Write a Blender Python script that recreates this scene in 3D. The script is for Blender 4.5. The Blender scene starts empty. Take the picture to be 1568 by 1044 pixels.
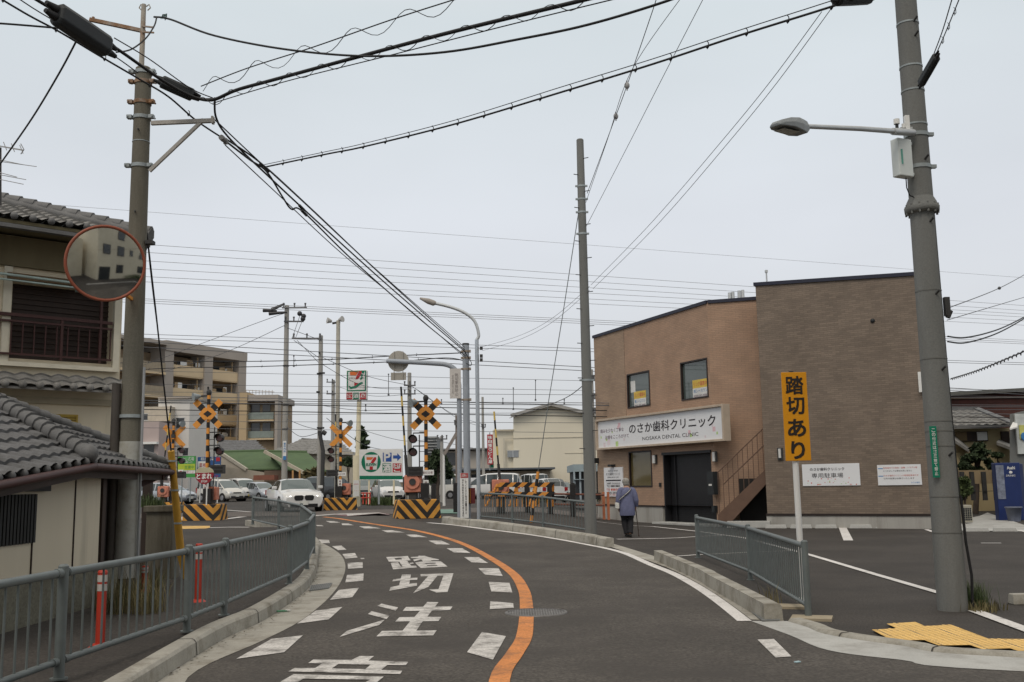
import bpy, bmesh, math, random
from mathutils import Vector, Matrix
R = math.radians
sc = bpy.context.scene
random.seed(7)
V = Vector
# ---------------------------------------------------------------- camera, sky, sun, exposure
FPX, HCAM = 1524.0, 1.5
cd = bpy.data.cameras.new('camera'); cam = bpy.data.objects.new('camera', cd)
sc.collection.objects.link(cam); sc.camera = cam
cd.lens = 35; cd.sensor_width = 36; cd.clip_start = .05; cd.clip_end = 2000
CM = Matrix.Translation((0, 0, HCAM)) @ Matrix.Rotation(R(98.1), 4, 'X') @ Matrix.Rotation(R(-1.0), 4, 'Z')
cam.matrix_world = CM
world = bpy.data.worlds.new("World"); sc.world = world; world.use_nodes = True
nt = world.node_tree; bg = nt.nodes['Background']; bg.inputs[1].default_value = .1
sky = nt.nodes.new('ShaderNodeTexSky'); sky.sky_type = 'NISHITA'; sky.sun_disc = False
SUN_EL, SUN_AZ = R(52), R(200)
sky.sun_elevation = SUN_EL; sky.sun_rotation = SUN_AZ; sky.dust_density = 4; sky.air_density = 1.2
tc = nt.nodes.new('ShaderNodeTexCoord'); sx = nt.nodes.new('ShaderNodeSeparateXYZ')
nt.links.new(tc.outputs['Generated'], sx.inputs[0])
nz = nt.nodes.new('ShaderNodeTexNoise'); nz.inputs['Scale'].default_value = 2.2; nz.inputs['Detail'].default_value = 4; nz.inputs['Roughness'].default_value = .45
mp = nt.nodes.new('ShaderNodeMapping'); mp.inputs['Scale'].default_value = (1, 1, 2.5)
nt.links.new(tc.outputs['Generated'], mp.inputs[0]); nt.links.new(mp.outputs[0], nz.inputs['Vector'])
cr = nt.nodes.new('ShaderNodeValToRGB')          # cloud deck by elevation; unseen zenith tinted warm to warm the ground light
el = cr.color_ramp.elements
el[0].position = 0; el[0].color = (.63, .645, .655, 1); el[1].position = 1; el[1].color = (.86, .81, .73, 1)
for p, c in ((.12, (.68, .697, .728)), (.25, (.705, .731, .775)), (.44, (.665, .722, .748)), (.62, (.79, .765, .715))):
    e = el.new(p); e.color = (*c, 1)
nt.links.new(sx.outputs[2], cr.inputs[0])
m1 = nt.nodes.new('ShaderNodeMapRange'); m1.inputs[1].default_value = .3; m1.inputs[2].default_value = .7
m1.inputs[3].default_value = 9.4; m1.inputs[4].default_value = 10.6
nt.links.new(nz.outputs[0], m1.inputs[0])
vm = nt.nodes.new('ShaderNodeVectorMath'); vm.operation = 'SCALE'
nt.links.new(cr.outputs[0], vm.inputs[0]); nt.links.new(m1.outputs[0], vm.inputs['Scale'])
mx = nt.nodes.new('ShaderNodeMixRGB'); mx.inputs[0].default_value = .9
nt.links.new(sky.outputs[0], mx.inputs[1]); nt.links.new(vm.outputs[0], mx.inputs[2]); nt.links.new(mx.outputs[0], bg.inputs[0])
sl = bpy.data.lights.new('sun', 'SUN'); sl.energy = 1.15; sl.angle = R(25); sl.color = (1, .91, .80)
so = bpy.data.objects.new('sun', sl); sc.collection.objects.link(so)
so.rotation_euler = (R(90) - SUN_EL, 0, R(-20))
vs = sc.view_settings; vs.view_transform = 'Standard'; vs.look = 'None'; vs.exposure = .12; vs.gamma = 1
sc.cycles.max_bounces = 6; sc.cycles.transparent_max_bounces = 12; sc.cycles.use_denoising = True
# ---------------------------------------------------------------- from photo pixels (1568 x 1044) to places
def S(t): t = min(1, max(0, t)); return t*t*(3-2*t)
def ter(x, y): return .42*S((y-17)/17)*S((4.5-x)/4.5)          # the road climbs gently to the railway
def ray(px, py): return CM.to_3x3() @ V(((px-784)/FPX, (522-py)/FPX, -1))
def at(px, py, Y): d = ray(px, py); return V((0, 0, HCAM)) + d*(Y/d.y)
def gr(px, py, dz=0.0):
    d = ray(px, py); z = dz
    for _ in range(25):
        t = (z-HCAM)/min(d.z, -1e-4); p = V((0, 0, HCAM)) + d*t; z += .6*(ter(p.x, p.y)+dz-z)
    return p
def ztop(px, py, p): return at(px, py, p.y).z
def spline(P, n=6):
    P = [V(p) for p in P]; out = []
    for i in range(len(P)-1):
        a, b, c, d = P[max(i-1, 0)], P[i], P[i+1], P[min(i+2, len(P)-1)]
        for k in range(n):
            t = k/n
            out.append(.5*((2*b)+(c-a)*t+(2*a-5*b+4*c-d)*t*t+(3*b-a-3*c+d)*t**3))
    out.append(P[-1]); return out
# ---------------------------------------------------------------- things, parts
PAR = {}
ORD = 'first second third fourth fifth sixth seventh eighth ninth tenth'.split()
def thing(name, label, cat, loc=(0, 0, 0), rz=0, group=None):
    o = bpy.data.objects.new(name, None); sc.collection.objects.link(o)
    o.empty_display_size = .2; o.location = loc; o.rotation_euler = (0, 0, rz)
    PAR[o] = (Matrix.Translation(V(loc)) @ Matrix.Rotation(rz, 4, 'Z'))
    return tag(o, label, cat, group)
def tag(o, label, cat, group=None, kind=None):
    o['label'] = label; o['category'] = cat
    if group: o['group'] = group
    if kind: o['kind'] = kind
    return o
def kids(o): return [c for c in sc.objects if c.parent == o]
def dup(o, loc, rz=0, label=None, parent=None):
    c = o.copy(); sc.collection.objects.link(c)
    if parent: c.parent = parent
    else:
        c.location = loc; c.rotation_euler = (0, 0, rz)
        if label: c['label'] = label
    for k in list(o.children): dup(k, None, parent=c)
    return c
class MB:
    def __init__(s): s.v = []; s.f = []; s.m = []; s.s = []
    def add(s, vs, fs, m=0, sm=False):
        b = len(s.v); s.v += [V(v) for v in vs]
        for f in fs: s.f.append([i+b for i in f]); s.m.append(m); s.s.append(sm)
        return s
    def box(s, c, d, m=0, rz=0, M=None):
        T = M if M is not None else Matrix.Translation(V(c)) @ Matrix.Rotation(rz, 4, 'Z')
        x, y, z = d[0]/2, d[1]/2, d[2]/2
        vs = [T @ V((i*x, j*y, k*z)) for k in (-1, 1) for j in (-1, 1) for i in (-1, 1)]
        return s.add(vs, [(0, 2, 3, 1), (4, 5, 7, 6), (0, 1, 5, 4), (2, 6, 7, 3), (0, 4, 6, 2), (1, 3, 7, 5)], m)
    def bar(s, p0, p1, w, h, m=0, up=(0, 0, 1)):
        p0, p1 = V(p0), V(p1); d = (p1-p0); L = d.length; d.normalize()
        u = d.cross(V(up))
        if u.length < 1e-4: u = d.cross(V((1, 0, 0)))
        u.normalize(); n = u.cross(d)
        M = Matrix((( d.x, u.x, n.x, 0), (d.y, u.y, n.y, 0), (d.z, u.z, n.z, 0), (0, 0, 0, 1))); M.translation = (p0+p1)/2
        return s.box(None, (L, w, h), m, M=M)
    def cyl(s, p0, p1, r0, r1=None, n=12, m=0, cap=True):
        p0, p1 = V(p0), V(p1); r1 = r0 if r1 is None else r1
        d = (p1-p0).normalized(); u = d.cross(V((0, 0, 1)))
        if u.length < 1e-3: u = V((1, 0, 0))
        u.normalize(); w = d.cross(u); vs = []
        for p, r in ((p0, r0), (p1, r1)):
            for i in range(n): a = 2*math.pi*i/n; vs.append(p+(u*math.cos(a)+w*math.sin(a))*r)
        s.add(vs, [(i, (i+1) % n, n+(i+1) % n, n+i) for i in range(n)], m, True)
        if cap: s.add(vs, [tuple(range(n))[::-1], tuple(range(n, 2*n))], m)
        return s
    def tube(s, P, r, n=6, m=0, cap=True):
        P = [V(p) for p in P]; rings = []; vs = []
        u = None
        for i, p in enumerate(P):
            d = (P[min(i+1, len(P)-1)]-P[max(i-1, 0)]).normalized()
            if u is None:
                u = d.cross(V((0, 0, 1)))
                if u.length < 1e-3: u = V((1, 0, 0))
            u = (u-d*u.dot(d)).normalized(); w = d.cross(u)
            rr = r[i] if isinstance(r, (list, tuple)) else r
            vs += [p+(u*math.cos(2*math.pi*k/n)+w*math.sin(2*math.pi*k/n))*rr for k in range(n)]
        fs = [(i*n+k, i*n+(k+1) % n, (i+1)*n+(k+1) % n, (i+1)*n+k) for i in range(len(P)-1) for k in range(n)]
        s.add(vs, fs, m, True)
        if cap: s.add(vs, [tuple(range(n))[::-1], tuple(range((len(P)-1)*n, len(P)*n))], m)
        return s
    def poly(s, P, m=0): return s.add(P, [tuple(range(len(P)))], m)
    def prism(s, P, vec, m=0, ms=None):
        P = [V(p) for p in P]; vec = V(vec); n = len(P); vs = P+[p+vec for p in P]
        s.add(vs, [tuple(range(n))], m); s.add(vs, [tuple(range(n, 2*n))[::-1]], m if ms is None else ms)
        return s.add(vs, [(i, n+i, n+(i+1) % n, (i+1) % n) for i in range(n)], m if ms is None else ms)
    def lathe(s, prof, c, n=16, m=0, sm=True):
        c = V(c); vs = [c+V((r*math.cos(2*math.pi*k/n), r*math.sin(2*math.pi*k/n), z)) for r, z in prof for k in range(n)]
        return s.add(vs, [(i*n+k, i*n+(k+1) % n, (i+1)*n+(k+1) % n, (i+1)*n+k) for i in range(len(prof)-1) for k in range(n)], m, sm)
    def ball(s, c, r, m=0, n=10, sq=(1, 1, 1)):
        c = V(c); vs = []; k = n//2+1
        for i in range(k):
            t = math.pi*i/(k-1)
            for j in range(n): a = 2*math.pi*j/n; vs.append(c+V((math.sin(t)*math.cos(a)*sq[0], math.sin(t)*math.sin(a)*sq[1], math.cos(t)*sq[2]))*r)
        return s.add(vs, [(i*n+j, (i+1)*n+j, (i+1)*n+(j+1) % n, i*n+(j+1) % n) for i in range(k-1) for j in range(n)], m, True)
    def strip(s, A, B, m=0, sm=False):
        n = len(A); return s.add(list(A)+list(B), [(i, i+1, n+i+1, n+i) for i in range(n-1)], m, sm)
    def text(s, body, c, u, v, w=None, h=None, m=0, off=0.0, lift=.004):
        cu = bpy.data.curves.new('t', 'FONT'); cu.body = body; cu.resolution_u = 3; bold = off if off > .009 else 0
        ob = bpy.data.objects.new('t', cu); sc.collection.objects.link(ob)
        bpy.context.view_layer.update()
        me = bpy.data.meshes.new_from_object(ob.evaluated_get(bpy.context.evaluated_depsgraph_get()))
        vs = [x.co.copy() for x in me.vertices]; fs = [tuple(p.vertices) for p in me.polygons]
        bpy.data.objects.remove(ob); bpy.data.curves.remove(cu); bpy.data.meshes.remove(me)
        if not vs: return s
        x0, x1 = min(p.x for p in vs), max(p.x for p in vs); y0, y1 = min(p.y for p in vs), max(p.y for p in vs)
        kx = w/(x1-x0) if w else None; ky = h/max(y1-y0, 1e-6) if h else None
        kx = kx or ky; ky = ky or kx
        u = V(u).normalized(); v = V(v).normalized(); n = u.cross(v); c = V(c)+n*lift
        dirs = [(0, 0)]+([(q*bold, r*bold) for q in (-1, 1) for r in (-1, 1)] if bold else [])
        for i, (q, r) in enumerate(dirs): s.add([c+n*(.0004*i)+u*((p.x-(x0+x1)/2+q)*kx)+v*((p.y-(y0+y1)/2+r)*ky) for p in vs], fs, m)
        return s
    def vtext(s, body, c, u, v, w, h, m=0, off=.01, lift=.004):
        n = len(body); ch = h/n; v = V(v).normalized()
        for i, b in enumerate(body):
            if b == ' ': continue
            small = b in 'くっょゃ'
            s.text(b, V(c)+v*(h/2-(i+.5)*ch), u, v, w=w*(.75 if small else 1), h=ch*.84, m=m, off=off, lift=lift)
        return s
    def build(s, name, mats, parent=None, local=False, loc=None, bev=0, tri=False):
        me = bpy.data.meshes.new(name); M = None
        if parent is not None and not local and parent in PAR: M = PAR[parent].inverted()
        elif loc is not None: M = Matrix.Translation(-V(loc))
        vs = [M @ p for p in s.v] if M is not None else s.v
        me.from_pydata([tuple(p) for p in vs], [], s.f)
        for a in (mats if isinstance(mats, (list, tuple)) else [mats]): me.materials.append(a)
        me.polygons.foreach_set('material_index', s.m); me.polygons.foreach_set('use_smooth', s.s)
        me.update()
        o = bpy.data.objects.new(name, me); sc.collection.objects.link(o)
        if parent is not None:
            o.parent = parent
            if parent in PAR: PAR[o] = PAR[parent]
        elif loc is not None: o.location = loc; PAR[o] = Matrix.Translation(V(loc))
        else: PAR[o] = Matrix()
        if bev:
            b = o.modifiers.new('bevel', 'BEVEL'); b.width = bev; b.segments = 2; b.limit_method = 'ANGLE'; b.angle_limit = R(40)
        return o
def drape(polys, dz, res=.6):
    """flat polygons (world xy) -> triangles laid on the terrain"""
    bm = bmesh.new()
    for P in polys:
        try: bm.faces.new([bm.verts.new((p[0], p[1], 0)) for p in P])
        except ValueError: pass
    bmesh.ops.triangulate(bm, faces=bm.faces[:])
    for _ in range(9):
        L = [e for e in bm.edges if e.calc_length() > res]
        if not L: break
        bmesh.ops.subdivide_edges(bm, edges=L, cuts=1); bmesh.ops.triangulate(bm, faces=bm.faces[:])
    for f in bm.faces:
        f.normal_update()
        if f.normal.z < 0: f.normal_flip()
    b = MB(); bm.verts.index_update()
    b.add([V((v.co.x, v.co.y, ter(v.co.x, v.co.y)+dz)) for v in bm.verts], [[v.index for v in f.verts] for f in bm.faces])
    bm.free(); return b
def structure(o): o['kind'] = 'structure'; return o
# ---------------------------------------------------------------- materials
def mat(name, col, rough=.65, var=.12, scale=3.0, bump=0.0, metal=0.0, spec=.35, fine=0.0, streak=False, bscale=None, dirt=None, coat=0):
    m = bpy.data.materials.new(name); m.use_nodes = True; t = m.node_tree; b = t.nodes['Principled BSDF']
    b.inputs['Roughness'].default_value = rough; b.inputs['Metallic'].default_value = metal
    b.inputs['Specular IOR Level'].default_value = spec; b.inputs['Coat Weight'].default_value = coat
    c = t.nodes.new('ShaderNodeTexCoord'); mp = t.nodes.new('ShaderNodeMapping')
    if streak: mp.inputs['Scale'].default_value = (1, 1, .12)
    t.links.new(c.outputs['Object'], mp.inputs[0])
    n = t.nodes.new('ShaderNodeTexNoise'); n.inputs['Scale'].default_value = scale; n.inputs['Detail'].default_value = 7; n.inputs['Roughness'].default_value = .6
    t.links.new(mp.outputs[0], n.inputs['Vector'])
    r = t.nodes.new('ShaderNodeValToRGB'); e = r.color_ramp.elements
    e[0].position = .3; e[1].position = .7
    e[0].color = (*[max(0, x*(1-var)) for x in col], 1); e[1].color = (*[min(1, x*(1+var)) for x in col], 1)
    t.links.new(n.outputs[0], r.inputs[0]); out = r.outputs[0]
    if fine:
        n2 = t.nodes.new('ShaderNodeTexNoise'); n2.inputs['Scale'].default_value = bscale or 60; n2.inputs['Detail'].default_value = 3
        t.links.new(c.outputs['Object'], n2.inputs['Vector'])
        mr = t.nodes.new('ShaderNodeMapRange'); mr.inputs[1].default_value = .25; mr.inputs[2].default_value = .75; mr.inputs[3].default_value = 1-fine; mr.inputs[4].default_value = 1+fine
        t.links.new(n2.outputs[0], mr.inputs[0])
        q = t.nodes.new('ShaderNodeVectorMath'); q.operation = 'SCALE'; t.links.new(out, q.inputs[0]); t.links.new(mr.outputs[0], q.inputs['Scale']); out = q.outputs[0]
    if dirt:                                     # (colour, scale, amount) blotches of grime with their own outline
        n3 = t.nodes.new('ShaderNodeTexNoise'); n3.inputs['Scale'].default_value = dirt[1]; n3.inputs['Detail'].default_value = 8; n3.inputs['Roughness'].default_value = .7
        t.links.new(mp.outputs[0], n3.inputs['Vector'])
        mr = t.nodes.new('ShaderNodeMapRange'); mr.inputs[1].default_value = 1-dirt[2]-.1; mr.inputs[2].default_value = 1-dirt[2]+.12; t.links.new(n3.outputs[0], mr.inputs[0])
        q = t.nodes.new('ShaderNodeMixRGB'); q.inputs[2].default_value = (*dirt[0], 1); t.links.new(mr.outputs[0], q.inputs[0]); t.links.new(out, q.inputs[1]); out = q.outputs[0]
    t.links.new(out, b.inputs['Base Color'])
    if bump:
        n4 = t.nodes.new('ShaderNodeTexNoise'); n4.inputs['Scale'].default_value = bscale or 60; n4.inputs['Detail'].default_value = 4
        t.links.new(c.outputs['Object'], n4.inputs['Vector'])
        bp = t.nodes.new('ShaderNodeBump'); bp.inputs['Strength'].default_value = bump; bp.inputs['Distance'].default_value = .01
        t.links.new(n4.outputs[0], bp.inputs['Height']); t.links.new(bp.outputs[0], b.inputs['Normal'])
    return m
def glass(name, col, rough=.05, spec=.7):
    return mat(name, col, rough, .1, 1.5, spec=spec)
def emit(name, col, s):
    m = mat(name, col, .3); b = m.node_tree.nodes['Principled BSDF']
    b.inputs['Emission Color'].default_value = (*col, 1); b.inputs['Emission Strength'].default_value = s; return m
def brick(name, c1, c2, mortar, bw=.227, bh=.06, mort=.006, var=.5, rough=.8):
    m = mat(name, c1, rough); t = m.node_tree; b = t.nodes['Principled BSDF']
    c = t.nodes.new('ShaderNodeTexCoord'); s = t.nodes.new('ShaderNodeSeparateXYZ'); t.links.new(c.outputs['Object'], s.inputs[0])
    a = t.nodes.new('ShaderNodeMath'); t.links.new(s.outputs[0], a.inputs[0]); t.links.new(s.outputs[1], a.inputs[1])
    k = t.nodes.new('ShaderNodeCombineXYZ'); t.links.new(a.outputs[0], k.inputs[0]); t.links.new(s.outputs[2], k.inputs[1])
    br = t.nodes.new('ShaderNodeTexBrick'); br.inputs['Color1'].default_value = (*c1, 1); br.inputs['Color2'].default_value = (*c2, 1); br.inputs['Mortar'].default_value = (*mortar, 1)
    br.inputs['Scale'].default_value = 1; br.inputs['Brick Width'].default_value = bw; br.inputs['Row Height'].default_value = bh; br.inputs['Mortar Size'].default_value = mort; br.inputs['Bias'].default_value = 0
    t.links.new(k.outputs[0], br.inputs['Vector'])
    n = t.nodes.new('ShaderNodeTexNoise'); n.inputs['Scale'].default_value = 1.2; n.inputs['Detail'].default_value = 6; t.links.new(k.outputs[0], n.inputs['Vector'])
    mr = t.nodes.new('ShaderNodeMapRange'); mr.inputs[1].default_value = .3; mr.inputs[2].default_value = .7; mr.inputs[3].default_value = .88; mr.inputs[4].default_value = 1.1; t.links.new(n.outputs[0], mr.inputs[0])
    q = t.nodes.new('ShaderNodeVectorMath'); q.operation = 'SCALE'; t.links.new(br.outputs[0], q.inputs[0]); t.links.new(mr.outputs[0], q.inputs['Scale'])
    t.links.new(q.outputs[0], b.inputs['Base Color'])
    bp = t.nodes.new('ShaderNodeBump'); bp.inputs['Strength'].default_value = .5; bp.inputs['Distance'].default_value = .006; bp.invert = True
    t.links.new(br.outputs['Fac'], bp.inputs['Height']); t.links.new(bp.outputs[0], b.inputs['Normal'])
    return m
def chevron(name, ca, cb, pitch):
    m = mat(name, ca, .7); t = m.node_tree; b = t.nodes['Principled BSDF']
    c = t.nodes.new('ShaderNodeTexCoord'); s = t.nodes.new('ShaderNodeSeparateXYZ'); t.links.new(c.outputs['Object'], s.inputs[0])
    def M(op, a, v):
        q = t.nodes.new('ShaderNodeMath'); q.operation = op
        for i, x in enumerate((a, v)):
            if x is None: continue
            if isinstance(x, float): q.inputs[i].default_value = x
            else: t.links.new(x, q.inputs[i])
        return q.outputs[0]
    g = M('GREATER_THAN', M('FRACT', M('DIVIDE', M('SUBTRACT', M('ABSOLUTE', M('ADD', s.outputs[0], M('MULTIPLY', s.outputs[1], .9)), None), s.outputs[2]), pitch), None), .5)
    q = t.nodes.new('ShaderNodeMixRGB'); q.inputs[1].default_value = (*ca, 1); q.inputs[2].default_value = (*cb, 1); t.links.new(g, q.inputs[0])
    n = t.nodes.new('ShaderNodeTexNoise'); n.inputs['Scale'].default_value = 5; n.inputs['Detail'].default_value = 8; t.links.new(c.outputs['Object'], n.inputs['Vector'])
    mr = t.nodes.new('ShaderNodeMapRange'); mr.inputs[1].default_value = .3; mr.inputs[2].default_value = .75; mr.inputs[3].default_value = .75; mr.inputs[4].default_value = 1.1; t.links.new(n.outputs[0], mr.inputs[0])
    w = t.nodes.new('ShaderNodeVectorMath'); w.operation = 'SCALE'; t.links.new(q.outputs[0], w.inputs[0]); t.links.new(mr.outputs[0], w.inputs['Scale']); t.links.new(w.outputs[0], b.inputs['Base Color'])
    return m
def leafmat(name, a, b_):
    m = mat(name, a, .75); t = m.node_tree; b = t.nodes['Principled BSDF']
    o = t.nodes.new('ShaderNodeTexCoord'); n = t.nodes.new('ShaderNodeTexNoise'); n.inputs['Scale'].default_value = 2.2; n.inputs['Detail'].default_value = 5
    t.links.new(o.outputs['Object'], n.inputs['Vector'])
    r = t.nodes.new('ShaderNodeValToRGB'); r.color_ramp.elements[0].position = .35; r.color_ramp.elements[1].position = .68
    r.color_ramp.elements[0].color = (*a, 1); r.color_ramp.elements[1].color = (*b_, 1)
    t.links.new(n.outputs[0], r.inputs[0]); t.links.new(r.outputs[0], b.inputs['Base Color']); return m
asphalt = mat('asphalt', (.080, .072, .064), .9, .26, .4, .6, fine=.55, bscale=40, dirt=((.060, .054, .049), .7, .46), spec=.25)
asphalt_lot = mat('asphalt_lot', (.056, .050, .045), .9, .24, .5, .6, fine=.55, bscale=42, dirt=((.042, .038, .035), .9, .44), spec=.25)
concrete = mat('concrete', (.34, .325, .285), .85, .14, 2.5, .3, fine=.12, dirt=((.17, .15, .115), 2.2, .42))
concrete_new = mat('concrete_new', (.42, .42, .40), .85, .1, 2, .2, fine=.1, dirt=((.27, .26, .24), 1.6, .4))
concrete_pole = mat('concrete_pole', (.170, .174, .167), .85, .22, 1.6, .2, fine=.12, dirt=((.125, .122, .112), 1.4, .42), streak=True)
concrete_old = mat('concrete_old', (.165, .155, .125), .9, .16, 2, .3, fine=.15, dirt=((.085, .075, .055), 1.4, .48), streak=True)
paint_white = mat('road_paint_white', (.55, .53, .505), .85, .12, 2, .4, fine=.3, bscale=45, dirt=((.12, .11, .10), 4.5, .43))
paint_new = mat('road_paint_new', (.64, .62, .60), .8, .08, 2, .3, fine=.2, bscale=45, dirt=((.22, .21, .20), 5, .36))
paint_orange = mat('road_paint_orange', (.58, .225, .07), .85, .12, 2, .4, fine=.28, bscale=45, dirt=((.17, .10, .065), 3.5, .40))
paint_red = mat('road_paint_red', (.16, .085, .085), .85, .1, 4)
paint_green = mat('road_paint_green', (.16, .26, .215), .85, .1, 3)
tactile = brick('tactile_yellow', (.66, .42, .13), (.60, .37, .11), (.28, .19, .09), .3, .3, .012)
galv = mat('galvanised', (.30, .335, .345), .55, .12, 5, spec=.4, metal=.25, fine=.08, dirt=((.19, .19, .18), 3, .36))
galv_light = mat('galvanised_light', (.5, .52, .53), .45, .08, 6, metal=.35)
fence_grey = mat('fence_grey', (.122, .142, .143), .5, .12, 6, spec=.45, dirt=((.10, .10, .10), 5, .34))
steel_grey = mat('steel_grey', (.30, .33, .37), .5, .1, 3, spec=.4)
black_rubber = mat('black_cable', (.012, .012, .013), .6, .1, 5)
dark_iron = mat('dark_iron', (.05, .05, .05), .7, .2, 8, metal=.2)
rust = mat('rusty_steel', (.25, .14, .075), .8, .35, 6, fine=.2, dirt=((.33, .31, .28), 4, .45))
white_paint = mat('white_paint', (.72, .72, .70), .5, .04, 3, dirt=((.5, .48, .44), 2, .3))
cream_paint = mat('cream_paint', (.74, .67, .48), .6, .06, 3)
black_plastic = mat('black_plastic', (.02, .023, .025), .55, .15, 4)
yellow_paint = mat('yellow_paint', (.62, .29, .025), .6, .1, 4, dirt=((.35, .19, .04), 4, .35))
orange_paint = mat('orange_paint', (.66, .275, .05), .65, .1, 5, dirt=((.42, .2, .08), 6, .3))
black_paint = mat('black_paint', (.018, .017, .017), .6, .2, 4)
red_paint = mat('red_paint', (.5, .03, .025), .5, .1, 4)
pink_paint = mat('pink_faded_machine', (.55, .22, .15), .7, .14, 4, dirt=((.3, .14, .09), 4, .35))
# ================================================================ ground, road and markings
b = MB(); xs = [-140, -100, -70, -50, -40, -32]+[-26+i*.75 for i in range(70)]+[30, 40, 55, 80, 120, 180]
ys = [-40, -20, -8, -2]+[i*.75 for i in range(62)]+[50, 60, 80, 110, 160, 240, 400]
vs = [(x, y, ter(x, y)) for y in ys for x in xs]; nx = len(xs)
b.add(vs, [(j*nx+i, j*nx+i+1, (j+1)*nx+i+1, (j+1)*nx+i) for j in range(len(ys)-1) for i in range(nx-1)], 0, True)
ground = structure(b.build('ground', asphalt_lot))
def G(L, sx=1, ox=0, oy=0): return [gr(ox+x/sx, oy+y/sx) for x, y in L]
C3 = (3.136, 400, 740); C5 = (4.64, 1000, 740)
# left kerb line, apron edge, right edge line
KL = spline([V((-2.62, 3.0, 0)), V((-2.7, 6.2, 0))]+G([(330, 988), (400, 954), (448, 922), (473, 901), (484, 880), (488, 855), (486, 832)])+[gr(440, 815), gr(384, 804)], 6)
KL = [V((p.x, p.y, 0)) for p in KL]
AL = spline([V((-1.72, 3.0, 0)), V((-1.85, 6, 0))]+G([(284, 1043), (400, 984), (448, 960), (480, 938), (508, 912), (524, 888), (529, 868), (523, 852), (508, 840), (486, 829)])+[gr(455, 817), gr(390, 806)], 6)
RE = spline([V((2.5, 3, 0)), V((2.62, 6, 0))]+G([(1175, 985), (1140, 953), (1098, 920), (1065, 898), (1032, 880), (1000, 867), (950, 846), (890, 833), (831, 822.5), (745, 811), (690, 804), (655, 801)]), 6)
road_outline = [V((p.x, p.y, 0)) for p in RE] + [gr(600, 792), gr(560, 786), gr(400, 787), gr(300, 793)] + AL[::-1]
fr = gr(655, 801)
road = structure(drape([[(-1.72, 3), (2.5, 3), (9, 3), (9, 6.3)] + [(p.x, p.y) for p in (gr(1568, 1020), gr(1380, 1002), gr(1268, 986), gr(1210, 964), gr(1165, 951))] + [(p.x, p.y) for p in RE[20:]] + [(p.x, p.y) for p in (gr(610, 794), gr(560, 788), gr(480, 789), gr(400, 796))] + [(p.x, p.y) for p in AL[::-1]]], .012, .7).build('road', asphalt))
mk = {}
def marking(name, m, polys, dz=.018, res=.5):
    o = drape(polys, dz, res).build(name, m); o.parent = road; return o
def ribbon(P, w, seg=None):
    out = []
    for i in range(len(P)-1):
        a, c = V(P[i]), V(P[i+1]); a.z = c.z = 0; d = (c-a)
        d0 = (V(P[i+1])-V(P[max(i-1, 0)])); d1 = (V(P[min(i+2, len(P)-1)])-V(P[i])); d0.z = d1.z = 0
        n0 = V((-d0.y, d0.x, 0)).normalized()*w/2; n1 = V((-d1.y, d1.x, 0)).normalized()*w/2
        out.append([a-n0, c-n1, c+n1, a+n0])
    return out
CL = spline([V((-.15, 4.5, 0)), V((-.12, 5.5, 0))]+G([(765, 1044), (787, 1005), (802, 979), (806, 949), (806, 928), (802, 905), (787, 881), (760, 861), (719, 838), (681, 824), (636, 813), (591, 806), (543, 798.5), (496, 792)]), 5)
marking('centre_line', paint_orange, ribbon(CL, .16))
D = [[(1060,722),(1175,742),(1113,856),(988,820)], [(1100,572),(1210,582),(1213,605),(1098,610)], [(1092,478),(1192,483),(1206,530),(1105,525)], [(1043,412),(1140,412),(1160,450),(1075,443)],
     [(975,358),(1045,358),(1090,387),(1010,383)], [(890,315),(965,315),(1005,338),(925,335)], [(803,278),(865,278),(907,297),(840,296)], [(695,249),(745,249),(800,262),(720,261)],
     [(577,228),(630,228),(690,239),(605,238)], [(470,209),(520,209),(575,219),(495,219)], [(385,195),(420,195),(445,204),(390,203)], [(310,183),(350,184),(380,191),(330,191)],
     [(275,273),(325,275),(330,290),(290,290)], [(340,305),(385,302),(410,322),(370,325)], [(390,343),(450,338),(463,360),(405,365)], [(415,387),(487,382),(488,410),(417,414)], [(412,445),(492,437),(490,472),(404,481)],
     [(373,517),(470,507),(437,553),(330,565)], [(262,618),(390,600),(325,660),(172,681)], [(50,755),(200,738),(110,820),(-120,852)], [(262,203),(290,203),(300,208),(272,208)], [(476,362),(494,362),(496,367),(480,368)]]
for q in D: marking('lane_dash', paint_white, [[(p.x, p.y) for p in G(q, *C3)]])
marking('lane_dash', paint_white, [[(p.x, p.y) for p in G([(1160, 982), (1185, 981), (1212, 1008), (1188, 1010)])]])
K1 = (10.443, 580, 840); K2 = (7.127, 500, 915); K3 = (6.533, 420, 980)
def glyph(L, K): marking('road_lettering', paint_white, [[(p.x, p.y) for p in G(q, *K)] for q in L])
glyph([[(120,147),(465,130),(478,156),(130,168)],[(130,168),(252,163),(268,192),(148,196)],[(362,160),(478,156),(512,200),(372,186)],
 [(148,196),(268,192),(372,186),(512,200),(455,210),(330,222),(160,221)],[(330,222),(455,210),(495,262),(520,287),(380,300)],[(490,240),(545,232),(562,250),(500,262)],
 [(190,238),(310,232),(355,302),(380,300),(520,287),(595,287),(612,315),(230,347)],
 [(510,148),(630,140),(640,125),(740,128),(800,150),(960,185),(965,196),(830,200),(850,215),(710,217),(680,185),(570,215),(548,190),(640,165),(520,165)],
 [(580,235),(710,217),(990,215),(1022,238),(905,240),(740,243),(590,247)],[(590,247),(740,243),(780,292),(640,296)],[(755,258),(915,252),(930,275),(770,278)],[(905,240),(1022,238),(1085,288),(940,288)],
 [(640,296),(940,288),(1085,288),(1100,300),(675,325)]], K1)
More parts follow.
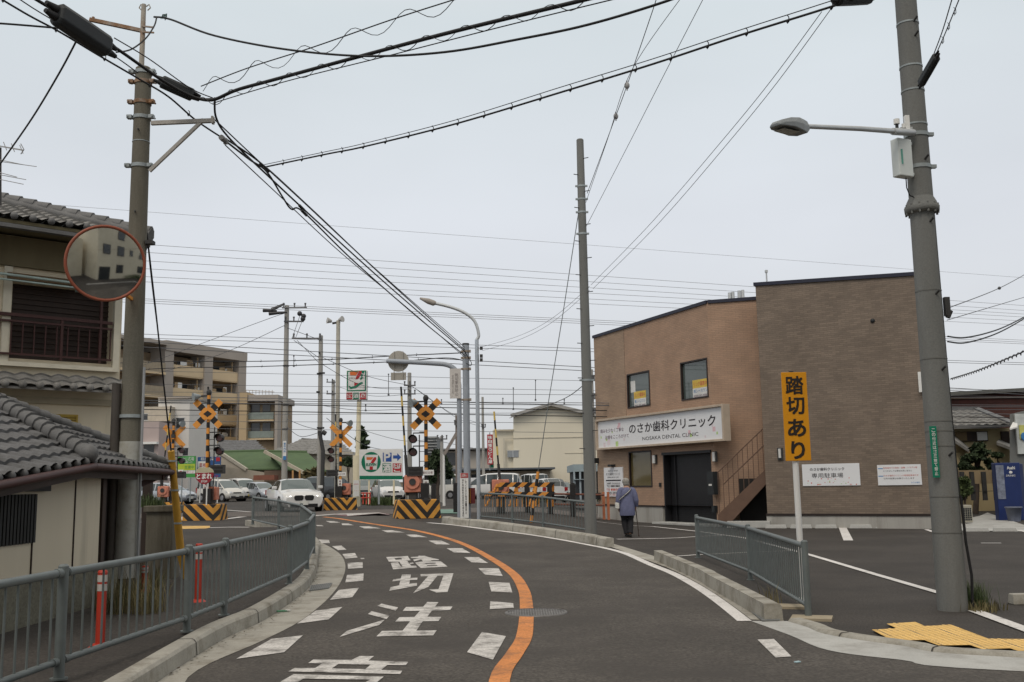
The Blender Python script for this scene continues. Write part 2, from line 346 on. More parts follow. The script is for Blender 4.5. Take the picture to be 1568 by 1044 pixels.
glyph([[(215,540),(235,508),(350,495),(372,432),(515,430),(505,485),(620,480),(615,515),(500,518),(488,580),(612,565),(610,610),(170,693),(188,635),(325,605),(345,530)],
 [(668,425),(1195,410),(1100,712),(920,720),(800,672),(955,665),(1035,448),(940,450),(790,632),(550,730),(790,455),(672,458)]], K1)
glyph([[(555,105),(600,80),(782,122),(755,157)],[(452,195),(492,163),(688,212),(655,250)],[(142,448),(225,380),(640,255),(575,315)],
 [(830,162),(868,117),(1055,115),(1100,62),(1222,64),(1185,113),(1375,112),(1350,150),(1150,158),(1100,225),(1252,228),(1222,272),(1050,275),(980,378),(1202,375),(1165,430),(545,442),(605,382),(830,378),(912,275),(750,278),(795,230),(960,227),(1020,160)]], K2)
glyph([[(340,250),(390,215),(775,218),(855,178),(997,180),(942,225),(1340,238),(1315,272),(965,266),(640,260),(478,255)],[(478,255),(640,260),(575,305),(410,300)],[(965,266),(1130,270),(1070,320),(910,312)],
 [(140,335),(205,300),(410,300),(575,305),(910,312),(1070,320),(1280,328),(1260,362)],[(60,440),(195,362),(1095,388),(1020,450),(900,450),(960,418),(290,408),(230,448)],
 [(-40,505),(30,462),(960,480),(900,520)],[(-140,575),(-70,530),(860,555),(800,595)]], K3)
# white edge line on the right, stop line and red band at the crossing
marking('edge_line', paint_new, ribbon(RE[18:], .15))
marking('stop_line', paint_white, [[(p.x, p.y) for p in G([(520,310),(700,296),(1130,284),(1240,305),(1130,290),(830,316),(820,303),(700,303),(520,318)], 6.272, 400, 740)]])
marking('stop_line', paint_white, [[(p.x, p.y) for p in G([(215, 800), (300, 789), (345, 786), (345, 789), (310, 793), (235, 806)])]])
marking('red_band', paint_red, [[(p.x, p.y) for p in G([(700,306),(820,320),(1130,292),(1235,308),(1225,296),(1130,282),(760,292)], 6.272, 400, 740)]], dz=.015)
# railway tracks seen end to end across the road
tr = thing('railway_track', '', ''); del tr['label'], tr['category']; tr['kind'] = 'structure'
steel_rail = mat('rail_steel', (.16, .12, .10), .5, .2, 3, metal=.5)
for Y in (38.2, 39.27, 42.4, 43.47): drape([[(-90, Y-.035), (14, Y-.035), (14, Y+.035), (-90, Y+.035)]], .03, 1.5).build('rail', steel_rail, tr)
drape([[(-90, 37.2), (14, 37.2), (14, 44.4), (-90, 44.4)]], .014, 1.2).build('track_bed', mat('ballast', (.11, .095, .085), .95, .35, 14, .6, fine=.4), tr)
gp = structure(drape([[(p.x, p.y) for p in G([(520, 905), (690, 905), (690, 935), (520, 935)], 4.745, 560, 590)]], .03).build('green_path', paint_green))
# concrete gutter on the left, kerbs
def drape_strip(A, B, dz): 
    b = MB(); n = 5
    L = [[A[i].lerp(B[i], k/n) for i in range(len(A))] for k in range(n+1)]
    for k in range(n): b.strip([V((p.x, p.y, ter(p.x, p.y)+dz)) for p in L[k]], [V((p.x, p.y, ter(p.x, p.y)+dz)) for p in L[k+1]])
    return b
def resample(P, n):
    d = [0]
    for i in range(1, len(P)): d.append(d[-1]+(P[i]-P[i-1]).length)
    out = []; j = 0
    for k in range(n):
        t = d[-1]*k/(n-1)
        while j < len(P)-2 and d[j+1] < t: j += 1
        out.append(P[j].lerp(P[j+1], (t-d[j])/max(d[j+1]-d[j], 1e-6)))
    return out
KLr = resample(KL[:-6], 90); ALr = resample(AL, 90)
structure(drape_strip(ALr, KLr, .016).build('gutter_apron', concrete))
def offset(P, w):
    out = []
    for i, p in enumerate(P):
        d = P[min(i+1, len(P)-1)]-P[max(i-1, 0)]; d.z = 0
        out.append(p+V((-d.y, d.x, 0)).normalized()*w)
    return out
def kerb(P, side, h=.16, w=.17, batter=.025, joint=2.0):
    """kerb blocks with a small gap at each joint; side +1: body to the left of the path"""
    b = MB(); d = 0; k = 0
    prof = [(0, -.02), (batter*.6, h-.03), (batter+.012, h-.006), (batter+.03, h), (w, h), (w, -.02)]
    rings = [[V((q.x, q.y, ter(q.x, q.y)+z)) for q in offset(P, side*o) for _ in (0,)] for o, z in prof]
    for a, c in zip(rings, rings[1:]): b.strip(a, c)
    n = len(P)
    for i in (0, n-1): b.poly([r[i] for r in rings])
    o = structure(b.build('kerb', concrete)); acc = 0; jm = MB()
    for i in range(1, n):
        acc += (P[i]-P[i-1]).length
        if acc > joint:
            acc = 0; t = (P[i]-P[i-1]).normalized()
            for a, c in zip(rings[:-2], rings[1:-1]):
                nn = (c[i]-a[i]).cross(t).normalized()*.004; sd2 = rings[-1][i]-rings[0][i]
                if nn.dot(V((0, 0, .6))-V((sd2.x, sd2.y, 0)).normalized()) < 0: nn = -nn
                jm.add([a[i]+nn-t*.009, c[i]+nn-t*.009, c[i]+nn+t*.009, a[i]+nn+t*.009], [(0, 1, 2, 3)])
    if jm.v: jm.build('kerb_joint', mat('joint_dark', (.05, .045, .04), .9), o)
    return o
KLk = resample(KL, 110)
kerb(KLk, 1)
side = resample(offset(KLk, .17)[:98], 80); outr = [V((p.x-4.5, p.y-.2, 0)) for p in side]
structure(drape_strip(side, outr, .13).build('sidewalk', asphalt_lot))
# right side: gutter + kerb blocks (short run), low kerb sweeping to the right, middle kerb island
R1 = spline(G([(1018, 858), (1050, 872), (1094, 892), (1105, 899), (1168, 934), (1200, 952)]), 6); R1 = [V((p.x, p.y, 0)) for p in R1]
kerb(R1, -1, .19, .2, .02, .62)
RG = spline(G([(905, 834), (935, 838), (1000, 862), (1030, 874), (1065, 892), (1105, 917), (1150, 950)]), 5)
RH = spline(G([(912, 829), (945, 835), (1010, 855), (1045, 869), (1094, 892), (1140, 917), (1205, 955)]), 5)
structure(drape_strip([V((p.x, p.y, 0)) for p in RG], [V((p.x, p.y, 0)) for p in RH], .014).build('gutter_apron', concrete))
A1 = spline(G([(1150, 953), (1210, 975), (1268, 998), (1380, 1013), (1568, 1031)])+[V((9, 6.0, 0))], 5)
B1 = spline(G([(1205, 953), (1235, 962), (1268, 974), (1380, 991), (1568, 1010)])+[V((9, 6.6, 0))], 5)
structure(drape_strip([V((p.x, p.y, 0)) for p in A1], [V((p.x, p.y, 0)) for p in B1], .016).build('gutter_apron', concrete_new))
kerb([V((p.x, p.y, 0)) for p in B1], 1, .045, .15, .02, 1.0)
MK = spline(G([(676, 801), (700, 805), (740, 808.5), (800, 817), (850, 824), (890, 830), (908, 834), (926, 838)]), 4); MK = [V((p.x, p.y, 0)) for p in MK]
kerb(MK, 1, .2, .22, .03, 1.8)
lot_lines = []
def lot(name, P, w): 
    o = drape(ribbon(P, w), .012, .8).build(name, paint_new); o.parent = ground; return o
lot('parking_line', G([(905, 797.5), (1000, 806.5), (1065, 813.5), (1140, 824), (1240, 850), (1340, 880), (1443, 910)]), .12)
lot('parking_line', G([(1492, 936), (1568, 964), (1640, 990)]), .15)
lot('parking_line', G([(945, 826), (1067, 822), (1110, 820)]), .10)
lot('parking_line', G([(1025, 853), (1067, 850), (1150, 846), (1232, 843)]), .08)
lot('parking_line', G([(1290, 808), (1299, 828)]), .22)
lot('parking_line', G([(1418, 811), (1450, 822)]), .12)
lot('parking_line', G([(1502, 832), (1533, 832)]), .12)
lot('parking_line', G([(1560, 812), (1600, 822)]), .12)
conc_pad = structure(drape([[(p.x, p.y) for p in G([(1420, 806), (1500, 790), (1512, 785), (1568, 804), (1640, 826), (1640, 834), (1568, 814), (1440, 812)])]], .010).build('concrete_pad', concrete_new))
for q in ([(262, 806), (322, 806), (321, 809), (300, 812), (262, 813)],): structure(drape([[(p.x, p.y) for p in G(q)]], .02, .6).build('tactile_paving', tactile))
lot('parking_line', G([(318, 808.5), (350, 807.5), (382, 807.5)]), .15)
lot('road_line', G([(338, 796), (360, 793), (392, 789)]), .3)
lot('road_line', G([(345, 781), (392, 784.5)]), .2)
# tactile paving, raised bumps
tq = [(233,777),(365,770),(312,745),(465,735),(515,757),(655,750),(855,826),(1044,828),(1144,830),(1144,930),(1044,903),(970,878),(820,883),(755,860),(590,863),(510,833),(345,838)]
tp = G(tq, 3.48, 1268, 744)
tac = drape([[(p.x, p.y) for p in tp]], .022, .6)
def inside(x, y, P):
    c = False; j = len(P)-1
    for i in range(len(P)):
        if (P[i].y > y) != (P[j].y > y) and x < (P[j].x-P[i].x)*(y-P[i].y)/(P[j].y-P[i].y)+P[i].x: c = not c
        j = i
    return c
tk = tactile.node_tree; bn = [n for n in tk.nodes if n.type == 'TEX_BRICK'][0]; bn.offset = 0
mpn = tk.nodes.new('ShaderNodeMapping'); tcn = tk.nodes.new('ShaderNodeTexCoord'); dd = tp[0]-tp[16]; mpn.inputs['Rotation'].default_value = (0, 0, -math.atan2(dd.y, dd.x)); tk.links.new(tcn.outputs['Object'], mpn.inputs[0]); tk.links.new(mpn.outputs[0], bn.inputs['Vector'])
tacp = structure(tac.build('tactile_paving', tactile)); b = MB(); x0 = min(p.x for p in tp); y0 = min(p.y for p in tp); n = 0
for i in range(90):
    for j in range(60):
        x, y = x0+i*.06, y0+j*.06
        if inside(x, y, tp) and inside(x+.02, y+.02, tp) and inside(x-.02, y-.02, tp): b.lathe([(.02, .022), (.014, .027), (0.001, .027)], (x, y, 0), 6)
b.build('tactile_bumps', mat('tactile_bump', (.74, .50, .19), .7), tacp)
# manhole, gratings
mh = gr(821, 940); b = MB(); z = ter(mh.x, mh.y)
b.lathe([(.36, .0), (.36, .024), (.33, .026)], (mh.x, mh.y, z), 40); b.lathe([(.33, .021), (.001, .021)], (mh.x, mh.y, z), 40)
for k in range(-10, 11):
    L = math.sqrt(.32**2-(k*.03)**2); b.box((mh.x+k*.03, mh.y, z+.022), (.013, 2*L, .004)); b.box((mh.x, mh.y+k*.03, z+.0225), (2*L, .013, .004))
o = tag(b.build('manhole_cover', mat('iron_cover', (.17, .165, .16), .6, .2, 9, metal=.3), loc=(mh.x, mh.y, z)), 'round iron manhole cover set into the orange centre line', 'manhole cover')
def grate(q, label):
    P = G(q); c = sum(P, V())/4; u = (P[1]-P[0]); v = (P[3]-P[0]); b = MB(); z = V((0, 0, .02)); fr = MB()
    g = thing('drain_grate', label, 'drain grate', c)
    b.poly([p+z*.95 for p in P]); b.build('pit', mat('pit_dark', (.008, .008, .008), .9), g); b = MB()
    for i in range(11): b.bar(P[0]+u*i/10+z*1.35, P[3]+(P[2]-P[3])*i/10+z*1.35, .014, .012)
    for j in range(7): b.bar(P[0]+v*j/6+z*1.3, P[1]+(P[2]-P[1])*j/6+z*1.3, .012, .010)
    b.build('grid', mat('grate_steel', (.22, .225, .22), .6, .15, 8, metal=.3), g)
grate([(1147, 936), (1170, 934), (1194, 953), (1168, 954)], 'steel drain grate in the gutter below the end of the right kerb')
grate([(477, 899), (508, 895), (503, 903), (474, 907)], 'small steel drain grate in the left concrete gutter')
# ================================================================ buildings
class Wall:
    """a vertical wall plane from P to Q (left to right as seen from outside)"""
    def __init__(s, P, Q):
        s.P = V((P[0], P[1], 0)); d = V((Q[0]-P[0], Q[1]-P[1], 0)); s.L = d.length; s.u = d.normalized(); s.n = V((s.u.y, -s.u.x, 0)); s.z = V((0, 0, 1))
    def w(s, u, z, o=0.0): return s.P+s.u*u+s.n*o+V((0, 0, z))
    def hit(s, px, py, o=0.0):
        d = ray(px, py); c = V((0, 0, HCAM)); q = s.P+s.n*o; t = (q-c).dot(s.n)/d.dot(s.n); p = c+d*t
        return (p-s.P).dot(s.u), p.z
    def rect(s, x0, y0, x1, y1, o=0.0):
        a, b = s.hit(x0, y0, o), s.hit(x1, y1, o); return a[0], b[1], b[0], a[1]     # u0 z0 u1 z1
    def box(s, mb, r, o0, o1, m=0):
        u0, z0, u1, z1 = r; c = s.w((u0+u1)/2, (z0+z1)/2, (o0+o1)/2)
        return mb.box(c, (u1-u0, abs(o1-o0), z1-z0), m, rz=math.atan2(s.u.y, s.u.x))
    def frame(s, mb, r, t, o0, o1, m=0):
        u0, z0, u1, z1 = r
        s.box(mb, (u0, z0, u0+t, z1), o0, o1, m); s.box(mb, (u1-t, z0, u1, z1), o0, o1, m)
        s.box(mb, (u0+t, z1-t, u1-t, z1), o0, o1, m); s.box(mb, (u0+t, z0, u1-t, z0+t), o0, o1, m)
def panel(name, W, pts, holes, thick, mats, parent, m=0):
    """wall slab with rectangular openings; pts: [(u, z0, z1)...] profile along u; its own axes follow the wall"""
    b = MB(); us = sorted(set([p[0] for p in pts]+[h[0] for h in holes]+[h[2] for h in holes]))
    def prof(u, k):
        for a, c in zip(pts, pts[1:]):
            if a[0]-1e-6 <= u <= c[0]+1e-6: t = (u-a[0])/max(c[0]-a[0], 1e-6); return a[k]+(c[k]-a[k])*t
    for a, c in zip(us, us[1:]):
        if c-a < 1e-4: continue
        mid = (a+c)/2; hs = sorted([h for h in holes if h[0] < mid < h[2]], key=lambda h: h[1]); lo = (prof(a+1e-5, 1), prof(c-1e-5, 1))
        for h in hs+[None]:
            hi = (h[1], h[1]) if h else (prof(a+1e-5, 2), prof(c-1e-5, 2))
            P = [V((a, 0, lo[0])), V((c, 0, lo[1])), V((c, 0, hi[1])), V((a, 0, hi[0]))]
            b.prism(P, (0, thick, 0), m)
            if h: lo = (h[3], h[3])
    o = b.build(name, mats, parent, local=True)
    Mw = Matrix.Translation(W.P) @ Matrix.Rotation(math.atan2(W.u.y, W.u.x), 4, 'Z')
    L = PAR[parent].inverted() @ Mw if parent in PAR else Mw
    o.location = L.translation; o.rotation_euler = L.to_euler(); return o
def PB(mb, x0, y0, x1, y1, Y, dep, m=0):
    a, c = at(x0, y1, Y), at(x1, y0, Y); return mb.box(((a.x+c.x)/2, Y+dep/2, (a.z+c.z)/2), (c.x-a.x, dep, c.z-a.z), m)
def tiles(mb, O, A, up, poly, pu=.27, pv=.25, hu=.028, hv=.028, m=0):
    """rows of wavy tiles over a sloping polygon; O origin, A along the eave, up: up the slope"""
    O = V(O); U = V(A).normalized(); Vv = (V(up)-U*V(up).dot(U)).normalized(); N = U.cross(Vv)
    if N.z < 0: N = -N
    P = [V(((V(p)-O).dot(U), (V(p)-O).dot(Vv), 0)) for p in poly]
    u0, u1 = min(p.x for p in P), max(p.x for p in P); v0, v1 = min(p.y for p in P), max(p.y for p in P)
    nu = max(2, int((u1-u0)/pu*6)); us = [u0+(u1-u0)*i/nu for i in range(nu+1)]; rows = []
    k = 0
    while v0+k*pv < v1: rows += [(v0+k*pv, 1), (v0+(k+.97)*pv, 0)]; k += 1
    idx = {}; vs = []; fs = []
    def vid(i, j):
        if (i, j) not in idx:
            u = us[i]; v, sgn = rows[j]; ph = (u/pu) % 1
            h = hu*(1.7*abs(math.sin(math.pi*ph))**.7-.9+.35*math.sin(2*math.pi*ph))+hv*sgn
            idx[(i, j)] = len(vs); vs.append(O+U*u+Vv*v+N*h)
        return idx[(i, j)]
    for j in range(len(rows)-1):
        for i in range(nu):
            if inside((us[i]+us[i+1])/2, (rows[j][0]+rows[j+1][0])/2, P): fs.append((vid(i, j), vid(i+1, j), vid(i+1, j+1), vid(i, j+1)))
    return mb.add(vs, fs, m)
tile_grey = mat('roof_tile_grey', (.105, .105, .108), .6, .3, 3.2, .2, spec=.4, fine=.2, dirt=((.05, .05, .048), 2.6, .42))
tile_ridge = mat('roof_ridge_grey', (.115, .115, .115), .6, .25, 3, .2, spec=.4, fine=.15)
tile_warm = mat('roof_tile_weathered', (.19, .185, .175), .7, .3, 3.2, .2, fine=.2, dirt=((.09, .085, .075), 2.4, .42))
wall_cream = mat('wall_cream', (.70, .62, .47), .85, .05, 1.5, .1, dirt=((.40, .36, .27), .9, .38), streak=True)
wall_lower = mat('wall_panel_grey', (.62, .56, .44), .8, .05, 1.4, dirt=((.35, .32, .25), .9, .36), streak=True)
brown_dark = mat('dark_brown_wood', (.035, .022, .017), .6, .3, 3, streak=True)
brown_rail = mat('maroon_metal', (.055, .022, .020), .55, .15, 4)
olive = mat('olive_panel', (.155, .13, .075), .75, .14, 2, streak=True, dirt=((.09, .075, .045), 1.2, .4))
footing = mat('rough_footing', (.16, .155, .12), .95, .2, 4, .6, fine=.3, bscale=40, dirt=((.09, .08, .06), 2, .42))
# ---------------------------------------------------------------- two-storey house on the left
q = at(184, 560, 16.6); dr = V((1, .9, 0)).normalized()
P = V((q.x, q.y, 0))-dr*6.5; WH = Wall(P, (q.x, q.y)); L = WH.L
H1 = thing('tiled_house', 'two-storey cream tiled-roof house with dark shuttered window and maroon balcony rail', 'house', (P.x, P.y, 0))
op = WH.rect(20, 430, 170, 558); op = (op[0], op[1], WH.hit(170, 558)[0], op[3])
z_e = WH.hit(100, 372)[1]; z_sb = WH.hit(100, 572)[1]; 
panel('wall', WH, [(0, 0, z_e), (L, 0, z_e)], [op], .22, wall_cream, H1)
b = MB(); WH.box(b, (L-.1, 0, L-.002, z_e), -.22, -6, 0); WH.box(b, (.02, 0, L-.1, z_e-.3), -5.8, -6, 0); b.build('side_wall', wall_cream, H1)
b = MB(); WH.box(b, (op[0]-.02, op[1]-.02, op[2]+.02, op[3]+.02), -.30, -.225); b.build('shutter', brown_dark, H1); sh = MB()
for i in range(14):
    z = op[1]+(op[3]-op[1])*(i+.5)/14; WH.box(sh, (op[0], z-.012, op[2], z+.012), -.222, -.2)
sh.build('shutter_slats', brown_dark, H1)
b = MB(); u0, z0, u1, z1 = op
WH.box(b, (u1, z0-.06, u1+.1, z1+.25), 0.002, .09); WH.box(b, (0.1, z0-.13, u1+.1, z0-.062), .002, .1); WH.box(b, (u0-.14, z0-.06, u0-.02, z1+.22), .002, .05); b.build('window_frame', mat('cream_frame', (.62, .58, .47), .7), H1)
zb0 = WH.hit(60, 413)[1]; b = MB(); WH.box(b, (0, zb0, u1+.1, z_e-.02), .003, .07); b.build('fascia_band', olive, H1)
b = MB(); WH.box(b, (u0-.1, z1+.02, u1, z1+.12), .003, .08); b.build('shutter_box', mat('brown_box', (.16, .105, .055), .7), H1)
b = MB()                                          # balcony rail
zr = WH.hit(80, 488)[1]
for (za, h) in ((zr, .05), (zr-.1, .03), (z0+.06, .03)): WH.box(b, (u0-1.6, za-h/2, u1-.03, za+h/2), .05, .10)
n = 17
for i in range(n):
    u = u0-1.2+(u1-u0+1.15)*i/(n-1); WH.box(b, (u-.008, z0+.06, u+.008, zr-.1), .06, .08)
for u in (u0+.75, u1-.22): WH.box(b, (u-.02, z0, u+.02, zr+.42 if u > u0+1 else zr), .055, .095)
b.build('balcony_rail', brown_rail, H1)
b = MB(); b.cyl(WH.w(0.3, zb0-.12, .25), WH.w(u1-.55, zb0-.2, .25), .022); b.cyl(WH.w(0.3, zb0-.22, .22), WH.w(u1-.5, zb0-.27, .22), .016)
for u in (.8, u1-.6): WH.box(b, (u-.03, zb0-.3, u+.03, zb0-.05), .0, .27)
b.build('laundry_pole', mat('pale_aqua_metal', (.42, .52, .49), .4, metal=.3), H1)
ov = .75; uc_ = WH.hit(231, 367, ov)[0]; ce = WH.w(uc_, z_e+.12, ov); le = WH.w(-1, z_e+.12, ov); inn = WH.u*-1-WH.n
tp_ = WH.w(-1, z_e+.12+.0, ov)-WH.n*3.9+V((0, 0, 1.45)); tR = WH.w(uc_-3.9, z_e+.12, ov)-WH.n*3.9+V((0, 0, 1.45))
b = MB(); tiles(b, le, WH.u, tp_-le, [le, ce, tR, tp_]); b.build('roof', [tile_warm], H1)
b = MB(); sp = [ce, WH.w(uc_, z_e+.12, ov)-WH.n*7, tR]; tiles(b, ce, -WH.n, tR-ce, sp); b.build('roof_side', [tile_warm], H1)
b = MB(); n = 22
for i in range(n): a0, a1 = ce.lerp(tR, i/n), ce.lerp(tR, (i+1.08)/n); b.cyl(a0+V((0, 0, .09)), a1+V((0, 0, .075)), .10, .085, 8)
b.cyl(ce+V((0, 0, .02)), tR+V((0, 0, .0)), .13, n=6); b.build('hip_ridge', tile_ridge, H1)
b = MB(); WHo = lambda u, o: WH.w(u, z_e+.03, o)
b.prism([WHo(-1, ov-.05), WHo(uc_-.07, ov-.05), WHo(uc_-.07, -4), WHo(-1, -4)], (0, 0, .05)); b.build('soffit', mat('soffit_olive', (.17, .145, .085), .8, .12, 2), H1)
b = MB()
for i in range(int((uc_+.9)/.27)): b.ball(WH.w(-1+i*.27+.13, z_e+.13, ov+.02), .06, n=8)
b.bar(WHo(-1, ov-.02)+V((0, 0, -.06)), WHo(uc_-.02, ov-.02)+V((0, 0, -.06)), .12, .06, 0); b.build('eave_tiles', tile_ridge, H1)
# small tiled canopy strip below the window
zc = z_sb; b = MB(); a0, a1 = WH.w(0, zc-.28, .45), WH.w(L+.02, zc-.28, .45); b0, b1 = WH.w(0, zc-.03, .0), WH.w(L+.02, zc-.03, .0)
tiles(b, a0, WH.u, b0-a0, [a0, a1, b1, b0], pv=.22)
for i in range(26): b.ball(a0.lerp(a1, (i+.4)/26)+V((0, 0, .03)), .065, n=8)
b.prism([a0-V((0, 0, .04)), a1-V((0, 0, .04)), b1-V((0, 0, .1)), b0-V((0, 0, .1))], (0, 0, .03)); b.build('canopy', tile_warm, H1)
b = MB(); WH.box(b, (0, zc-.5, L-.12, zc-.40), .003, .05); b.build('wall_trim', mat('trim_tan', (.43, .38, .28), .8), H1)
b = MB(); r = WH.rect(85, 634, 118, 650); r = (r[0], WH.hit(85, 650)[1], r[2], r[3]); WH.frame(b, r, .025, .004, .04)
for i in range(4): z = r[1]+(r[3]-r[1])*(i+.6)/4.6; WH.box(b, (r[0]+.025, z-.012, r[2]-.025, z+.012), .004, .03)
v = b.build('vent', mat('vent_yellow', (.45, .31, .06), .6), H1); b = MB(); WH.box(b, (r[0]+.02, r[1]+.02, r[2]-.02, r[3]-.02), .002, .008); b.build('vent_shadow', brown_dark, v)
# ---------------------------------------------------------------- low tiled outbuilding in front of it
C = at(138, 706, 11.0); Le = at(-60, 742, 8.2); Rr = at(262, 717, 15.2); Ap = at(-50, 597, 12.6)
b_ = gr(147, 931, .1); xw = b_.x
H2 = thing('tiled_outbuilding', 'low outbuilding with dark grey tiled roof and cream panel wall behind the left railing', 'outbuilding', (xw, 9, 0))
b = MB(); tiles(b, Le, C-Le, Ap-Le, [Le, C, Ap], pu=.25, pv=.235, hu=.019, hv=.034); tiles(b, C, Rr-C, Ap-C, [C, Rr, Ap], pu=.25, pv=.235, hu=.019, hv=.034); rf = b.build('roof', tile_grey, H2)
b = MB(); n = 16
for i in range(n):
    a0, a1 = C.lerp(Ap, i/n), C.lerp(Ap, (i+1.1)/n); b.cyl(a0+V((0, 0, .085)), a1+V((0, 0, .07)), .10, .082, 10)
b.ball(C+V((.0, -.02, .085)), .1, n=10); n = 20
for i in range(n):
    a0, a1 = Rr.lerp(Ap, i/n), Rr.lerp(Ap, (i+1.1)/n); b.cyl(a0+V((0, 0, .06)), a1+V((0, 0, .05)), .075, .06, 8)
b.build('hip_ridge', tile_ridge, rf)
b = MB()
for a0, a1 in ((Le, C), (C, Rr)):
    k = V((.05, 0, -.06)); b.cyl(a0+k, a1+k, .042, n=8, m=0); k = V((0, 0, -.10)); b.bar(a0+k-V((.06, 0, 0)), a1+k-V((.06, 0, 0)), .03, .16, 1)
    n = int((a1-a0).length/.25)
    for i in range(n): b.ball(a0.lerp(a1, (i+.5)/n)+V((.0, 0, -.0)), .05, 2, 8)
b.build('gutter', [brown_rail, brown_dark, tile_ridge], H2)
b = MB(); b.poly([Le+V((0, 0, -.03)), C+V((0, 0, -.03)), Ap+V((0, 0, -.06))]); b.poly([C+V((0, 0, -.03)), Rr+V((0, 0, -.03)), Ap+V((0, 0, -.06))]); b.build('roof_underside', brown_dark, H2)
WL = Wall((xw, 5.5), (xw, b_.y)); hw = C.z-.05
wn = WL.rect(-40, 762, 55, 760); 
lo = (WL.hit(0, 762)[0]-.8, WL.hit(50, 826)[1], WL.hit(55, 800)[0], WL.hit(40, 761)[1])
panel('wall', WL, [(0, .62, hw), (WL.L, .62, hw)], [lo], .15, wall_lower, H2)
b = MB(); WL.box(b, (-.02, 0, WL.L+.6, .615), -.12, .012); b.build('footing', footing, H2)
b = MB(); WL.box(b, (lo[0], lo[1], lo[2], lo[3]), -.14, -.06)
for i in range(int((lo[2]-lo[0])/.07)): WL.box(b, (lo[0]+i*.07, lo[1]-.03, lo[0]+i*.07+.045, lo[3]+.03), -.05, .03)
b.build('louvre_window', mat('louvre_dark', (.016, .018, .018), .6, .2), H2)
b = MB(); r = WL.rect(20, 727, 70, 752); WL.box(b, (r[0], WL.hit(70, 752)[1], r[2], hw-.06), .003, .06); b.build('hood', black_plastic, H2)
for u in (WL.hit(113, 800)[0], WL.hit(45, 900)[0]): b = MB(); WL.box(b, (u-.01, .62, u+.01, hw if u > WL.hit(80, 800)[0] else lo[1]), .002, .012); b.build('wall_joint', brown_dark, H2)
b = MB(); b.box((xw-.42, WL.P.y+WL.L+.75, hw/2), (.12, 1.5, hw)); b.box((xw-.03, WL.P.y+WL.L+.08, hw/2+.3), (.1, .1, hw-.62))
b.build('timber_frame', brown_dark, H2)
pp = gr(222, 880, .1); b = MB(); b.box((pp.x, pp.y, 1.0), (.13, .13, 2.0)); b.build('corner_post', brown_dark, H2)
b = MB(); p0 = at(205, 745, 14.5); b.bar(p0+V((0, 0, 0)), at(262, 722, 15), .05, .08, 0); PB(b, 205, 727, 250, 735, 14.8, .05, 0); b.build('awning_beam', [brown_rail], H2)
# weathered concrete gate pillar beyond the pole
g0 = gr(240, 878, .1); b = MB(); a = at(219, 880, 15.6); c = at(263, 880, 15.6); w_ = c.x-a.x
zt = at(240, 783, 15.6).z
b.box(((a.x+c.x)/2, 15.8, zt/2), (w_*.92, .4, zt)); b.box(((a.x+c.x)/2, 15.8, zt+.04), (w_*1.06, .5, .1))
gp_ = thing('gate_pillar', 'weathered concrete gate pillar with grass on top beside the low tiled outbuilding', 'pillar', ((a.x+c.x)/2, 15.8, 0)); b.build('pillar_body', concrete_old, gp_, bev=.015)
# ---------------------------------------------------------------- dental clinic
brick_tan = brick('brick_tile_tan', (.385, .25, .172), (.335, .225, .158), (.275, .19, .135))
brick_grey = brick('brick_tile_brown', (.215, .168, .130), (.162, .128, .101), (.145, .116, .092))
brick_pale = brick('brick_tile_pale', (.35, .25, .175), (.30, .215, .155), (.25, .18, .13))
navy = mat('navy_coping', (.02, .022, .04), .5); dark_frame = mat('dark_window_frame', (.025, .017, .015), .5)
A = gr(917, 793); B_ = at(1098, 804, 32.6); E_ = at(1215, 806, 31.95); Cc = at(1176, 806, 31.2); Dd = at(1434, 806, 28.6)
WA = Wall(A, B_); WB = Wall(B_, E_); WC = Wall(Cc, Dd)
CLI = thing('dental_clinic', 'two-storey dental clinic of brown brick tile with black shutter and white signboard', 'building', (A.x, A.y, 0))
tA, tB = WA.hit(914, 515)[1], WA.hit(1098, 458.5)[1]; tE = tB+.02; tC, tD = WC.hit(1163, 435)[1], WC.hit(1410, 419)[1]
w1 = WA.rect(960, 574, 996, 624); w2 = WA.rect(1042, 556, 1085, 608); w3 = WA.rect(963, 692, 999, 745); sd = WA.rect(1015, 697, 1093, 797)
w1, w2, w3 = [(r[0], WA.hit(x, y)[1], r[2], r[3]) for r, x, y in ((w1, 962, 625), (w2, 1044, 613), (w3, 964, 745))]
sd = (sd[0], .05, sd[2], sd[3]); cu = WA.hit(958, 600)[0]
pz = .62; ptop = lambda u: tA+(tB-tA)*u/WA.L
panel('wall', WA, [(0, pz, tA), (cu-.012, pz, ptop(cu))], [], .25, brick_pale, CLI)
panel('wall', WA, [(cu+.012, pz, ptop(cu)), (WA.L, pz, tB)], [w1, w2, w3, (sd[0], pz, sd[2], sd[3])], .25, brick_tan, CLI)
panel('wall', WB, [(0, .2, tB), (WB.L, .2, tE)], [], .25, brick_tan, CLI)
panel('wall', WC, [(0, .42, tC), (WC.L, .42, tD)], [], .25, brick_grey, CLI)
for W, t0, t1 in ((WC, tC, tD),):
    b = MB(); nn = -W.n; bk = V((.33, .94, 0)); 
    b.prism([W.w(0, .42)+nn*.25, W.w(0, .42)+nn*7, W.w(0, t0)+nn*7, W.w(0, t0)+nn*.25], W.u*.25); b.prism([W.w(W.L-.25, .42)+nn*.25, W.w(W.L-.25, .42)+bk*7, W.w(W.L-.25, t1)+bk*7, W.w(W.L-.25, t1)+nn*.25], W.u*.25)
    b.build('side_wall', brick_grey, CLI)
b = MB(); b.prism([WA.w(0, .1)-WA.n*.25, WA.w(0, .1)-WA.n*7, WA.w(0, tA)-WA.n*7, WA.w(0, tA)-WA.n*.25], WA.u*.25); b.build('side_wall', brick_pale, CLI)
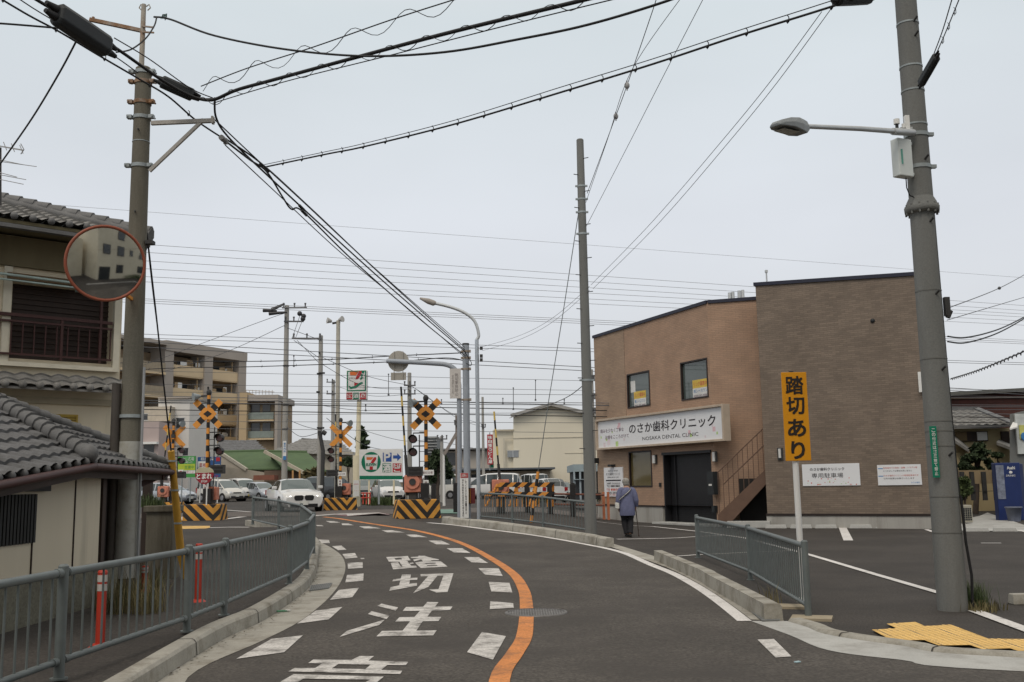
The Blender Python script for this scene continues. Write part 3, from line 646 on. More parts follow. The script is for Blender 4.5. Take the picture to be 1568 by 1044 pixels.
b = MB(); b.prism([WA.w(0, tA-.3)-WA.n*.3, WA.w(WA.L, tB-.3)-WA.n*.3, WB.w(WB.L, tE-.3)-WB.n*.3, WC.w(.2, tB-.3)-WC.n*7, WA.w(0, tA-.3)-WA.n*7], (0, 0, .1)); 
b.prism([WC.w(.2, tC-.25)-WC.n*.3, WC.w(WC.L-.2, tD-.25)-WC.n*.3, WC.w(WC.L-.3, tD-.25)+V((.33, .94, 0))*7, WC.w(.2, tC-.25)-WC.n*7], (0, 0, .1)); b.build('roof_deck', concrete, CLI)
b = MB()
def coping(W, t0, t1, ua=0, ub=None, h=.11):
    ub = W.L if ub is None else ub
    b.prism([W.w(ua, t0-.04, .05), W.w(ub, t1-.04, .05), W.w(ub, t1+h-.04, .05), W.w(ua, t0+h-.04, .05)], -W.n*.35)
coping(WA, tA, tB, -.04); coping(WB, tB, tE, .02); coping(WC, tC, tD, -.05); b.build('roof_coping', navy, CLI)
pl_m = mat('plinth_concrete', (.36, .35, .325), .85, .1, 3, dirt=((.24, .225, .2), 2, .4), streak=True)
b = MB(); WA.box(b, (-.02, 0, sd[0]-.1, pz-.05), -.2, .03, 0); b.build('plinth', pl_m, CLI)
b = MB(); WC.box(b, (-.02, 0, WC.L, .36), -.2, .03, 0); b.build('plinth', pl_m, CLI)
b = MB(); WA.box(b, (-.03, pz-.05, sd[0]-.06, pz), -.1, .06); b.build('plinth_trim', dark_frame, CLI); b = MB(); WC.box(b, (-.03, .36, WC.L, .42), -.1, .06); b.build('plinth_trim', dark_frame, CLI); b = MB(); WA.box(b, (cu-.012, pz, cu+.012, ptop(cu)-.1), -.1, -.01); b.build('wall_joint', dark_frame, CLI)
gl_clinic = glass('clinic_glass', (.075, .095, .09), .03, .9); gl_warm = glass('clinic_glass_warm', (.12, .095, .04), .06, .5)
pos_y = mat('poster_yellow', (.62, .44, .08), .6); pos_w = mat('poster_white', (.62, .62, .6), .6); ink = mat('ink_dark', (.035, .03, .035), .7); ink_b = mat('ink_blue', (.05, .2, .45), .7); ink_r = mat('ink_red', (.55, .12, .09), .7); ink_p = mat('ink_purple', (.12, .05, .09), .7)
def window(W, r, g, t=.05, parent=CLI, dep=-.06):
    b = MB(); W.frame(b, (r[0]-.015, r[1]-.015, r[2]+.015, r[3]+.015), t, -.16, .02); f = b.build('window', dark_frame, parent)
    b = MB(); W.box(b, (r[0]+t-.02, r[1]+t-.02, r[2]-t+.02, r[3]-t+.02), -.1, dep); b.build('pane', g, f); return f
f1 = window(WA, w1, gl_clinic); f2 = window(WA, w2, gl_clinic); f3 = window(WA, w3, gl_warm)
def poster(W, f, x0, y0, x1, y1):
    r = W.rect(x0, y0, x1, y1); h = r[3]-r[1]; b = MB(); u0, z0, u1, z1 = r; o = -.057
    W.box(b, (u0, z0+h*.55, u1, z1), -.059, -.055, 0); W.box(b, (u0, z0+h*.22, u1, z0+h*.548), -.059, -.055, 1); W.box(b, (u0, z0, u1, z0+h*.218), -.059, -.055, 1)
    c = (u0+u1)/2; b.text('リンク募集中', W.w(c, z0+h*.77, -.055), W.u, W.z, w=(u1-u0)*.85, h=h*.26, m=3); b.text('㈲シースワン', W.w(c, z0+h*.39, -.055), W.u, W.z, w=(u1-u0)*.88, h=h*.2, m=2)
    b.text('0000-00-0000'.replace('0', '0'), W.w(c, z0+h*.11, -.055), W.u, W.z, w=(u1-u0)*.92, h=h*.15, m=4)
    b.build('poster', [pos_y, pos_w, ink_b, ink_r, ink_p], f)
poster(WA, f2, 1058, 582.5, 1083, 607); poster(WA, f1, 968.5, 600, 987.5, 622)
b = MB(); r = WA.rect(963.5, 584, 971, 600); WA.box(b, r, -.059, -.055); b.build('blind', pos_w, f1)
# shutter
b = MB(); WA.box(b, (sd[0], sd[1], sd[2], sd[3]), -.3, -.26)
n = 34
for i in range(n): z = sd[1]+(sd[3]-sd[1])*(i+.5)/n; WA.box(b, (sd[0]+.4, z-.028, sd[2], z+.028), -.262, -.245)
WA.box(b, (sd[0], sd[1], sd[0]+.06, sd[3]), -.24, .01); WA.box(b, (sd[0]+.4, sd[1], sd[0]+.44, sd[3]), -.24, -.2); WA.box(b, (sd[0]-.03, sd[3], sd[2]+.03, sd[3]+.09), -.2, .05)
b.build('shutter_door', mat('shutter_black', (.017, .017, .019), .5, .15, 3), CLI)
b = MB(); WA.box(b, (sd[0]-.1, 0, sd[2]+.35, .07), -.1, .5); WB.box(b, (-.1, 0, .5, .16), .02, .5); WB.box(b, (.4, 0, 1.7, .2), .95, 1.25); b.build('door_step', concrete_new, CLI, bev=.01)
# lamps, mailbox, camera, meter
lampw = mat('lamp_white', (.6, .6, .58), .4)
for px, py0, py1 in ((1003.5, 697, 709), (1095.5, 692, 706)):
    b = MB(); r = WA.rect(px-2, py0, px+2, py1); WA.box(b, r, .002, .09, 0); WA.box(b, (r[0]+.03, r[1]-.02, r[2]+.06, r[3]+.02), .002, .06, 1); b.build('wall_lamp', [lampw, dark_iron], CLI)
b = MB(); r = WC.rect(1193, 687, 1197, 701); WC.box(b, r, .002, .1, 0); WC.box(b, (r[0]-.05, r[1]-.06, r[2]+.05, r[3]+.03), .002, .05, 1); b.build('wall_lamp', [lampw, dark_iron], CLI)
b = MB(); r = WA.rect(1092, 722, 1103, 757); WA.box(b, r, .03, .26, 0); c_ = WA.w((r[0]+r[2])/2, r[1]+(r[3]-r[1])*.4, .262); WA.box(b, (r[0]+.08, r[1]+.28, r[2]-.08, r[1]+.34), .255, .268, 1); b.build('mailbox', [black_plastic, lampw], CLI, bev=.01)
b = MB(); r = WA.rect(1010, 739, 1013, 745); WA.box(b, r, .0, .04); r = WA.rect(1094, 774, 1099, 784); WA.box(b, r, .0, .12); b.build('intercom', black_plastic, CLI)
b = MB(); WA.box(b, (.02, 2.2, .14, 2.4), .003, .2); WA.box(b, (.02, .8, .2, 1.05), .003, .2); b.build('security_light', black_plastic, CLI)
p = WC.w(*WC.hit(1336, 491)); b = MB(); b.ball(p, .07, n=10); b.build('vent_cap', black_plastic, CLI)
b = MB()
for x, h in ((1117, 7), (1122, 8), (1131.5, 10), (1137, 11)):
    t = at(x, 456, 34.5); b.cyl((t.x, t.y, tB-.3), at(x, 455-h, 34.5), .06, n=8)
b.build('roof_pipe', galv_light, CLI)
b = MB(); t = WC.w(.25, tC-.1, -.4); b.cyl(t, t+V((0, 0, .55)), .025, n=6); b.box(t+V((0, 0, .57)), (.08, .08, .08)); b.build('lightning_rod', galv_light, CLI)
b = MB(); r = WC.rect(1421, 569, 1424, 600); WC.box(b, (WC.L-.17, WC.hit(1421, 600)[1], WC.L-.08, WC.hit(1421, 569)[1]), .002, .15); b.build('vent_pipe', white_paint, CLI)
# outside stair
stair = mat('stair_brown', (.125, .075, .052), .55, .12, 4)
z0, z1 = .18, WB.hit(1172, 731, .4)[1]; u0, u1 = WB.hit(1104, 795, .4)[0], WB.hit(1174, 731, .4)[0]
b = MB()
for o in (.05, .85): b.prism([WB.w(u0-.05, z0-.1, o), WB.w(u0+.25, z0-.12, o), WB.w(u1+.9, z1+.75, o), WB.w(u1+.9, z1+1.08, o), WB.w(u0-.05, z0+.22, o)], WB.n*.05)
n = 13; 
for i in range(n):
    f = i/(n-1); u = u0+(u1+.8-u0)*f; z = z0+.1+(z1+.85-z0)*f; WB.box(b, (u, z-.02, u+.27, z+.02), .1, .85)
b.build('stair_flight', stair, CLI)
b = MB(); n = 11; rt = []
for i in range(n):
    f = i/(n-1); u = u0+.0+(u1-u0+.1)*f; zb = z0+.2+(z1-z0+.1)*f; zt_ = zb+WB.hit(1104, 723, .88)[1]-z0-.2; b.cyl(WB.w(u, zb, .88), WB.w(u, zt_, .88), .011, n=6); rt.append(WB.w(u, zt_, .88))
b.tube(rt, .02); b.tube([p-V((0, 0, .52)) for p in rt[1:]], .022); b.build('stair_railing', stair, CLI)
b = MB(); WB.box(b, (u1-.9, 0.02, u1+.8, 1.5), .04, .06); b.build('stair_shade_panel', mat('painted_shade_dark', (.02, .018, .017), .8), CLI)  # flat dark panel on the wall, painted shade of the opening under the stair
# signboard: a thing of its own fixed to the wall
sg = WA.rect(913, 645, 1108, 672, .3); sg = (sg[0], WA.hit(1107, 672, .3)[1], sg[2], WA.hit(1107, 621, .3)[1]); zl0, zl1 = WA.hit(914, 687, .3)[1], WA.hit(914, 645, .3)[1]
z0, z1 = (sg[1]+zl0)/2, (sg[3]+zl1)/2; u0, u1 = sg[0], sg[2]
SGN = thing('clinic_signboard', 'long white signboard with dental clinic lettering above the black shutter', 'signboard', WA.w((u0+u1)/2, z0, .15))
fc = mat('sign_face_white', (.70, .71, .73), .4, .03, 1); b = MB(); WA.box(b, (u0, z0, u1, z1), .06, .24); b.build('board', fc, SGN)
b = MB(); WA.frame(b, (u0-.06, z0-.06, u1+.06, z1+.06), .075, .05, .34); b.build('frame', mat('sign_frame_tan', (.44, .36, .28), .6), SGN, bev=.01)
b = MB(); Wd = u1-u0; h = z1-z0; T = lambda s, fu, fz, w, hh, m, off=.008: b.text(s, WA.w(u0+Wd*fu, z0+h*fz, .24), WA.u, WA.z, w=Wd*w, h=h*hh, m=m, off=off)
T('のさか歯科クリニック', .615, .60, .655, .34, 0, .012); T('NOSAKA DENTAL CLINIC', .61, .225, .425, .12, 0, .006)
T('痛みを少なく丁寧な', .132, .62, .215, .14, 1, .005); T('治療をこころがけて', .175, .38, .215, .14, 1, .005); b.build('lettering', [ink, ink_p], SGN)
b = MB(); rn = random.Random(3)
for fu, fz, s, m in ((.20, .78, .10, 0), (.19, .7, .07, 0), (.175, .12, .11, 1), (.10, .2, .13, 2), (.08, .3, .06, 1), (.06, .12, .1, 2), (.135, .55, .04, 1), (.76, .3, .08, 0), (.77, .2, .07, 1), (.74, .22, .05, 2), (.93, .33, .09, 0), (.92, .45, .05, 2), (.95, .2, .05, 1), (.03, .4, .05, 1), (.87, .12, .05, 2), (.24, .25, .06, 2)):
    c = WA.w(u0+Wd*fu, z0+h*fz, .2415); s *= h*1.6
    b.poly([c+WA.u*(x*s/2)+WA.z*(y*s/2) for x, y in ((-1, -1), (1, -1), (1, 1), (-1, 1))], m)
b.build('petal_pattern', [mat('petal_pink', (.68, .46, .5), .6), mat('petal_green', (.45, .62, .25), .6), mat('petal_pale', (.68, .6, .63), .6)], SGN)
# notice board by the window
r = WA.rect(924, 716, 954, 759, .05); r = (r[0], WA.hit(924, 760, .05)[1], r[2], r[3]); NB = thing('notice_board', 'white notice board with small print under a spotlight on the clinic wall', 'notice board', WA.w((r[0]+r[2])/2, r[1], .03))
b = MB(); WA.box(b, r, .003, .04); b.build('board', fc, NB); b = MB(); uc = (r[0]+r[2])/2; w_ = r[2]-r[0]; h = r[3]-r[1]
WA.box(b, (uc-w_*.4, r[1]+h*.53, uc+w_*.4, r[1]+h*.575), .0405, .043, 0)
for fz, s, ww, m in ((.88, '痛みを少なく丁寧な治療', .5, 0), (.77, 'のさか歯科クリニック', .75, 0), (.66, 'NOSAKA DENTAL CLINIC', .6, 0), (.45, '診療時間  月火水木金土日', .7, 0), (.36, '午前  ●●●休●●休', .7, 0), (.24, '午後  ●●●休●休', .75, 1), (.13, '予約制  駐車場あり', .6, 0), (.06, '0000-00-0000'.replace('0000-00-0000', '電話でご予約ください'), .7, 1)):
    b.text(s, WA.w(uc, r[1]+h*fz, .041), WA.u, WA.z, w=w_*ww, m=m)
b.build('lettering', [ink, ink_r], NB); b = MB(); WA.box(b, (uc-.12, r[3]+.03, uc+.12, r[3]+.11), .003, .2); b.build('spotlight', black_plastic, NB)
# two parking signs on the brown wall
r = WC.rect(1228, 711, 1318, 744); PS = thing('parking_sign', 'wide white clinic parking sign with two lines of lettering on the brown wall', 'sign', WC.w((r[0]+r[2])/2, r[1], .02))
r = (r[0], WC.hit(1228, 744)[1], r[2], r[3]); b = MB(); WC.box(b, r, .003, .03); b.build('board', fc, PS); b = MB(); uc = (r[0]+r[2])/2-.1; h = r[3]-r[1]; w_ = r[2]-r[0]
b.text('のさか歯科クリニック', WC.w(uc, r[1]+h*.76, .03), WC.u, WC.z, w=w_*.6, h=h*.14, m=0, off=.01); b.text('専用駐車場', WC.w(uc, r[1]+h*.47, .03), WC.u, WC.z, w=w_*.55, h=h*.22, m=0)
for i in range(26):
    x, z = r[0]+.1+rn.random()*(w_-.2), r[1]+.03+rn.random()**2*h*.3; s = .006+rn.random()*.011; c = WC.w(x, z, .0315); b.poly([c+WC.u*(a*s)+WC.z*(d*s) for a, d in ((-1, -1), (1, -1), (1, 1), (-1, 1))], rn.choice((1, 1, 2)))
b.build('lettering', [ink, ink_r, mat('leaf_green_ink', (.35, .55, .2), .7)], PS)
r = WC.rect(1343, 712, 1412, 742); r = (r[0], WC.hit(1343, 743)[1], r[2], WC.hit(1343, 712)[1]); PN = thing('parking_notice', 'smaller white notice with red and black small print right of the parking sign', 'sign', WC.w((r[0]+r[2])/2, r[1], .02))
b = MB(); WC.box(b, r, .003, .03); b.build('board', fc, PN); b = MB(); u0 = r[0]; h = r[3]-r[1]; w_ = r[2]-r[0]
for fz, s, m, ww, x in ((.85, '駐車場内での事故・盗難・トラブル等', 1, .78, .53), (.70, 'につきましては責任を負いません', 0, .66, .47), (.47, 'のさか歯科クリニック専用駐車場です', 1, .8, .54), (.33, '以外の駐車はお断りいたします', 0, .7, .49), (.12, 'のさか歯科', 2, .2, .86)):
    b.text(s, WC.w(u0+w_*x, r[1]+h*fz, .03), WC.u, WC.z, w=w_*ww, h=h*.085, m=m)
for fz in (.82, .45): WC.box(b, (u0+.02, r[1]+h*fz-.012, u0+.16, r[1]+h*fz+.012), .0302, .032, 2)
b.build('lettering', [ink, ink_r, ink_b], PN)
# ---------------------------------------------------------------- buildings beyond the railway (left)
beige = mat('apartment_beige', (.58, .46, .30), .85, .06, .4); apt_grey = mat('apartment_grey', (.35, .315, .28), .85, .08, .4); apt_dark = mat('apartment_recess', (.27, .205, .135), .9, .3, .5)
glass_dk = glass('window_dark', (.04, .045, .05), .1, .6); railgrey = mat('balcony_glass', (.21, .245, .225), .3)
b_m = mat('balcony_bars', (.3, .25, .18), .7)
def apt_wall():
    Q = at(373, 740, 140); d = V((1, 1.94, 0)).normalized(); P = V((Q.x, Q.y, 0))-d*30
    return Wall(P, Q)
WP = apt_wall(); APT = thing('apartment_building', 'five-storey beige apartment block with grey columns and open balconies', 'building', (WP.P.x, WP.P.y, 0))
zt = WP.hit(371, 549)[1]; fh = (zt-1.0)/6.15
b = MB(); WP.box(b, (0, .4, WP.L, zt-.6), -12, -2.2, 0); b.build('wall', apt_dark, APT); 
us = [WP.hit(x, 600)[0] for x in (208, 255, 316, 368)]
b = MB()
for u in us[1:]: WP.box(b, (u-.75, .4, u+.75, zt-.4), -2.3, .35)
b.build('column', apt_grey, APT)
b = MB(); WP.box(b, (us[1]-.75, zt-.4, us[3]+.75, zt+.9), -12.5, .5); WP.box(b, (0, zt+.2, us[1]-.75, zt+.7), -12.5, .8); b.build('roof', apt_grey, APT)
tan_screen = mat('tan_screen', (.36, .26, .15), .8)
for k in range(6):
    z = zt-.4-fh*(k+1)
    b = MB()
    for ua, ub in ((us[1]+.75, us[2]-.75), (us[2]+.75, us[3]-.75)): WP.box(b, (ua, z, ub, z+1.35), -.1, .15)
    WP.box(b, (us[1], z-.15, us[3], z-.001), -2.2, .1); b.build('balcony', beige, APT)
    b = MB(); WP.box(b, (us[0]-3, z-.2, us[1]-.75, z+.1), -2.2, .6, 0); WP.box(b, (us[0]-3, z+.1, us[1]-.75, z+1.3), .4, .5, 1); b.build('side_balcony', [beige, b_m], APT)
    for ua, ub in ((us[1]+.75, us[2]-.75), (us[2]+.75, us[3]-.75)):
        for t in (.12, .55): f = MB(); WP.box(f, (ua+(ub-ua)*t, z+.1, ua+(ub-ua)*(t+.33), z+2.2), -2.19, -2.1, 0); f.build('balcony_window', glass_dk, APT)
        f = MB()
        for _ in range(4): u = ua+.3+rn.random()*(ub-ua-1); WP.box(f, (u, z+1.4, u+.4+rn.random()*.8, z+1.7+rn.random()*.6), -.6, -.5, rn.choice((1, 2)))
        WP.box(f, ((ub-.9), z+1.35, ub-.82, z+fh-.3), -.2, -.05, 2)
        f.build('balcony_clutter', [glass_dk, white_paint, tan_screen], APT)
AP2 = thing('apartment_annex', 'low three-storey end block of flats with glazed balconies and grey frame', 'building', (at(400, 740, 132).x, 132, 0))
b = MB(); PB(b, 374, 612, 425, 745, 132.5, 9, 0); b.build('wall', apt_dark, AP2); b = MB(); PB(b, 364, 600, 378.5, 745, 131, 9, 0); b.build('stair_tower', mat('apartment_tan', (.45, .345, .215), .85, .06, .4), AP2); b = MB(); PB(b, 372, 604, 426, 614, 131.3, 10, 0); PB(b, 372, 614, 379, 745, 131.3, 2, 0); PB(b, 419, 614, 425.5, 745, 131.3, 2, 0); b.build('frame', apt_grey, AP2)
for y in (643, 671.5):
    b = MB(); PB(b, 379, y-1, 419, y+2, 131.6, 1.0, 1); PB(b, 379, y-12, 419, y-1, 131.8, .1, 0); b.build('balcony', [railgrey, beige], AP2)
    
    for xa, xb in ((384, 398), (402, 414)): b = MB(); PB(b, xa, y-24, xb, y-10, 132.35, .1, 0); b.build('balcony_window', glass_dk, AP2)
b = MB()
for i in range(9): x = 377+i*5; b.bar(at(x, 604, 135), at(x, 597, 135), .06, .06)
b.bar(at(375, 597, 135), at(420, 600, 135), .08, .08); b.build('roof_railing', apt_grey, AP2)
def boxhouse(name, label, x0, y0, x1, yb, Y, dep, wallm, wins=(), roof=None, flat=None):
    g = at((x0+x1)/2, yb, Y); t = thing(name, label, 'house', (g.x, Y, ter(g.x, Y)))
    b = MB(); a, c = at(x0, y0, Y), at(x1, y0, Y); z0 = ter(g.x, Y)-.05; b.box(((a.x+c.x)/2, Y+dep/2, (a.z+z0)/2), (c.x-a.x, dep, a.z-z0)); b.build('wall', wallm, t)
    for (p, q, r, s) in wins:
        b = MB(); PB(b, p, q, r, s, Y-.04, .06); w = b.build('window', glass_dk, t); b = MB(); PB(b, p-1, q-1, r+1, q, Y-.06, .1); PB(b, p-1, s, r+1, s+1, Y-.06, .1); b.build('frame', galv_light, w)
    if flat: b = MB(); PB(b, x0-1, y0-flat, x1+1, y0, Y-.3, dep+.6); b.build('roof', apt_grey, t)
    return t
pinkw = mat('wall_pinkish', (.42, .345, .325), .85, .06, .6); whitew = mat('wall_offwhite', (.62, .60, .565), .85, .05, .5)
t = boxhouse('white_house', 'narrow white two-storey house with flat roof before the apartment block', 243, 610, 291, 750, 84, 8, whitew, ((270, 640, 282, 656), (280, 686, 288, 697)), flat=3)
t = boxhouse('pink_house', 'pale pink flat-roofed house with dark windows beside the narrow white house', 205, 646, 244, 750, 80, 7, pinkw, ((212, 634, 226, 643), (219, 680, 236, 700)))
b = MB(); PB(b, 205, 622, 262, 646, 83, 4); b.build('upper_storey', mat('wall_sand', (.47, .42, .34), .85), t)
b = MB(); PB(b, 216, 676, 240, 680, 79.5, .5); b.build('awning', white_paint, t)
def gable(name, label, cat, ridge, el, er, Y, dep, wallx, wallm, roofm, yb, wins=(), barge=None, rt=None):
    """house whose roof slope faces the camera: ridge (x0,y0,x1,y1), eave left/right px"""
    x0, y0, x1, y1 = ridge; c = at((el[0]+er[0])/2, yb, Y); t = thing(name, label, cat, (c.x, Y, ter(c.x, Y)))
    r0, r1 = at(x0, y0, Y+dep), at(x1, y1, Y+dep); e0, e1 = at(*el, Y), at(*er, Y)
    b = MB(); 
    if rt: tiles(b, e0, e1-e0, r0-e0, [e0, e1, r1, r0], pu=rt, pv=rt)
    else: b.prism([e0, e1, r1, r0], (0, 0, -.12))
    b2 = V((r0.x, Y+2*dep, e0.z)); b3 = V((r1.x, Y+2*dep, e1.z)); b.prism([r0, r1, b3, b2], (0, 0, -.1))
    ro = b.build('roof', roofm, t)
    b = MB(); n = 14
    for i in range(n): b.cyl(r0.lerp(r1, i/n), r0.lerp(r1, (i+1)/n), .16, n=6)
    b.build('ridge', barge or roofm, ro)
    b = MB(); a, d = at(wallx[0], el[1], Y+.7), at(wallx[1], er[1], Y+.7); z = e0.z-.05; b.box(((a.x+d.x)/2, Y+.7+dep*.6, (z+.3)/2), (d.x-a.x, dep*1.2, z-.3)); 
    b.build('wall', wallm, t)
    for (p, q, r, s) in wins: b = MB(); PB(b, p, q, r, s, Y+.66, .08); b.build('window', glass_dk, t)
    return t
roof_green = mat('roof_green', (.078, .122, .058), .8, .12, 1.2, dirt=((.07, .11, .06), .8, .4)); timber = mat('old_timber', (.14, .10, .075), .85, .2, 1)
gable('grey_roof_house', 'grey tiled roof house standing between the green roof and the apartments', 'house', (338, 675, 392, 677), (318, 692), (410, 691), 106, 5.5, (325, 405), timber, tile_grey, 750, barge=tile_ridge, rt=.85)
gable('grey_roof_house', 'wide grey tiled house behind the right-hand green roof and grey pole', 'house', (462, 672, 520, 678), (410, 693), (545, 697), 112, 7, (420, 540), mat('wall_stucco', (.38, .35, .29), .85), tile_warm, 750, ((512, 700, 532, 706),), barge=tile_ridge, rt=.85)
tan_wall = mat('wall_tan', (.42, .37, .30), .85, .08, .5, dirt=((.32, .28, .22), .5, .4))
t = gable('green_roof_house', 'single-storey house with green sheet roof and pale gable wall behind the parked minivans', 'house', (332, 692, 405, 690), (376, 718), (437, 717), 96, 4.6, (338, 436), tan_wall, roof_green, 752)
b = MB(); P0, P1, P2 = at(318, 712, 95.5), at(335, 691, 96), at(378, 719, 95.5); b.prism([at(318, 766, 95.5), at(416, 766, 95.5), at(416, 725, 95.5), P2, P1, P0], (0, .3, 0)); b.build('gable_wall', tan_wall, t)
b = MB(); b.bar(P1, P2, .4, .26); b.bar(P0, P1, .4, .26); b.build('bargeboard', mat('barge_cream', (.5, .46, .38), .8), t)
t = gable('green_roof_house', 'second green roofed house with a brown porch, half hidden by the white car', 'house', (410, 691, 470, 692), (437, 719), (500, 720), 92, 5, (405, 498), mat('wall_brown', (.16, .115, .085), .85, .2, .6), roof_green, 752)
b = MB(); b.bar(at(405, 691, 91.7), at(466, 724, 91.4), .4, .28); b.build('bargeboard', mat('barge_tan', (.42, .38, .3), .8), t)
b = MB(); PB(b, 388, 727, 420, 735, 90, 1.6); b.build('porch_roof', mat('porch_rust', (.22, .09, .06), .8), t)
for x in (448.5, 459): b = MB(); b.bar(at(x, 720, 89), at(x, 752, 89), .14, .14); b.build('porch_post', mat('porch_orange', (.45, .25, .10), .7), t)
bw = mat('block_wall', (.25, .215, .165), .9, .12, 1.5, .2, dirt=((.16, .135, .1), .8, .4))
def blockwall(label, x0, y0, x1, y1, Y):
    a, c = at(x0, y0, Y), at(x1, y0, Y); z = ter(a.x, Y); b = MB(); b.box(((a.x+c.x)/2, Y, (a.z+z)/2), (c.x-a.x, .15, a.z-z)); b.box(((a.x+c.x)/2, Y, a.z+.03), (c.x-a.x+.05, .22, .06))
    tag(b.build('block_wall', bw, loc=((a.x+c.x)/2, Y, z)), label, 'wall')
blockwall('brown block wall behind the moving white car, below the green roof', 408, 738, 500, 763, 90.5)
blockwall('tan block wall behind the convenience store billboard and parked white car', 500, 741, 760, 758, 94)
# ---------------------------------------------------------------- right side beyond the railway
fac = mat('factory_cream', (.66, .61, .49), .8, .04, .3, dirt=((.56, .51, .40), .25, .36), streak=True)
Yf = 92; FA = thing('cream_factory', 'large cream gabled factory wall behind the railway fence', 'building', (at(840, 740, Yf).x, Yf, .3))
b = MB(); P = [at(x, y, Yf) for x, y in ((786, 765), (930, 765), (930, 641), (893, 630), (843, 619), (786, 635))]; b.prism(P, (0, 20, 0)); PB(b, 756, 658, 786, 765, Yf+.3, 15); b.build('wall', fac, FA)
b = MB(); b.bar(at(782, 636.5, Yf-.3), at(844, 619, Yf-.3), .7, .28); b.bar(at(843, 619, Yf-.3), at(935, 641, Yf-.3), .7, .28); b.build('roof_edge', mat('factory_roof_edge', (.33, .32, .30), .7), FA)
for r in ((777, 690, 794, 700),):
    b = MB(); PB(b, *r, Yf-.05, .15); w = b.build('window', glass('factory_glass', (.25, .27, .29), .2), FA); b = MB(); PB(b, 776, 689, 795, 690, Yf-.08, .1); PB(b, 785, 690, 786, 700, Yf-.08, .1); b.build('frame', galv_light, w)
b = MB(); 
for y in (669.5, 693): PB(b, 770 if y < 680 else 865, y, 894, y+.8, Yf-.05, .08)
PB(b, 771, 672, 773, 716, Yf-.2, .15); PB(b, 756, 657, 787, 659, Yf-.1, .3); b.build('pipe', mat('pipe_cream', (.5, .46, .37), .7), FA)
SH = thing('railway_shop', 'single-storey shop with dark flat canopy roof in front of the cream factory', 'shop', (at(770, 740, 84).x, 84, .3))
shop = mat('shop_wall', (.34, .29, .22), .85, .08, .6)
b = MB(); PB(b, 692, 720, 842, 768, 84, 8); b.build('wall', shop, SH)
b = MB(); PB(b, 687, 715, 850, 720.5, 83, 10); b.build('roof', mat('roof_slate', (.10, .115, .13), .7, .1, 1), SH)
for r in ((757, 724, 781, 745), (806, 724, 830, 742), (722, 726, 745, 744)): b = MB(); PB(b, *r, 83.95, .1); w = b.build('window', glass_dk, SH); b = MB(); PB(b, (r[0]+r[2])/2-.6, r[1], (r[0]+r[2])/2+.6, r[3], 83.9, .1); b.build('frame', brown_dark, w)
b = MB(); a = at(722, 742, 82.9); PB(b, 721, 731, 744, 744, 82.9, .06); s_ = tag(b.build('shop_poster', [fc]), 'white and green poster panel on the shop front behind the street lamp', 'poster')
GB = thing('grey_warehouse', 'grey warehouse with long flat roof far behind the street lamp', 'building', (at(720, 740, 130).x, 130, .3))
b = MB(); PB(b, 664, 689, 770, 760, 130, 15); b.build('wall', mat('warehouse_wall', (.40, .37, .33), .85, .05, .3), GB); b = MB(); PB(b, 655, 685, 772, 689, 129, 17); b.build('roof', mat('warehouse_roof', (.2, .2, .2), .8), GB)
b = MB(); PB(b, 680, 693, 700, 712, 129.9, .2); b.build('window', glass_dk, GB)
HS = thing('grey_roof_house', 'low dark roofed house beside the warehouse and tree', 'house', (at(690, 740, 105).x, 105, .3))
b = MB(); b.prism([at(664, 732, 105), at(722, 732, 105), at(708, 716, 109), at(676, 716, 109)], (0, 0, .1)); b.build('roof', tile_grey, HS); b = MB(); PB(b, 668, 732, 716, 758, 105.6, 4); b.build('wall', timber, HS)
BL = thing('blue_shed', 'pale blue steel framed shed beside the clinic, behind the tall bare pole', 'shed', (at(895, 740, 50).x, 50, .2))
b = MB(); PB(b, 878, 710, 925, 722, 50, 6); b.build('fascia', mat('pale_blue_steel', (.30, .37, .40), .6), BL); b = MB(); PB(b, 880, 722, 925, 765, 52, 4); b.build('wall', mat('shed_dark', (.06, .065, .07), .8), BL)
pb_m = mat('pale_blue_post', (.32, .38, .42), .6)
for x in (879, 888, 905): b = MB(); PB(b, x, 722, x+1.5, 765, 50, .15); b.build('post', pb_m, BL)
b = MB(); PB(b, 878, 733, 910, 734.5, 49.9, .1); b.build('rail', pb_m, BL)
# apartment far behind crossing mast
b = MB(); PB(b, 652, 668, 669, 700, 170, 14); g = at(660, 740, 170)
FT = thing('far_tower', 'small far grey block with louvred facade behind the near crossing mast', 'building', (g.x, 170, .3)); b.build('wall', mat('tower_grey', (.20, .21, .21), .85), FT)
b = MB()
for k in range(6): PB(b, 652, 669+k*4.5, 669, 670.5+k*4.5, 169.6, .3)
b.build('louvre_band', mat('louvre_light', (.36, .37, .37), .8), FT)
# ---------------------------------------------------------------- far right: house, red-brown hall, shop
RH_ = thing('tan_house', 'tan two-storey house with grey tiled hip roof and brown shutters on the right', 'house', (at(1500, 740, 42).x, 42, 0))
tanw = mat('tan_plaster', (.42, .345, .20), .85, .05, .8, dirt=((.34, .28, .17), .7, .35)); b = MB(); PB(b, 1462, 655, 1545, 800, 42, 6, 0); b.build('wall', tanw, RH_)
e0, e1, r0, r1 = at(1440, 652, 41.2), at(1552, 650, 41.2), at(1440, 628, 44.5), at(1494, 627, 44.5)
b = MB(); tiles(b, e0, e1-e0, r0-e0, [e0, e1, r1, r0], pu=.35, pv=.35); b.build('roof', tile_warm, RH_)
b = MB(); b.prism([e1, r1, V((r1.x, 48, r1.z)), V((e1.x, 49, e1.z))], (0, 0, -.06)); b.bar(r1, e1, .3, .2); b.bar(r0, r1, .3, .25); PB(b, 1440, 651, 1552, 654.5, 41.15, .12); b.build('roof_ridge', tile_ridge, RH_)
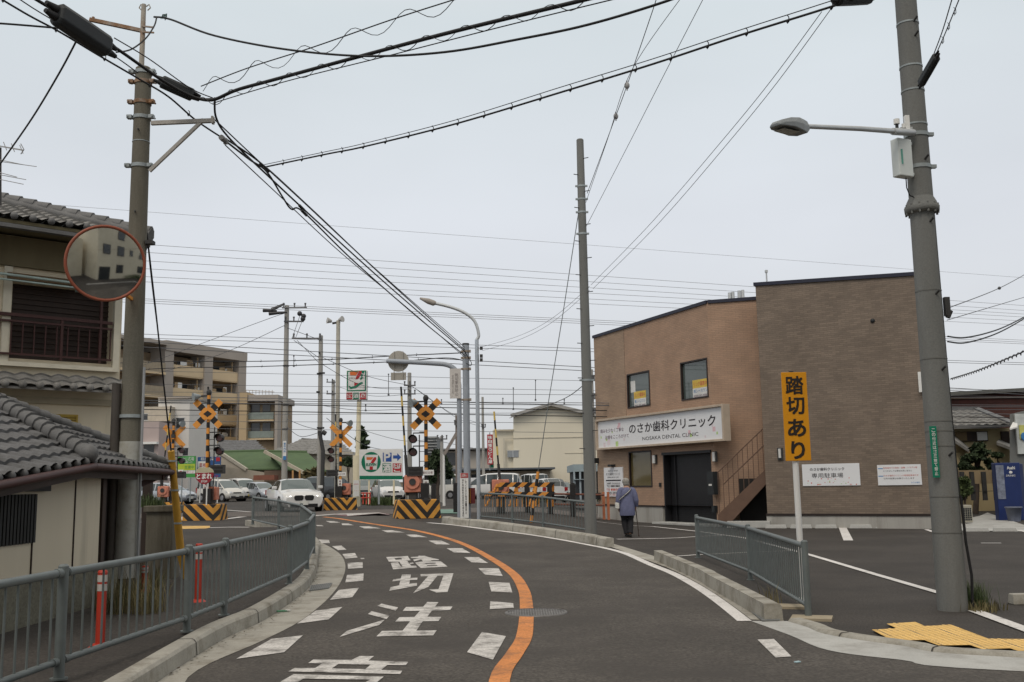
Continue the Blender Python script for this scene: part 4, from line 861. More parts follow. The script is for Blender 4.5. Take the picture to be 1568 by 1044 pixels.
b = MB(); PB(b, 1463, 660, 1512, 676, 41.9, .15, 0); PB(b, 1464, 661, 1480, 675, 41.85, .1, 2); PB(b, 1497, 661, 1511, 674, 41.85, .1, 1); b.build('window', [brown_dark, white_paint, mat('shutter_tan', (.17, .12, .06), .7)], RH_)
b = MB(); PB(b, 1535, 660, 1545, 684, 41.9, .15, 0); b.build('window', brown_dark, RH_)
b = MB(); b.prism([at(1526, 681, 41), at(1550, 690, 41), at(1550, 685, 41.9), at(1530, 677, 41.9)], (0, 0, .12)); b.prism([at(1462, 678, 40.5), at(1484, 693, 40.5), at(1484, 689, 42), at(1462, 671, 42)], (0, 0, .12)); b.build('canopy', tile_warm, RH_)
b = MB(); PB(b, 1462, 693, 1473, 745, 41, .9); b.build('porch', tanw, RH_)
fenceY = 37; b = MB(); PB(b, 1470, 719, 1532, 741, fenceY+.3, .12, 0); FN = thing('garden_fence', 'tan garden fence with dark posts in front of the tan house', 'fence', (at(1500, 750, 37).x, 37, 0)); b.build('fence_panel', mat('tan_fence', (.30, .23, .14), .8), FN)
for x in (1475, 1490, 1508, 1525): b = MB(); PB(b, x-1.2, 722, x+1.2, 766, fenceY, .1); b.build('fence_post', dark_iron, FN)
b = MB(); PB(b, 1466, 751, 1532, 753, fenceY-.05, .06); b.build('fence_rail', dark_iron, FN)
BR = thing('red_brown_hall', 'long red-brown tiled hall roof rising behind the tan house', 'building', (at(1500, 740, 60).x, 60, 0))
b = MB(); P = [at(x, y, 60) for x, y in ((1420, 607), (1510, 601), (1680, 593), (1680, 680), (1420, 680))]; b.prism(P, (0, 12, 0)); b.build('wall', brick('red_brown_brick', (.085, .03, .024), (.07, .026, .02), (.06, .03, .025), .9, .25, .02), BR)
b = MB(); b.bar(at(1420, 605, 59.7), at(1680, 591, 59.7), .6, .22); PB(b, 1430, 607.6, 1640, 609, 59.8, .1, 1); b.build('roof_edge', [mat('hall_roof', (.10, .10, .09), .8), mat('hall_band', (.25, .19, .15), .8)], BR)
b = MB(); PB(b, 1425, 680, 1700, 790, 62, 8); b.build('lower_wall', brown_dark, BR)
b = MB(); b.bar(at(1501, 598, 61), at(1560, 595, 61), .05, .05); PB(b, 1514, 596, 1520, 602, 61, .4); b.build('roof_vent', rust, BR)
GS = thing('grey_shop', 'grey gabled shop wall with a large poster at the right edge', 'shop', (at(1590, 790, 35).x, 35, 0))
b = MB(); P = [at(x, y, 35) for x, y in ((1546, 790), (1690, 790), (1690, 600), (1546, 634))]; b.prism(P, (3.4, 6, 0)); b.build('wall', mat('shop_grey', (.155, .16, .155), .8, .08, .7), GS)
b = MB(); PB(b, 1559, 632, 1640, 695, 34.9, .08, 0); PB(b, 1562, 650, 1600, 672, 34.86, .02, 1); b.ball(at(1568, 668, 34.84), .12, 2, sq=(1, .1, 1.2)); b.build('poster', [mat('poster_pale', (.5, .53, .52), .6, .25, 2), mat('poster_lime', (.52, .52, .16), .6, .2, 4), ink_b], GS)
b = MB(); b.prism([at(1546, 658, 34.5), at(1558, 655, 34.5), at(1558, 649, 35), at(1551, 648, 35)], (0, 0, .05)); b.build('wall_lamp', [white_paint], GS)
# ================================================================ level crossing
chev = chevron('chevron_stripes', (.60, .29, .05), (.025, .022, .02), .42)
def dz(p): return V((p.x, p.y, ter(p.x, p.y)))
def striped(b, p0, p1, r, n, seg, m0=0, m1=1):
    p0, p1 = V(p0), V(p1); k = max(1, round((p1-p0).length/seg))
    for i in range(k): b.cyl(p0.lerp(p1, i/k), p0.lerp(p1, (i+1)/k), r, n=n, m=(m0, m1)[i % 2], cap=i in (0, k-1))
lens = mat('lamp_lens_red', (.10, .012, .015), .25, spec=.8)
def block(label, x, y, w, d, h, rz):
    p = gr(x, y); p.y += d/2; p.z = ter(p.x, p.y); o = V((p.x, p.y, p.z-.02)); b = MB(); T = Matrix.Rotation(rz, 4, 'Z'); a, c = w/2, d/2; s = .93
    b.add([T @ V(q) for q in ((-a, -c, 0), (a, -c, 0), (a, c, 0), (-a, c, 0), (-a*s, -c*s, h), (a*s, -c*s, h), (a*s, c*s, h), (-a*s, c*s, h))], [(0, 3, 2, 1), (4, 5, 6, 7), (0, 1, 5, 4), (1, 2, 6, 5), (2, 3, 7, 6), (3, 0, 4, 7)])
    ob = tag(b.build('striped_block', chev, loc=(0, 0, 0), bev=.03), label, 'concrete block', 'striped concrete blocks at the crossing'); ob.location = o; return V((p.x, p.y, p.z+h-.03))
B650 = block('striped block under the crossing mast nearest the road, by the cable pole', 636, 794, 1.45, 1.0, .62, R(14))
B308 = block('striped block at the left roadside below the red stop sign', 308, 797, 1.3, .9, .56, R(0))
B253 = block('striped block half hidden by the leaning yellow guy guard', 248, 786, 1.5, .9, .5, R(0))
B517 = block('striped block beyond the tracks beside the moving white car', 518, 781, 1.5, 1.0, .56, R(12))
CRM = [orange_paint, black_paint, dark_iron, lens, white_paint, galv]
def signal(label, base, px, ytop, yx, arm, lamps, side, front, boxy):
    """px: mast pixel column; arm: board length; lamps: pixel rows; side: -1 lamps left, 1 right"""
    Y = base.y; x = base.x; top = at(px, ytop, Y).z; t = thing('crossing_signal', label, 'crossing signal', base, 0, 'level crossing warning signals')
    b = MB(); striped(b, base, (x, Y, top-.12), .06, 10, .2); b.cyl((x, Y, base.z), (x, Y, base.z+.06), .13, n=12, m=2); b.ball((x, Y, top-.1), .095, 2, sq=(1, 1, 1.25)); b.build('mast', CRM, t)
    zx = at(px, yx, Y).z; f = -1 if front else 1; b = MB(); c = V((x, Y+f*.09, zx))
    for a in (45, -45):
        d = V((math.cos(R(a)), 0, math.sin(R(a)))); n = V((-d.z, 0, d.x)); L = arm/2; w = arm*.085; off = V((0, f*(.004 if a > 0 else .0), 0))
        segs = ((-1, -.66, 0), (-.66, -.36, 1), (-.36, .36, 0), (.36, .66, 1), (.66, 1, 0)) if front else ((-1, 1, 0),)
        for s0, s1, m in segs: b.prism([c+off+d*L*s0-n*w, c+off+d*L*s1-n*w, c+off+d*L*s1+n*w, c+off+d*L*s0+n*w], (0, .018, 0), m)
    q = arm*.12
    if front:
        k = arm*.25; b.prism([c+V((u, -.012, v)) for u, v in ((-k, 0), (-k*.45, k*.62), (k*.45, k*.62), (k, 0), (k*.45, -k*.62), (-k*.45, -k*.62))], (0, .01, 0), 0)
        b.prism([c+V((u, -.02, v)) for u, v in ((-q, 0), (0, q*.75), (q, 0), (0, -q*.75))], (0, .006, 0), 1)
    else: b.box(c+V((0, -.1, 0)), (.16, .1, .16), 2)
    b.build('crossbuck', CRM, t)
    for i, yl in enumerate(lamps):
        z = at(px, yl, Y).z; b = MB(); lx = x+side*.42
        b.tube([(x, Y, z+.2), (lx-.0, Y, z+.2), (lx, Y, z+.14)], .022, 6, 2); L = b.build('lamp_arm', CRM, t)
        b = MB(); b.cyl((lx, Y+.1, z), (lx, Y-.06, z), .13, .14, 16, 2); b.cyl((lx, Y-.06, z), (lx, Y-.075, z), .11, .10, 16, 3)
        n = 9; vs = [(lx+.14*math.cos(math.pi*k/(n-1)), Y-.06-o, z+.14*math.sin(math.pi*k/(n-1))) for o in (0, .24) for k in range(n)]; b.add(vs, [(k, k+1, n+k+1, n+k) for k in range(n-1)], 2, True)
        b.build('lamp', CRM, L)
    b = MB(); zb = at(px, lamps[-1], Y).z-.62; b.box((x+side*.36, Y-.03, zb), (.52, .16, .3), 2); b.box((x+side*.36, Y-.115, zb+.06), (.4, .01, .07), 1); b.box((x+side*.36, Y-.115, zb-.06), (.4, .01, .07), 1); b.bar((x, Y, zb), (x+side*.2, Y, zb), .04, .04, 2); b.build('direction_indicator', CRM, t)
    b = MB(); hx = x-.28*(1 if boxy else -1); b.cyl((hx, Y-.05, top-.22), (hx-.2*(1 if boxy else -1), Y-.2, top-.26), .05, .15, 12, 5); b.bar((x, Y, top-.2), (hx, Y-.05, top-.22), .05, .05, 2); b.build('horn_speaker', CRM, t)
    b = MB(); zz = zb-.08; b.box((x-side*.05, Y-.08, zb-.05), (.42, .02, .17), 4); b.text('踏切注意', (x-side*.05, Y-.09, zb-.05), (1, 0, 0), (0, 0, 1), w=.34, m=3); b.box((x+.0, Y-.08, zb-.5), (.17, .02, .42), 4); b.vtext('非常時', (x, Y-.09, zb-.5), (1, 0, 0), (0, 0, 1), .1, .36, 3); b.build('sign_plate', CRM, t)
    b = MB(); b.box((x+side*.04, Y+.0, base.z+.28), (.26, .22, .5), 1); b.cyl((x+side*.22, Y+.02, base.z), (x+side*.22, Y+.02, top-1.3), .02, n=6, m=2)
    for k in range(6): z = base.z+.6+k*.32; b.bar((x, Y, z), (x+side*.22, Y+.02, z), .02, .02, 2)
    b.build('control_box', CRM, t); return t
signal('crossing mast with striped X board on the big block right of the convenience store billboard', B650+V((.32, -.1, 0)), 650, 605, 634, 1.27, (672, 692), -1, True, 1)
signal('crossing mast with striped X board standing behind the red stop sign', B308+V((.02, 0, 0)), 307, 597, 634, 1.25, (671, 691), 1, True, 1)
signal('crossing mast showing the plain orange back of its X board, left of the stop sign', B253+V((.25, 0, 0)), 253, 641, 668, 1.3, (690, 706), 1, False, 0)
signal('crossing mast showing the plain orange back of its X board, beside the store sign pole', B517+V((.0, .0, 0)), 518, 640, 667, 1.3, (690, 703), -1, False, 0)
def gate(label, base, p0, p1, size=.52):
    t = thing('crossing_gate', label, 'crossing gate', base, 0, 'raised level crossing gates'); s = size; x, y, z = base
    b = MB(); zg = min(ter(x, y), z); b.box((x, y, (z+.24+zg)/2), (s*.5, s*.5, z+.24-zg), 1); b.box((x, y, z+.24+s*.5), (s, s*.8, s), 0); b.cyl((x, y-s*.5, z+.3+s*.5), (x, y+s*.5, z+.3+s*.5), s*.42, n=14, m=0)
    b.cyl((x, y-s*.56, z+.3+s*.5), (x, y-s*.5, z+.3+s*.5), s*.2, n=10, m=1); b.box((x-s*.52, y, z+.25+s*.5), (.1, .2, s*.8), 1); b.build('gate_machine', [pink_paint, dark_iron], t, bev=.03)
    b = MB(); a, c = at(*p0, y), at(*p1, y); f = a.lerp(c, .3); b.cyl(a, f, .055, .05, 8, 2)
    striped(b, f, c, .033, 8, .32, 1, 0); b.box(a+V((0, 0, -.1)), (.1, .14, .5), 1); b.build('boom', [mat('boom_yellow', (.62, .45, .12), .6), black_paint, dark_iron], t)
gate('raised gate arm on a pink machine in front of the convenience store billboard', B650+V((-.12, .1, 0)), (624, 742), (614, 592), .56)
gate('raised gate arm behind the crossing mast at the red stop sign', B308+V((.1, .32, -.1)), (320, 735), (319, 592), .44)
gate('raised gate arm rising behind the leaning yellow guy guard', B253+V((-.05, -.1, 0)), (248, 735), (262, 621), .48)
gate('raised gate arm on the block beside the moving white car', B517+V((.16, .3, -.1)), (515, 748), (514, 634), .5)
gr_ = gr(772, 775); gate('raised gate arm on a pink machine behind the striped barrier on the right', V((gr_.x, 36.2, .76)), (766, 745), (756.5, 630), .62)
# stop sign
p = at(313, 774, 33.0); g = V((p.x, 33.0, B308.z)); t = thing('stop_sign', 'red rounded stop sign with white lettering on a thin white post', 'sign', g)
b = MB(); b.cyl((p.x+.05, 33.06, g.z), (p.x+.05, 33.06, at(313, 718, 33).z), .022, n=8); b.build('post', white_paint, t)
c = at(313, 729, 32.98); r = .30; pr = [c+V((r*x, 0, r*z)) for x, z in ((-1, .38), (1, .38), (1, .1), (.86, -.34), (.55, -.66), (.2, -.86), (-.2, -.86), (-.55, -.66), (-.86, -.34), (-1, .1))]
b = MB(); b.prism(pr, (0, .03, 0), 0); b.prism([c+V((r*x, .005, r*z)) for x, z in ((-1, .4), (1, .4), (.86, .72), (.5, .95), (-.5, .95), (-.86, .72))], (0, .05, 0), 1); b.build('plate', [mat('stop_red', (.26, .02, .03), .5), mat('hood_beige', (.42, .39, .27), .6)], t, bev=.008)
b = MB(); b.text('とまれ', c+V((0, -.002, .0)), (1, 0, 0), (0, 0, 1), w=.50, h=.17, off=.03); b.text('STOP', c+V((0, -.002, -.17)), (1, 0, 0), (0, 0, 1), w=.2, h=.06, off=.02); b.build('lettering', white_paint, t)
# striped A-frame barrier along the track, black railway posts with rusty rails
yb = 35.0; t = thing('striped_barrier', 'yellow and black striped pipe barrier behind the railing on the right', 'barrier', (at(800, 775, yb).x, yb, .3)); z0 = .3
def slant(b, a, c, h, n):
    d = (c-a)/n; k = d.normalized()*h*.55; u = V((0, 0, h/2))
    for i in range(n): p, q = a+d*i, a+d*(i+1); b.prism([p-u-k, q-u-k, q+u+k, p+u+k], (0, .05, 0), i % 2)
for xa, ya, xb, yc in ((762, 742, 847, 742), (745, 756, 847, 757)): b = MB(); slant(b, at(xa, ya, yb-.06), at(xb, yc, yb-.06), .16, 10); b.build('rail', CRM, t)
for x, dx in ((762, -18), (792, -12), (820, -10), (847, 0)):
    b = MB(); striped(b, at(x+dx, 775, yb), at(x, 741, yb), .04, 8, .25); b.build('leg', CRM, t)
    b = MB(); striped(b, at(x, 775, yb), at(x, 741, yb), .04, 8, .25); b.build('leg', CRM, t)
b = MB()
for i in range(34): x = 742+i*3.2; b.bar(at(x, 759, yb+.05), at(x, 776, yb+.05), .025, .025, 1 if i % 2 else 0)
b.build('baluster', CRM, t)
for ip, (x, y0, y1, Y) in enumerate(((664, 742, 768, 44), (698.5, 741, 778, 37.5), (807.5, 740, 772, 37.0), (842.5, 741, 774, 37.2), (877.5, 741, 777, 37))):
    a, c = at(x, y1, Y), at(x, y0, Y); z = ter(a.x, Y); b = MB(); b.box((a.x, Y, (z+c.z)/2), (.2, .2, c.z-z)); b.box((a.x, Y, c.z+.02), (.15, .15, .05))
    tag(b.build('railway_post', black_paint, loc=(a.x, Y, z), bev=.01), ('black railway post between the near crossing mast and the white bent post', 'black railway post just left of the grey cable pole', 'black post above the middle of the striped barrier', 'black post at the clinic end of the striped barrier', 'black railway post just left of the tall bare pole')[ip], 'post', 'black railway boundary posts')
b = MB()
for y in (756, 772): b.cyl(at(848, y, 37.3), at(925, y+1.5, 37.3), .04, n=6)
tag(b.build('railway_fence_rail', mat('rail_rust', (.20, .085, .06), .8), loc=at(880, 772, 37.3)), 'rusty pipe rails running from the striped barrier to the clinic', 'rail')
for x, w_ in ((924, 'nearer the bare pole'), (931, 'nearer the clinic')): 
    b = MB(); a = at(x, 760, 37.6); b.box((a.x, 37.6, .55), (.09, .09, 1.1)); tag(b.build('orange_stake', mat('stake_orange', (.45, .16, .08), .8), loc=(a.x, 37.6, 0)), 'short orange stake at the clinic corner, the one ' + w_, 'stake', 'orange stakes at the clinic corner')
# ---------------------------------------------------------------- convenience store signs
c_or, c_rd, c_gr, c_wh = mat('logo_orange', (.62, .15, .035), .5), mat('logo_red', (.42, .02, .028), .5), mat('logo_green', (.0, .16, .085), .5), mat('logo_white', (.66, .66, .64), .5)
c_bl = mat('logo_blue', (.025, .085, .32), .5); SM = [c_wh, c_or, c_rd, c_gr, c_bl, cream_paint, ink]
def seven(b, c, w, h, m=(1, 2), lift=.0):
    P = lambda x, z: c+V(((x-.5)*w, lift, (z-.5)*h))
    b.poly([P(0, .95), P(0, .72), P(.52, .72), P(.72, .95)], m[0])
    b.poly([P(.76, .98), P(.98, .98), P(.98, .8), P(.80, .62), P(.66, .48), P(.44, .48), P(.5, .6)], m[1])
    b.poly([P(.36, .26), P(.68, .26), P(.66, .0), P(.38, .0)], m[1])
Y = 52; base = at(545, 765, Y); t = thing('store_pylon_sign', 'tall convenience store sign with a big numeral seven on a cream pole', 'sign', (base.x, Y, ter(base.x, Y)))
b = MB(); z = ter(base.x, Y); zt = at(545, 613, Y).z; zm = at(545, 697, Y).z; b.cyl((base.x, Y+.2, z), (base.x, Y+.2, zm), .2, n=12); b.cyl((base.x+.05, Y+.2, zm), (base.x+.12, Y+.2, zt), .12, n=12); b.build('pole', cream_paint, t)
b = MB(); PB(b, 530, 566, 562, 612.5, Y, .4); b.build('sign_box', white_paint, t, bev=.06)
b = MB(); cc = at(546, 581, Y-.012); u = 30/1524*Y
tl, br = at(531.5, 567.5, Y-.006), at(560.5, 598.5, Y-.006)
def rectp(a, c, m, y=None): b.poly([V((a.x, y or a.y, c.z)), V((c.x, y or a.y, c.z)), V((c.x, y or a.y, a.z)), V((a.x, y or a.y, a.z))], m)
rectp(tl, br, 3); rectp(tl+V((.06, -.004, -.06)), br+V((-.06, -.004, .06)), 0, tl.y-.004)
seven(b, at(545, 580, Y-.02), .62, .85)
c = at(546, 588, Y-.022); K = lambda x, z: at(x, z, Y-.022)
b.poly([K(533.5, 590), K(536, 595.5), K(545, 594), K(553, 588), K(556, 586.5), K(555, 584.5), K(550, 586), K(544, 590.5), K(538, 592)], 3)
for px, py, s in ((555.8, 569.5, .075), (554, 574.5, .07)): b.poly([K(px, py)+V((s*math.cos(k*.785), 0, s*math.sin(k*.785))) for k in range(8)], 3)
b.poly([K(551, 580), K(554, 576.5), K(556, 578), K(552.5, 581.5)], 3)
b.text('SEVEN & i HOLDINGS', at(546, 578.5, Y-.025), (1, 0, 0), (0, 0, 1), w=.8, m=6)
for x0, x1, m, s in ((530.5, 539.5, 2, 'たばこ'), (541, 549.5, 3, '酒'), (551, 560.5, 2, 'ATM')):
    rectp(at(x0, 601, Y-.006), at(x1, 611, Y-.006), m); b.text(s, at((x0+x1)/2, 606, Y-.008), (1, 0, 0), (0, 0, 1), w=.24, h=.22, m=0, off=.02)
b.build('sign_face', SM, t)
b = MB(); PB(b, 541, 735, 550, 760, Y-.3, .05, 0); b.build('poster', [white_paint], t); b = MB(); b.text('安全運転', at(545.5, 741, Y-.31), (1, 0, 0), (0, 0, 1), w=.24, m=2); b.text('コーヒー', at(545.5, 751, Y-.31), (1, 0, 0), (0, 0, 1), w=.24, m=1); b.build('poster_lettering', SM, t)
Y = 50; base = at(584, 765, Y); t = thing('store_billboard', 'wide white convenience store billboard with round green logo, parking mark and blue arrow', 'billboard', (base.x, Y, ter(base.x, Y)))
b = MB(); PB(b, 550, 687, 616.5, 735, Y, .15); b.build('board', white_paint, t)
for x in (565, 580, 603):
    b = MB(); PB(b, x-1.3, 735, x+1.3, 772, Y+.02, .1); b.build('leg', cream_paint if x != 580 else galv, t)
b = MB(); K = lambda x, y, o=.006: at(540+x/16.06, 680+y/16.06, Y-o)
def rp(x0, y0, x1, y1, m, o): b.poly([K(x0, y1, o), K(x1, y1, o), K(x1, y0, o), K(x0, y0, o)], m)
rp(170, 775, 1228, 865, 3, .006); c = K(455, 438); r = 238/16.06/1524*Y
b.poly([c+V((r*math.cos(k*.2618), 0, r*1.04*math.sin(k*.2618))) for k in range(24)], 3)
b.poly([K(290, 260, .01), K(628, 258, .01), K(592, 625, .01), K(325, 625, .01)], 0)
b.poly([K(338, 318, .014), K(520, 318, .014), K(460, 386, .014), K(345, 386, .014)], 1); b.poly([K(535, 318, .014), K(580, 318, .014), K(580, 372, .014), K(512, 465, .014), K(440, 465, .014), K(470, 400, .014)], 2); b.poly([K(418, 545, .014), K(498, 545, .014), K(498, 628, .014), K(418, 628, .014)], 2)
b.text('ELEVEN', K(457, 500, .014), (1, 0, 0), (0, 0, 1), w=.5, h=.13, m=3, off=.04)
rp(742, 208, 958, 428, 4, .008); b.text('P', K(850, 318, .012), (1, 0, 0), (0, 0, 1), h=.44, w=.3, m=0, off=.025)
b.poly([K(995, 275), K(1098, 275), K(1098, 220), K(1195, 320), K(1098, 415), K(1098, 352), K(995, 352)], 4)
rp(735, 470, 948, 690, 3, .008); b.text('酒', K(842, 582, .012), (1, 0, 0), (0, 0, 1), h=.4, w=.38, m=0, off=.03)
rp(985, 470, 1200, 690, 2, .008); b.text('たば', K(1092, 530, .012), (1, 0, 0), (0, 0, 1), h=.2, w=.38, m=0, off=.03); b.text('こ', K(1092, 630, .012), (1, 0, 0), (0, 0, 1), h=.18, w=.3, m=0, off=.03)
b.build('sign_face', SM, t)
# two advertising boards on the left beyond the tracks
Y = 55; a = at(286, 760, Y); lime = mat('ad_lime', (.42, .52, .05), .6); adgreen = mat('ad_green', (.06, .30, .07), .6); adb = mat('ad_blue', (.03, .09, .25), .6)
t = thing('green_billboard', 'green and lime roadside advertising board with a red U-turn mark', 'billboard', (a.x, Y, .42)); b = MB(); PB(b, 272, 698, 299.5, 731, Y, .12); b.build('board', adgreen, t)
for x in (278, 291): b = MB(); PB(b, x-1, 731, x+1, 768, Y+.02, .1); b.build('leg', galv, t)
b = MB(); PB(b, 272.5, 710, 299, 720, Y-.01, .008, 1); PB(b, 272.5, 719, 281, 730.5, Y-.014, .008, 0); PB(b, 281.5, 720, 299, 725, Y-.014, .008, 0)
b.text('ひつじ広場', at(286, 702.5, Y-.01), (1, 0, 0), (0, 0, 1), w=.8, h=.2, m=0); b.text('駐車場入口', at(286, 707.5, Y-.01), (1, 0, 0), (0, 0, 1), w=.6, h=.12, m=0); b.text('Uターン', at(290, 722.5, Y-.016), (1, 0, 0), (0, 0, 1), w=.5, h=.12, m=2); b.text('∩', at(276.7, 725, Y-.016), (1, 0, 0), (0, 0, 1), w=.18, h=.26, m=2, off=.04); b.text('営業中', at(290, 715, Y-.012), (1, 0, 0), (0, 0, 1), w=.5, h=.18, m=3); b.build('lettering', [white_paint, lime, c_rd, adgreen], t)
a = at(325, 760, Y); t = thing('blue_billboard', 'dark blue roadside advertising board behind the stop sign', 'billboard', (a.x, Y, .42)); b = MB(); PB(b, 302, 699, 338, 731, Y+.5, .12); b.build('board', adb, t)
for x in (306, 333): b = MB(); PB(b, x-1, 731, x+1, 770, Y+.52, .1); b.build('leg', white_paint, t)
b = MB(); PB(b, 303, 706, 318, 718, Y+.48, .01, 0); PB(b, 327, 711, 337, 719, Y+.48, .01, 0); PB(b, 331, 700, 337, 706, Y+.48, .01, 1)
b.text('軽自動車', at(318, 702.5, Y+.49), (1, 0, 0), (0, 0, 1), w=.75, h=.18, m=0); b.text('車検', at(310.5, 712, Y+.475), (1, 0, 0), (0, 0, 1), w=.36, h=.24, m=1); b.text('中古車', at(330, 723, Y+.49), (1, 0, 0), (0, 0, 1), w=.4, h=.13, m=0); b.text('Car', at(331, 728, Y+.49), (1, 0, 0), (0, 0, 1), w=.3, h=.12, m=1); b.build('lettering', [white_paint, c_rd], t)
# vertical red shop banner
Y = 80; a = at(750, 665, Y); t = thing('banner_sign', 'vertical red shop banner with white lettering behind the street lamp', 'sign', (a.x, Y, .3)); b = MB(); PB(b, 746.5, 665, 754.5, 711, Y, .15, 0); PB(b, 751, 706, 756, 716, Y+.2, .1, 1); b.build('board', [mat('banner_red', (.38, .03, .04), .6), c_gr], t)
b = MB(); b.vtext('味自慢うどん屋', at(750.5, 688, Y-.01), (1, 0, 0), (0, 0, 1), .3, 2.25, 0, off=.02); b.build('lettering', white_paint, t); b = MB(); b.cyl(at(750, 720, Y+.2), at(750, 662, Y+.2), .05, n=6); b.build('post', galv, t)
# red and white road-works stand beside the far block
Y = 46; a = at(563, 773, Y); t = thing('red_barricade', 'small red pipe barricade standing beside the far striped block', 'barricade', (a.x, Y, .42)); b = MB()
for x in (556, 561, 566): b.cyl(at(x, 772, Y), at(x+.5, 754, Y+.2), .03, n=6)
for y in (755, 762): b.cyl(at(553, y, Y), at(568, y, Y), .03, n=6)
b.build('frame', mat('barricade_red', (.5, .06, .04), .6), t)
# ================================================================ poles, fences, signs along the street
def pole(name, label, px, yb, yt, Y, r0, r1, m=None, group=None, bands=(), cat='utility pole', bolts=True, base=None):
    p = base if base is not None else at(px, yb, Y); Y = p.y; z0 = ter(p.x, Y); zt = at(px, yt, Y).z; zt = at(px, yt, Y).z
    t = thing(name, label, cat, (p.x, Y, z0), 0, group); b = MB(); n = 20
    b.cyl((p.x, Y, z0-.05), (p.x, Y, zt), r0, r1, n=n); b.cyl((p.x, Y, zt), (p.x, Y, zt+.02), r1*.98, r1*.8, n=n); b.build('shaft', m or concrete_pole, t)
    R_ = lambda z: r0+(r1-r0)*(z-z0)/(zt-z0); t.__dict__ if 0 else None
    for y in bands:
        z = at(px, y, Y).z; b = MB(); b.cyl((p.x, Y, z-.025), (p.x, Y, z+.025), R_(z)+.008, n=n); b.bar((p.x-R_(z)-.06, Y-.03, z), (p.x+R_(z)+.06, Y-.03, z), .05, .045); b.build('band', galv, t)
    if bolts:
        b = MB(); k = 0; z = z0+2.2
        while z < zt-.3:
            s = 1 if k % 2 else -1; b.cyl((p.x+s*R_(z)*.6, Y-R_(z)*.5, z), (p.x+s*(R_(z)+.1), Y-.13, z), .011, n=6); k += 1; z += .45
        b.build('step_bolts', dark_iron, t)
    return t, p, R_, zt
# --- right-hand concrete pole
PR, pr, rr, zr_ = pole('utility_pole', 'thick concrete utility pole at the right carrying the street lamp arm and green strip sign', 1459, 935, -130, 11.4, .163, .118, base=gr(1459, 934), bolts=False)
zat = lambda y, p=pr: at(1430, y, p.y).z
def ring(y, p, Rf, h, ex, m, t, name='band', x=1430):
    z = at(x, y, p.y).z; b = MB(); b.cyl((p.x, p.y, z-h/2), (p.x, p.y, z+h/2), Rf(z)+ex, n=24); b.build(name, m, t); return z
for y in (37, 103, 140, 192, 257): ring(y, pr, rr, .02, .006, galv, PR)
for y in (208, 257):
    z = ring(y, pr, rr, .045, .01, galv, PR); b = MB(); b.bar((pr.x+.1, pr.y-.05, z), (pr.x+rr(z)+.05, pr.y-.05, z), .05, .04); b.build('band_clamp', galv, PR)
z = zat(316); b = MB(); b.lathe([(rr(z)+.0, -.09), (rr(z)+.055, -.07), (rr(z)+.06, -.01), (rr(z)+.045, .0), (rr(z)+.03, .05), (rr(z), .11)], (pr.x, pr.y, z), 28); n = 12
for k in range(n): a = k*2*math.pi/n; b.cyl((pr.x+(rr(z)+.04)*math.cos(a), pr.y+(rr(z)+.04)*math.sin(a), z-.1), (pr.x+(rr(z)+.04)*math.cos(a), pr.y+(rr(z)+.04)*math.sin(a), z+.02), .014, n=6)
b.build('joint_flange', concrete_pole, PR)
for y in (446, 550, 645, 660, 683, 760, 815): ring(y, pr, rr, .012, .004, mat('band_wire', (.14, .14, .13), .6), PR, 'wire_tie')
b = MB()
for y in (40, 62, 138, 250, 345, 455, 570, 700):
    z = zat(y); b.cyl((pr.x+.02, pr.y-rr(z)*.8, z), (pr.x+.05, pr.y-rr(z)-.05, z+.05), .013, n=6)
b.build('step_bolts', dark_iron, PR)
b = MB(); pts = []
for y, dx in ((-10, .03), (60, .055), (180, .085), (330, .105), (420, .112), (560, .124), (700, .142), (760, .150), (830, .168), (880, .205), (935, .185)): z = zat(y) if y < 900 else 0.0; pts.append((pr.x+dx*.93, pr.y-.09, max(z, .0)))
b.tube(pts, .006, 6); b.tube([(p[0]+.006, p[1]-.01, p[2]) for p in pts[7:]], .015, 6); b.build('earth_cable', black_rubber, PR)
b = MB(); z = zat(470); b.box((pr.x+rr(z)+.05, pr.y-.02, z), (.06, .06, .22)); b.cyl((pr.x+rr(z)+.05, pr.y-.02, z-.13), (pr.x+rr(z)+.09, pr.y-.02, z-.05), .03, n=8); b.build('cable_anchor', dark_iron, PR)
# green strip sign on that pole
z0, z1 = at(1432, 731, pr.y-.2).z, at(1432, 652, pr.y-.2).z; t = thing('strip_sign', 'narrow green strip sign strapped to the right concrete pole', 'sign', (pr.x-.2, pr.y-.15, z0)); xa = at(1431, 690, pr.y-.16).x
b = MB(); b.box((xa, pr.y-.155, (z0+z1)/2), (.075, .012, z1-z0), 0, rz=R(-20)); b.build('plate', mat('strip_green', (.0, .17, .10), .5), t); b = MB(); b.vtext('この付近はゴミ捨て禁止', (xa, pr.y-.165, (z0+z1)/2), V((1, -.36, 0)), (0, 0, 1), .035, (z1-z0)*.92, 0); b.build('lettering', white_paint, t)
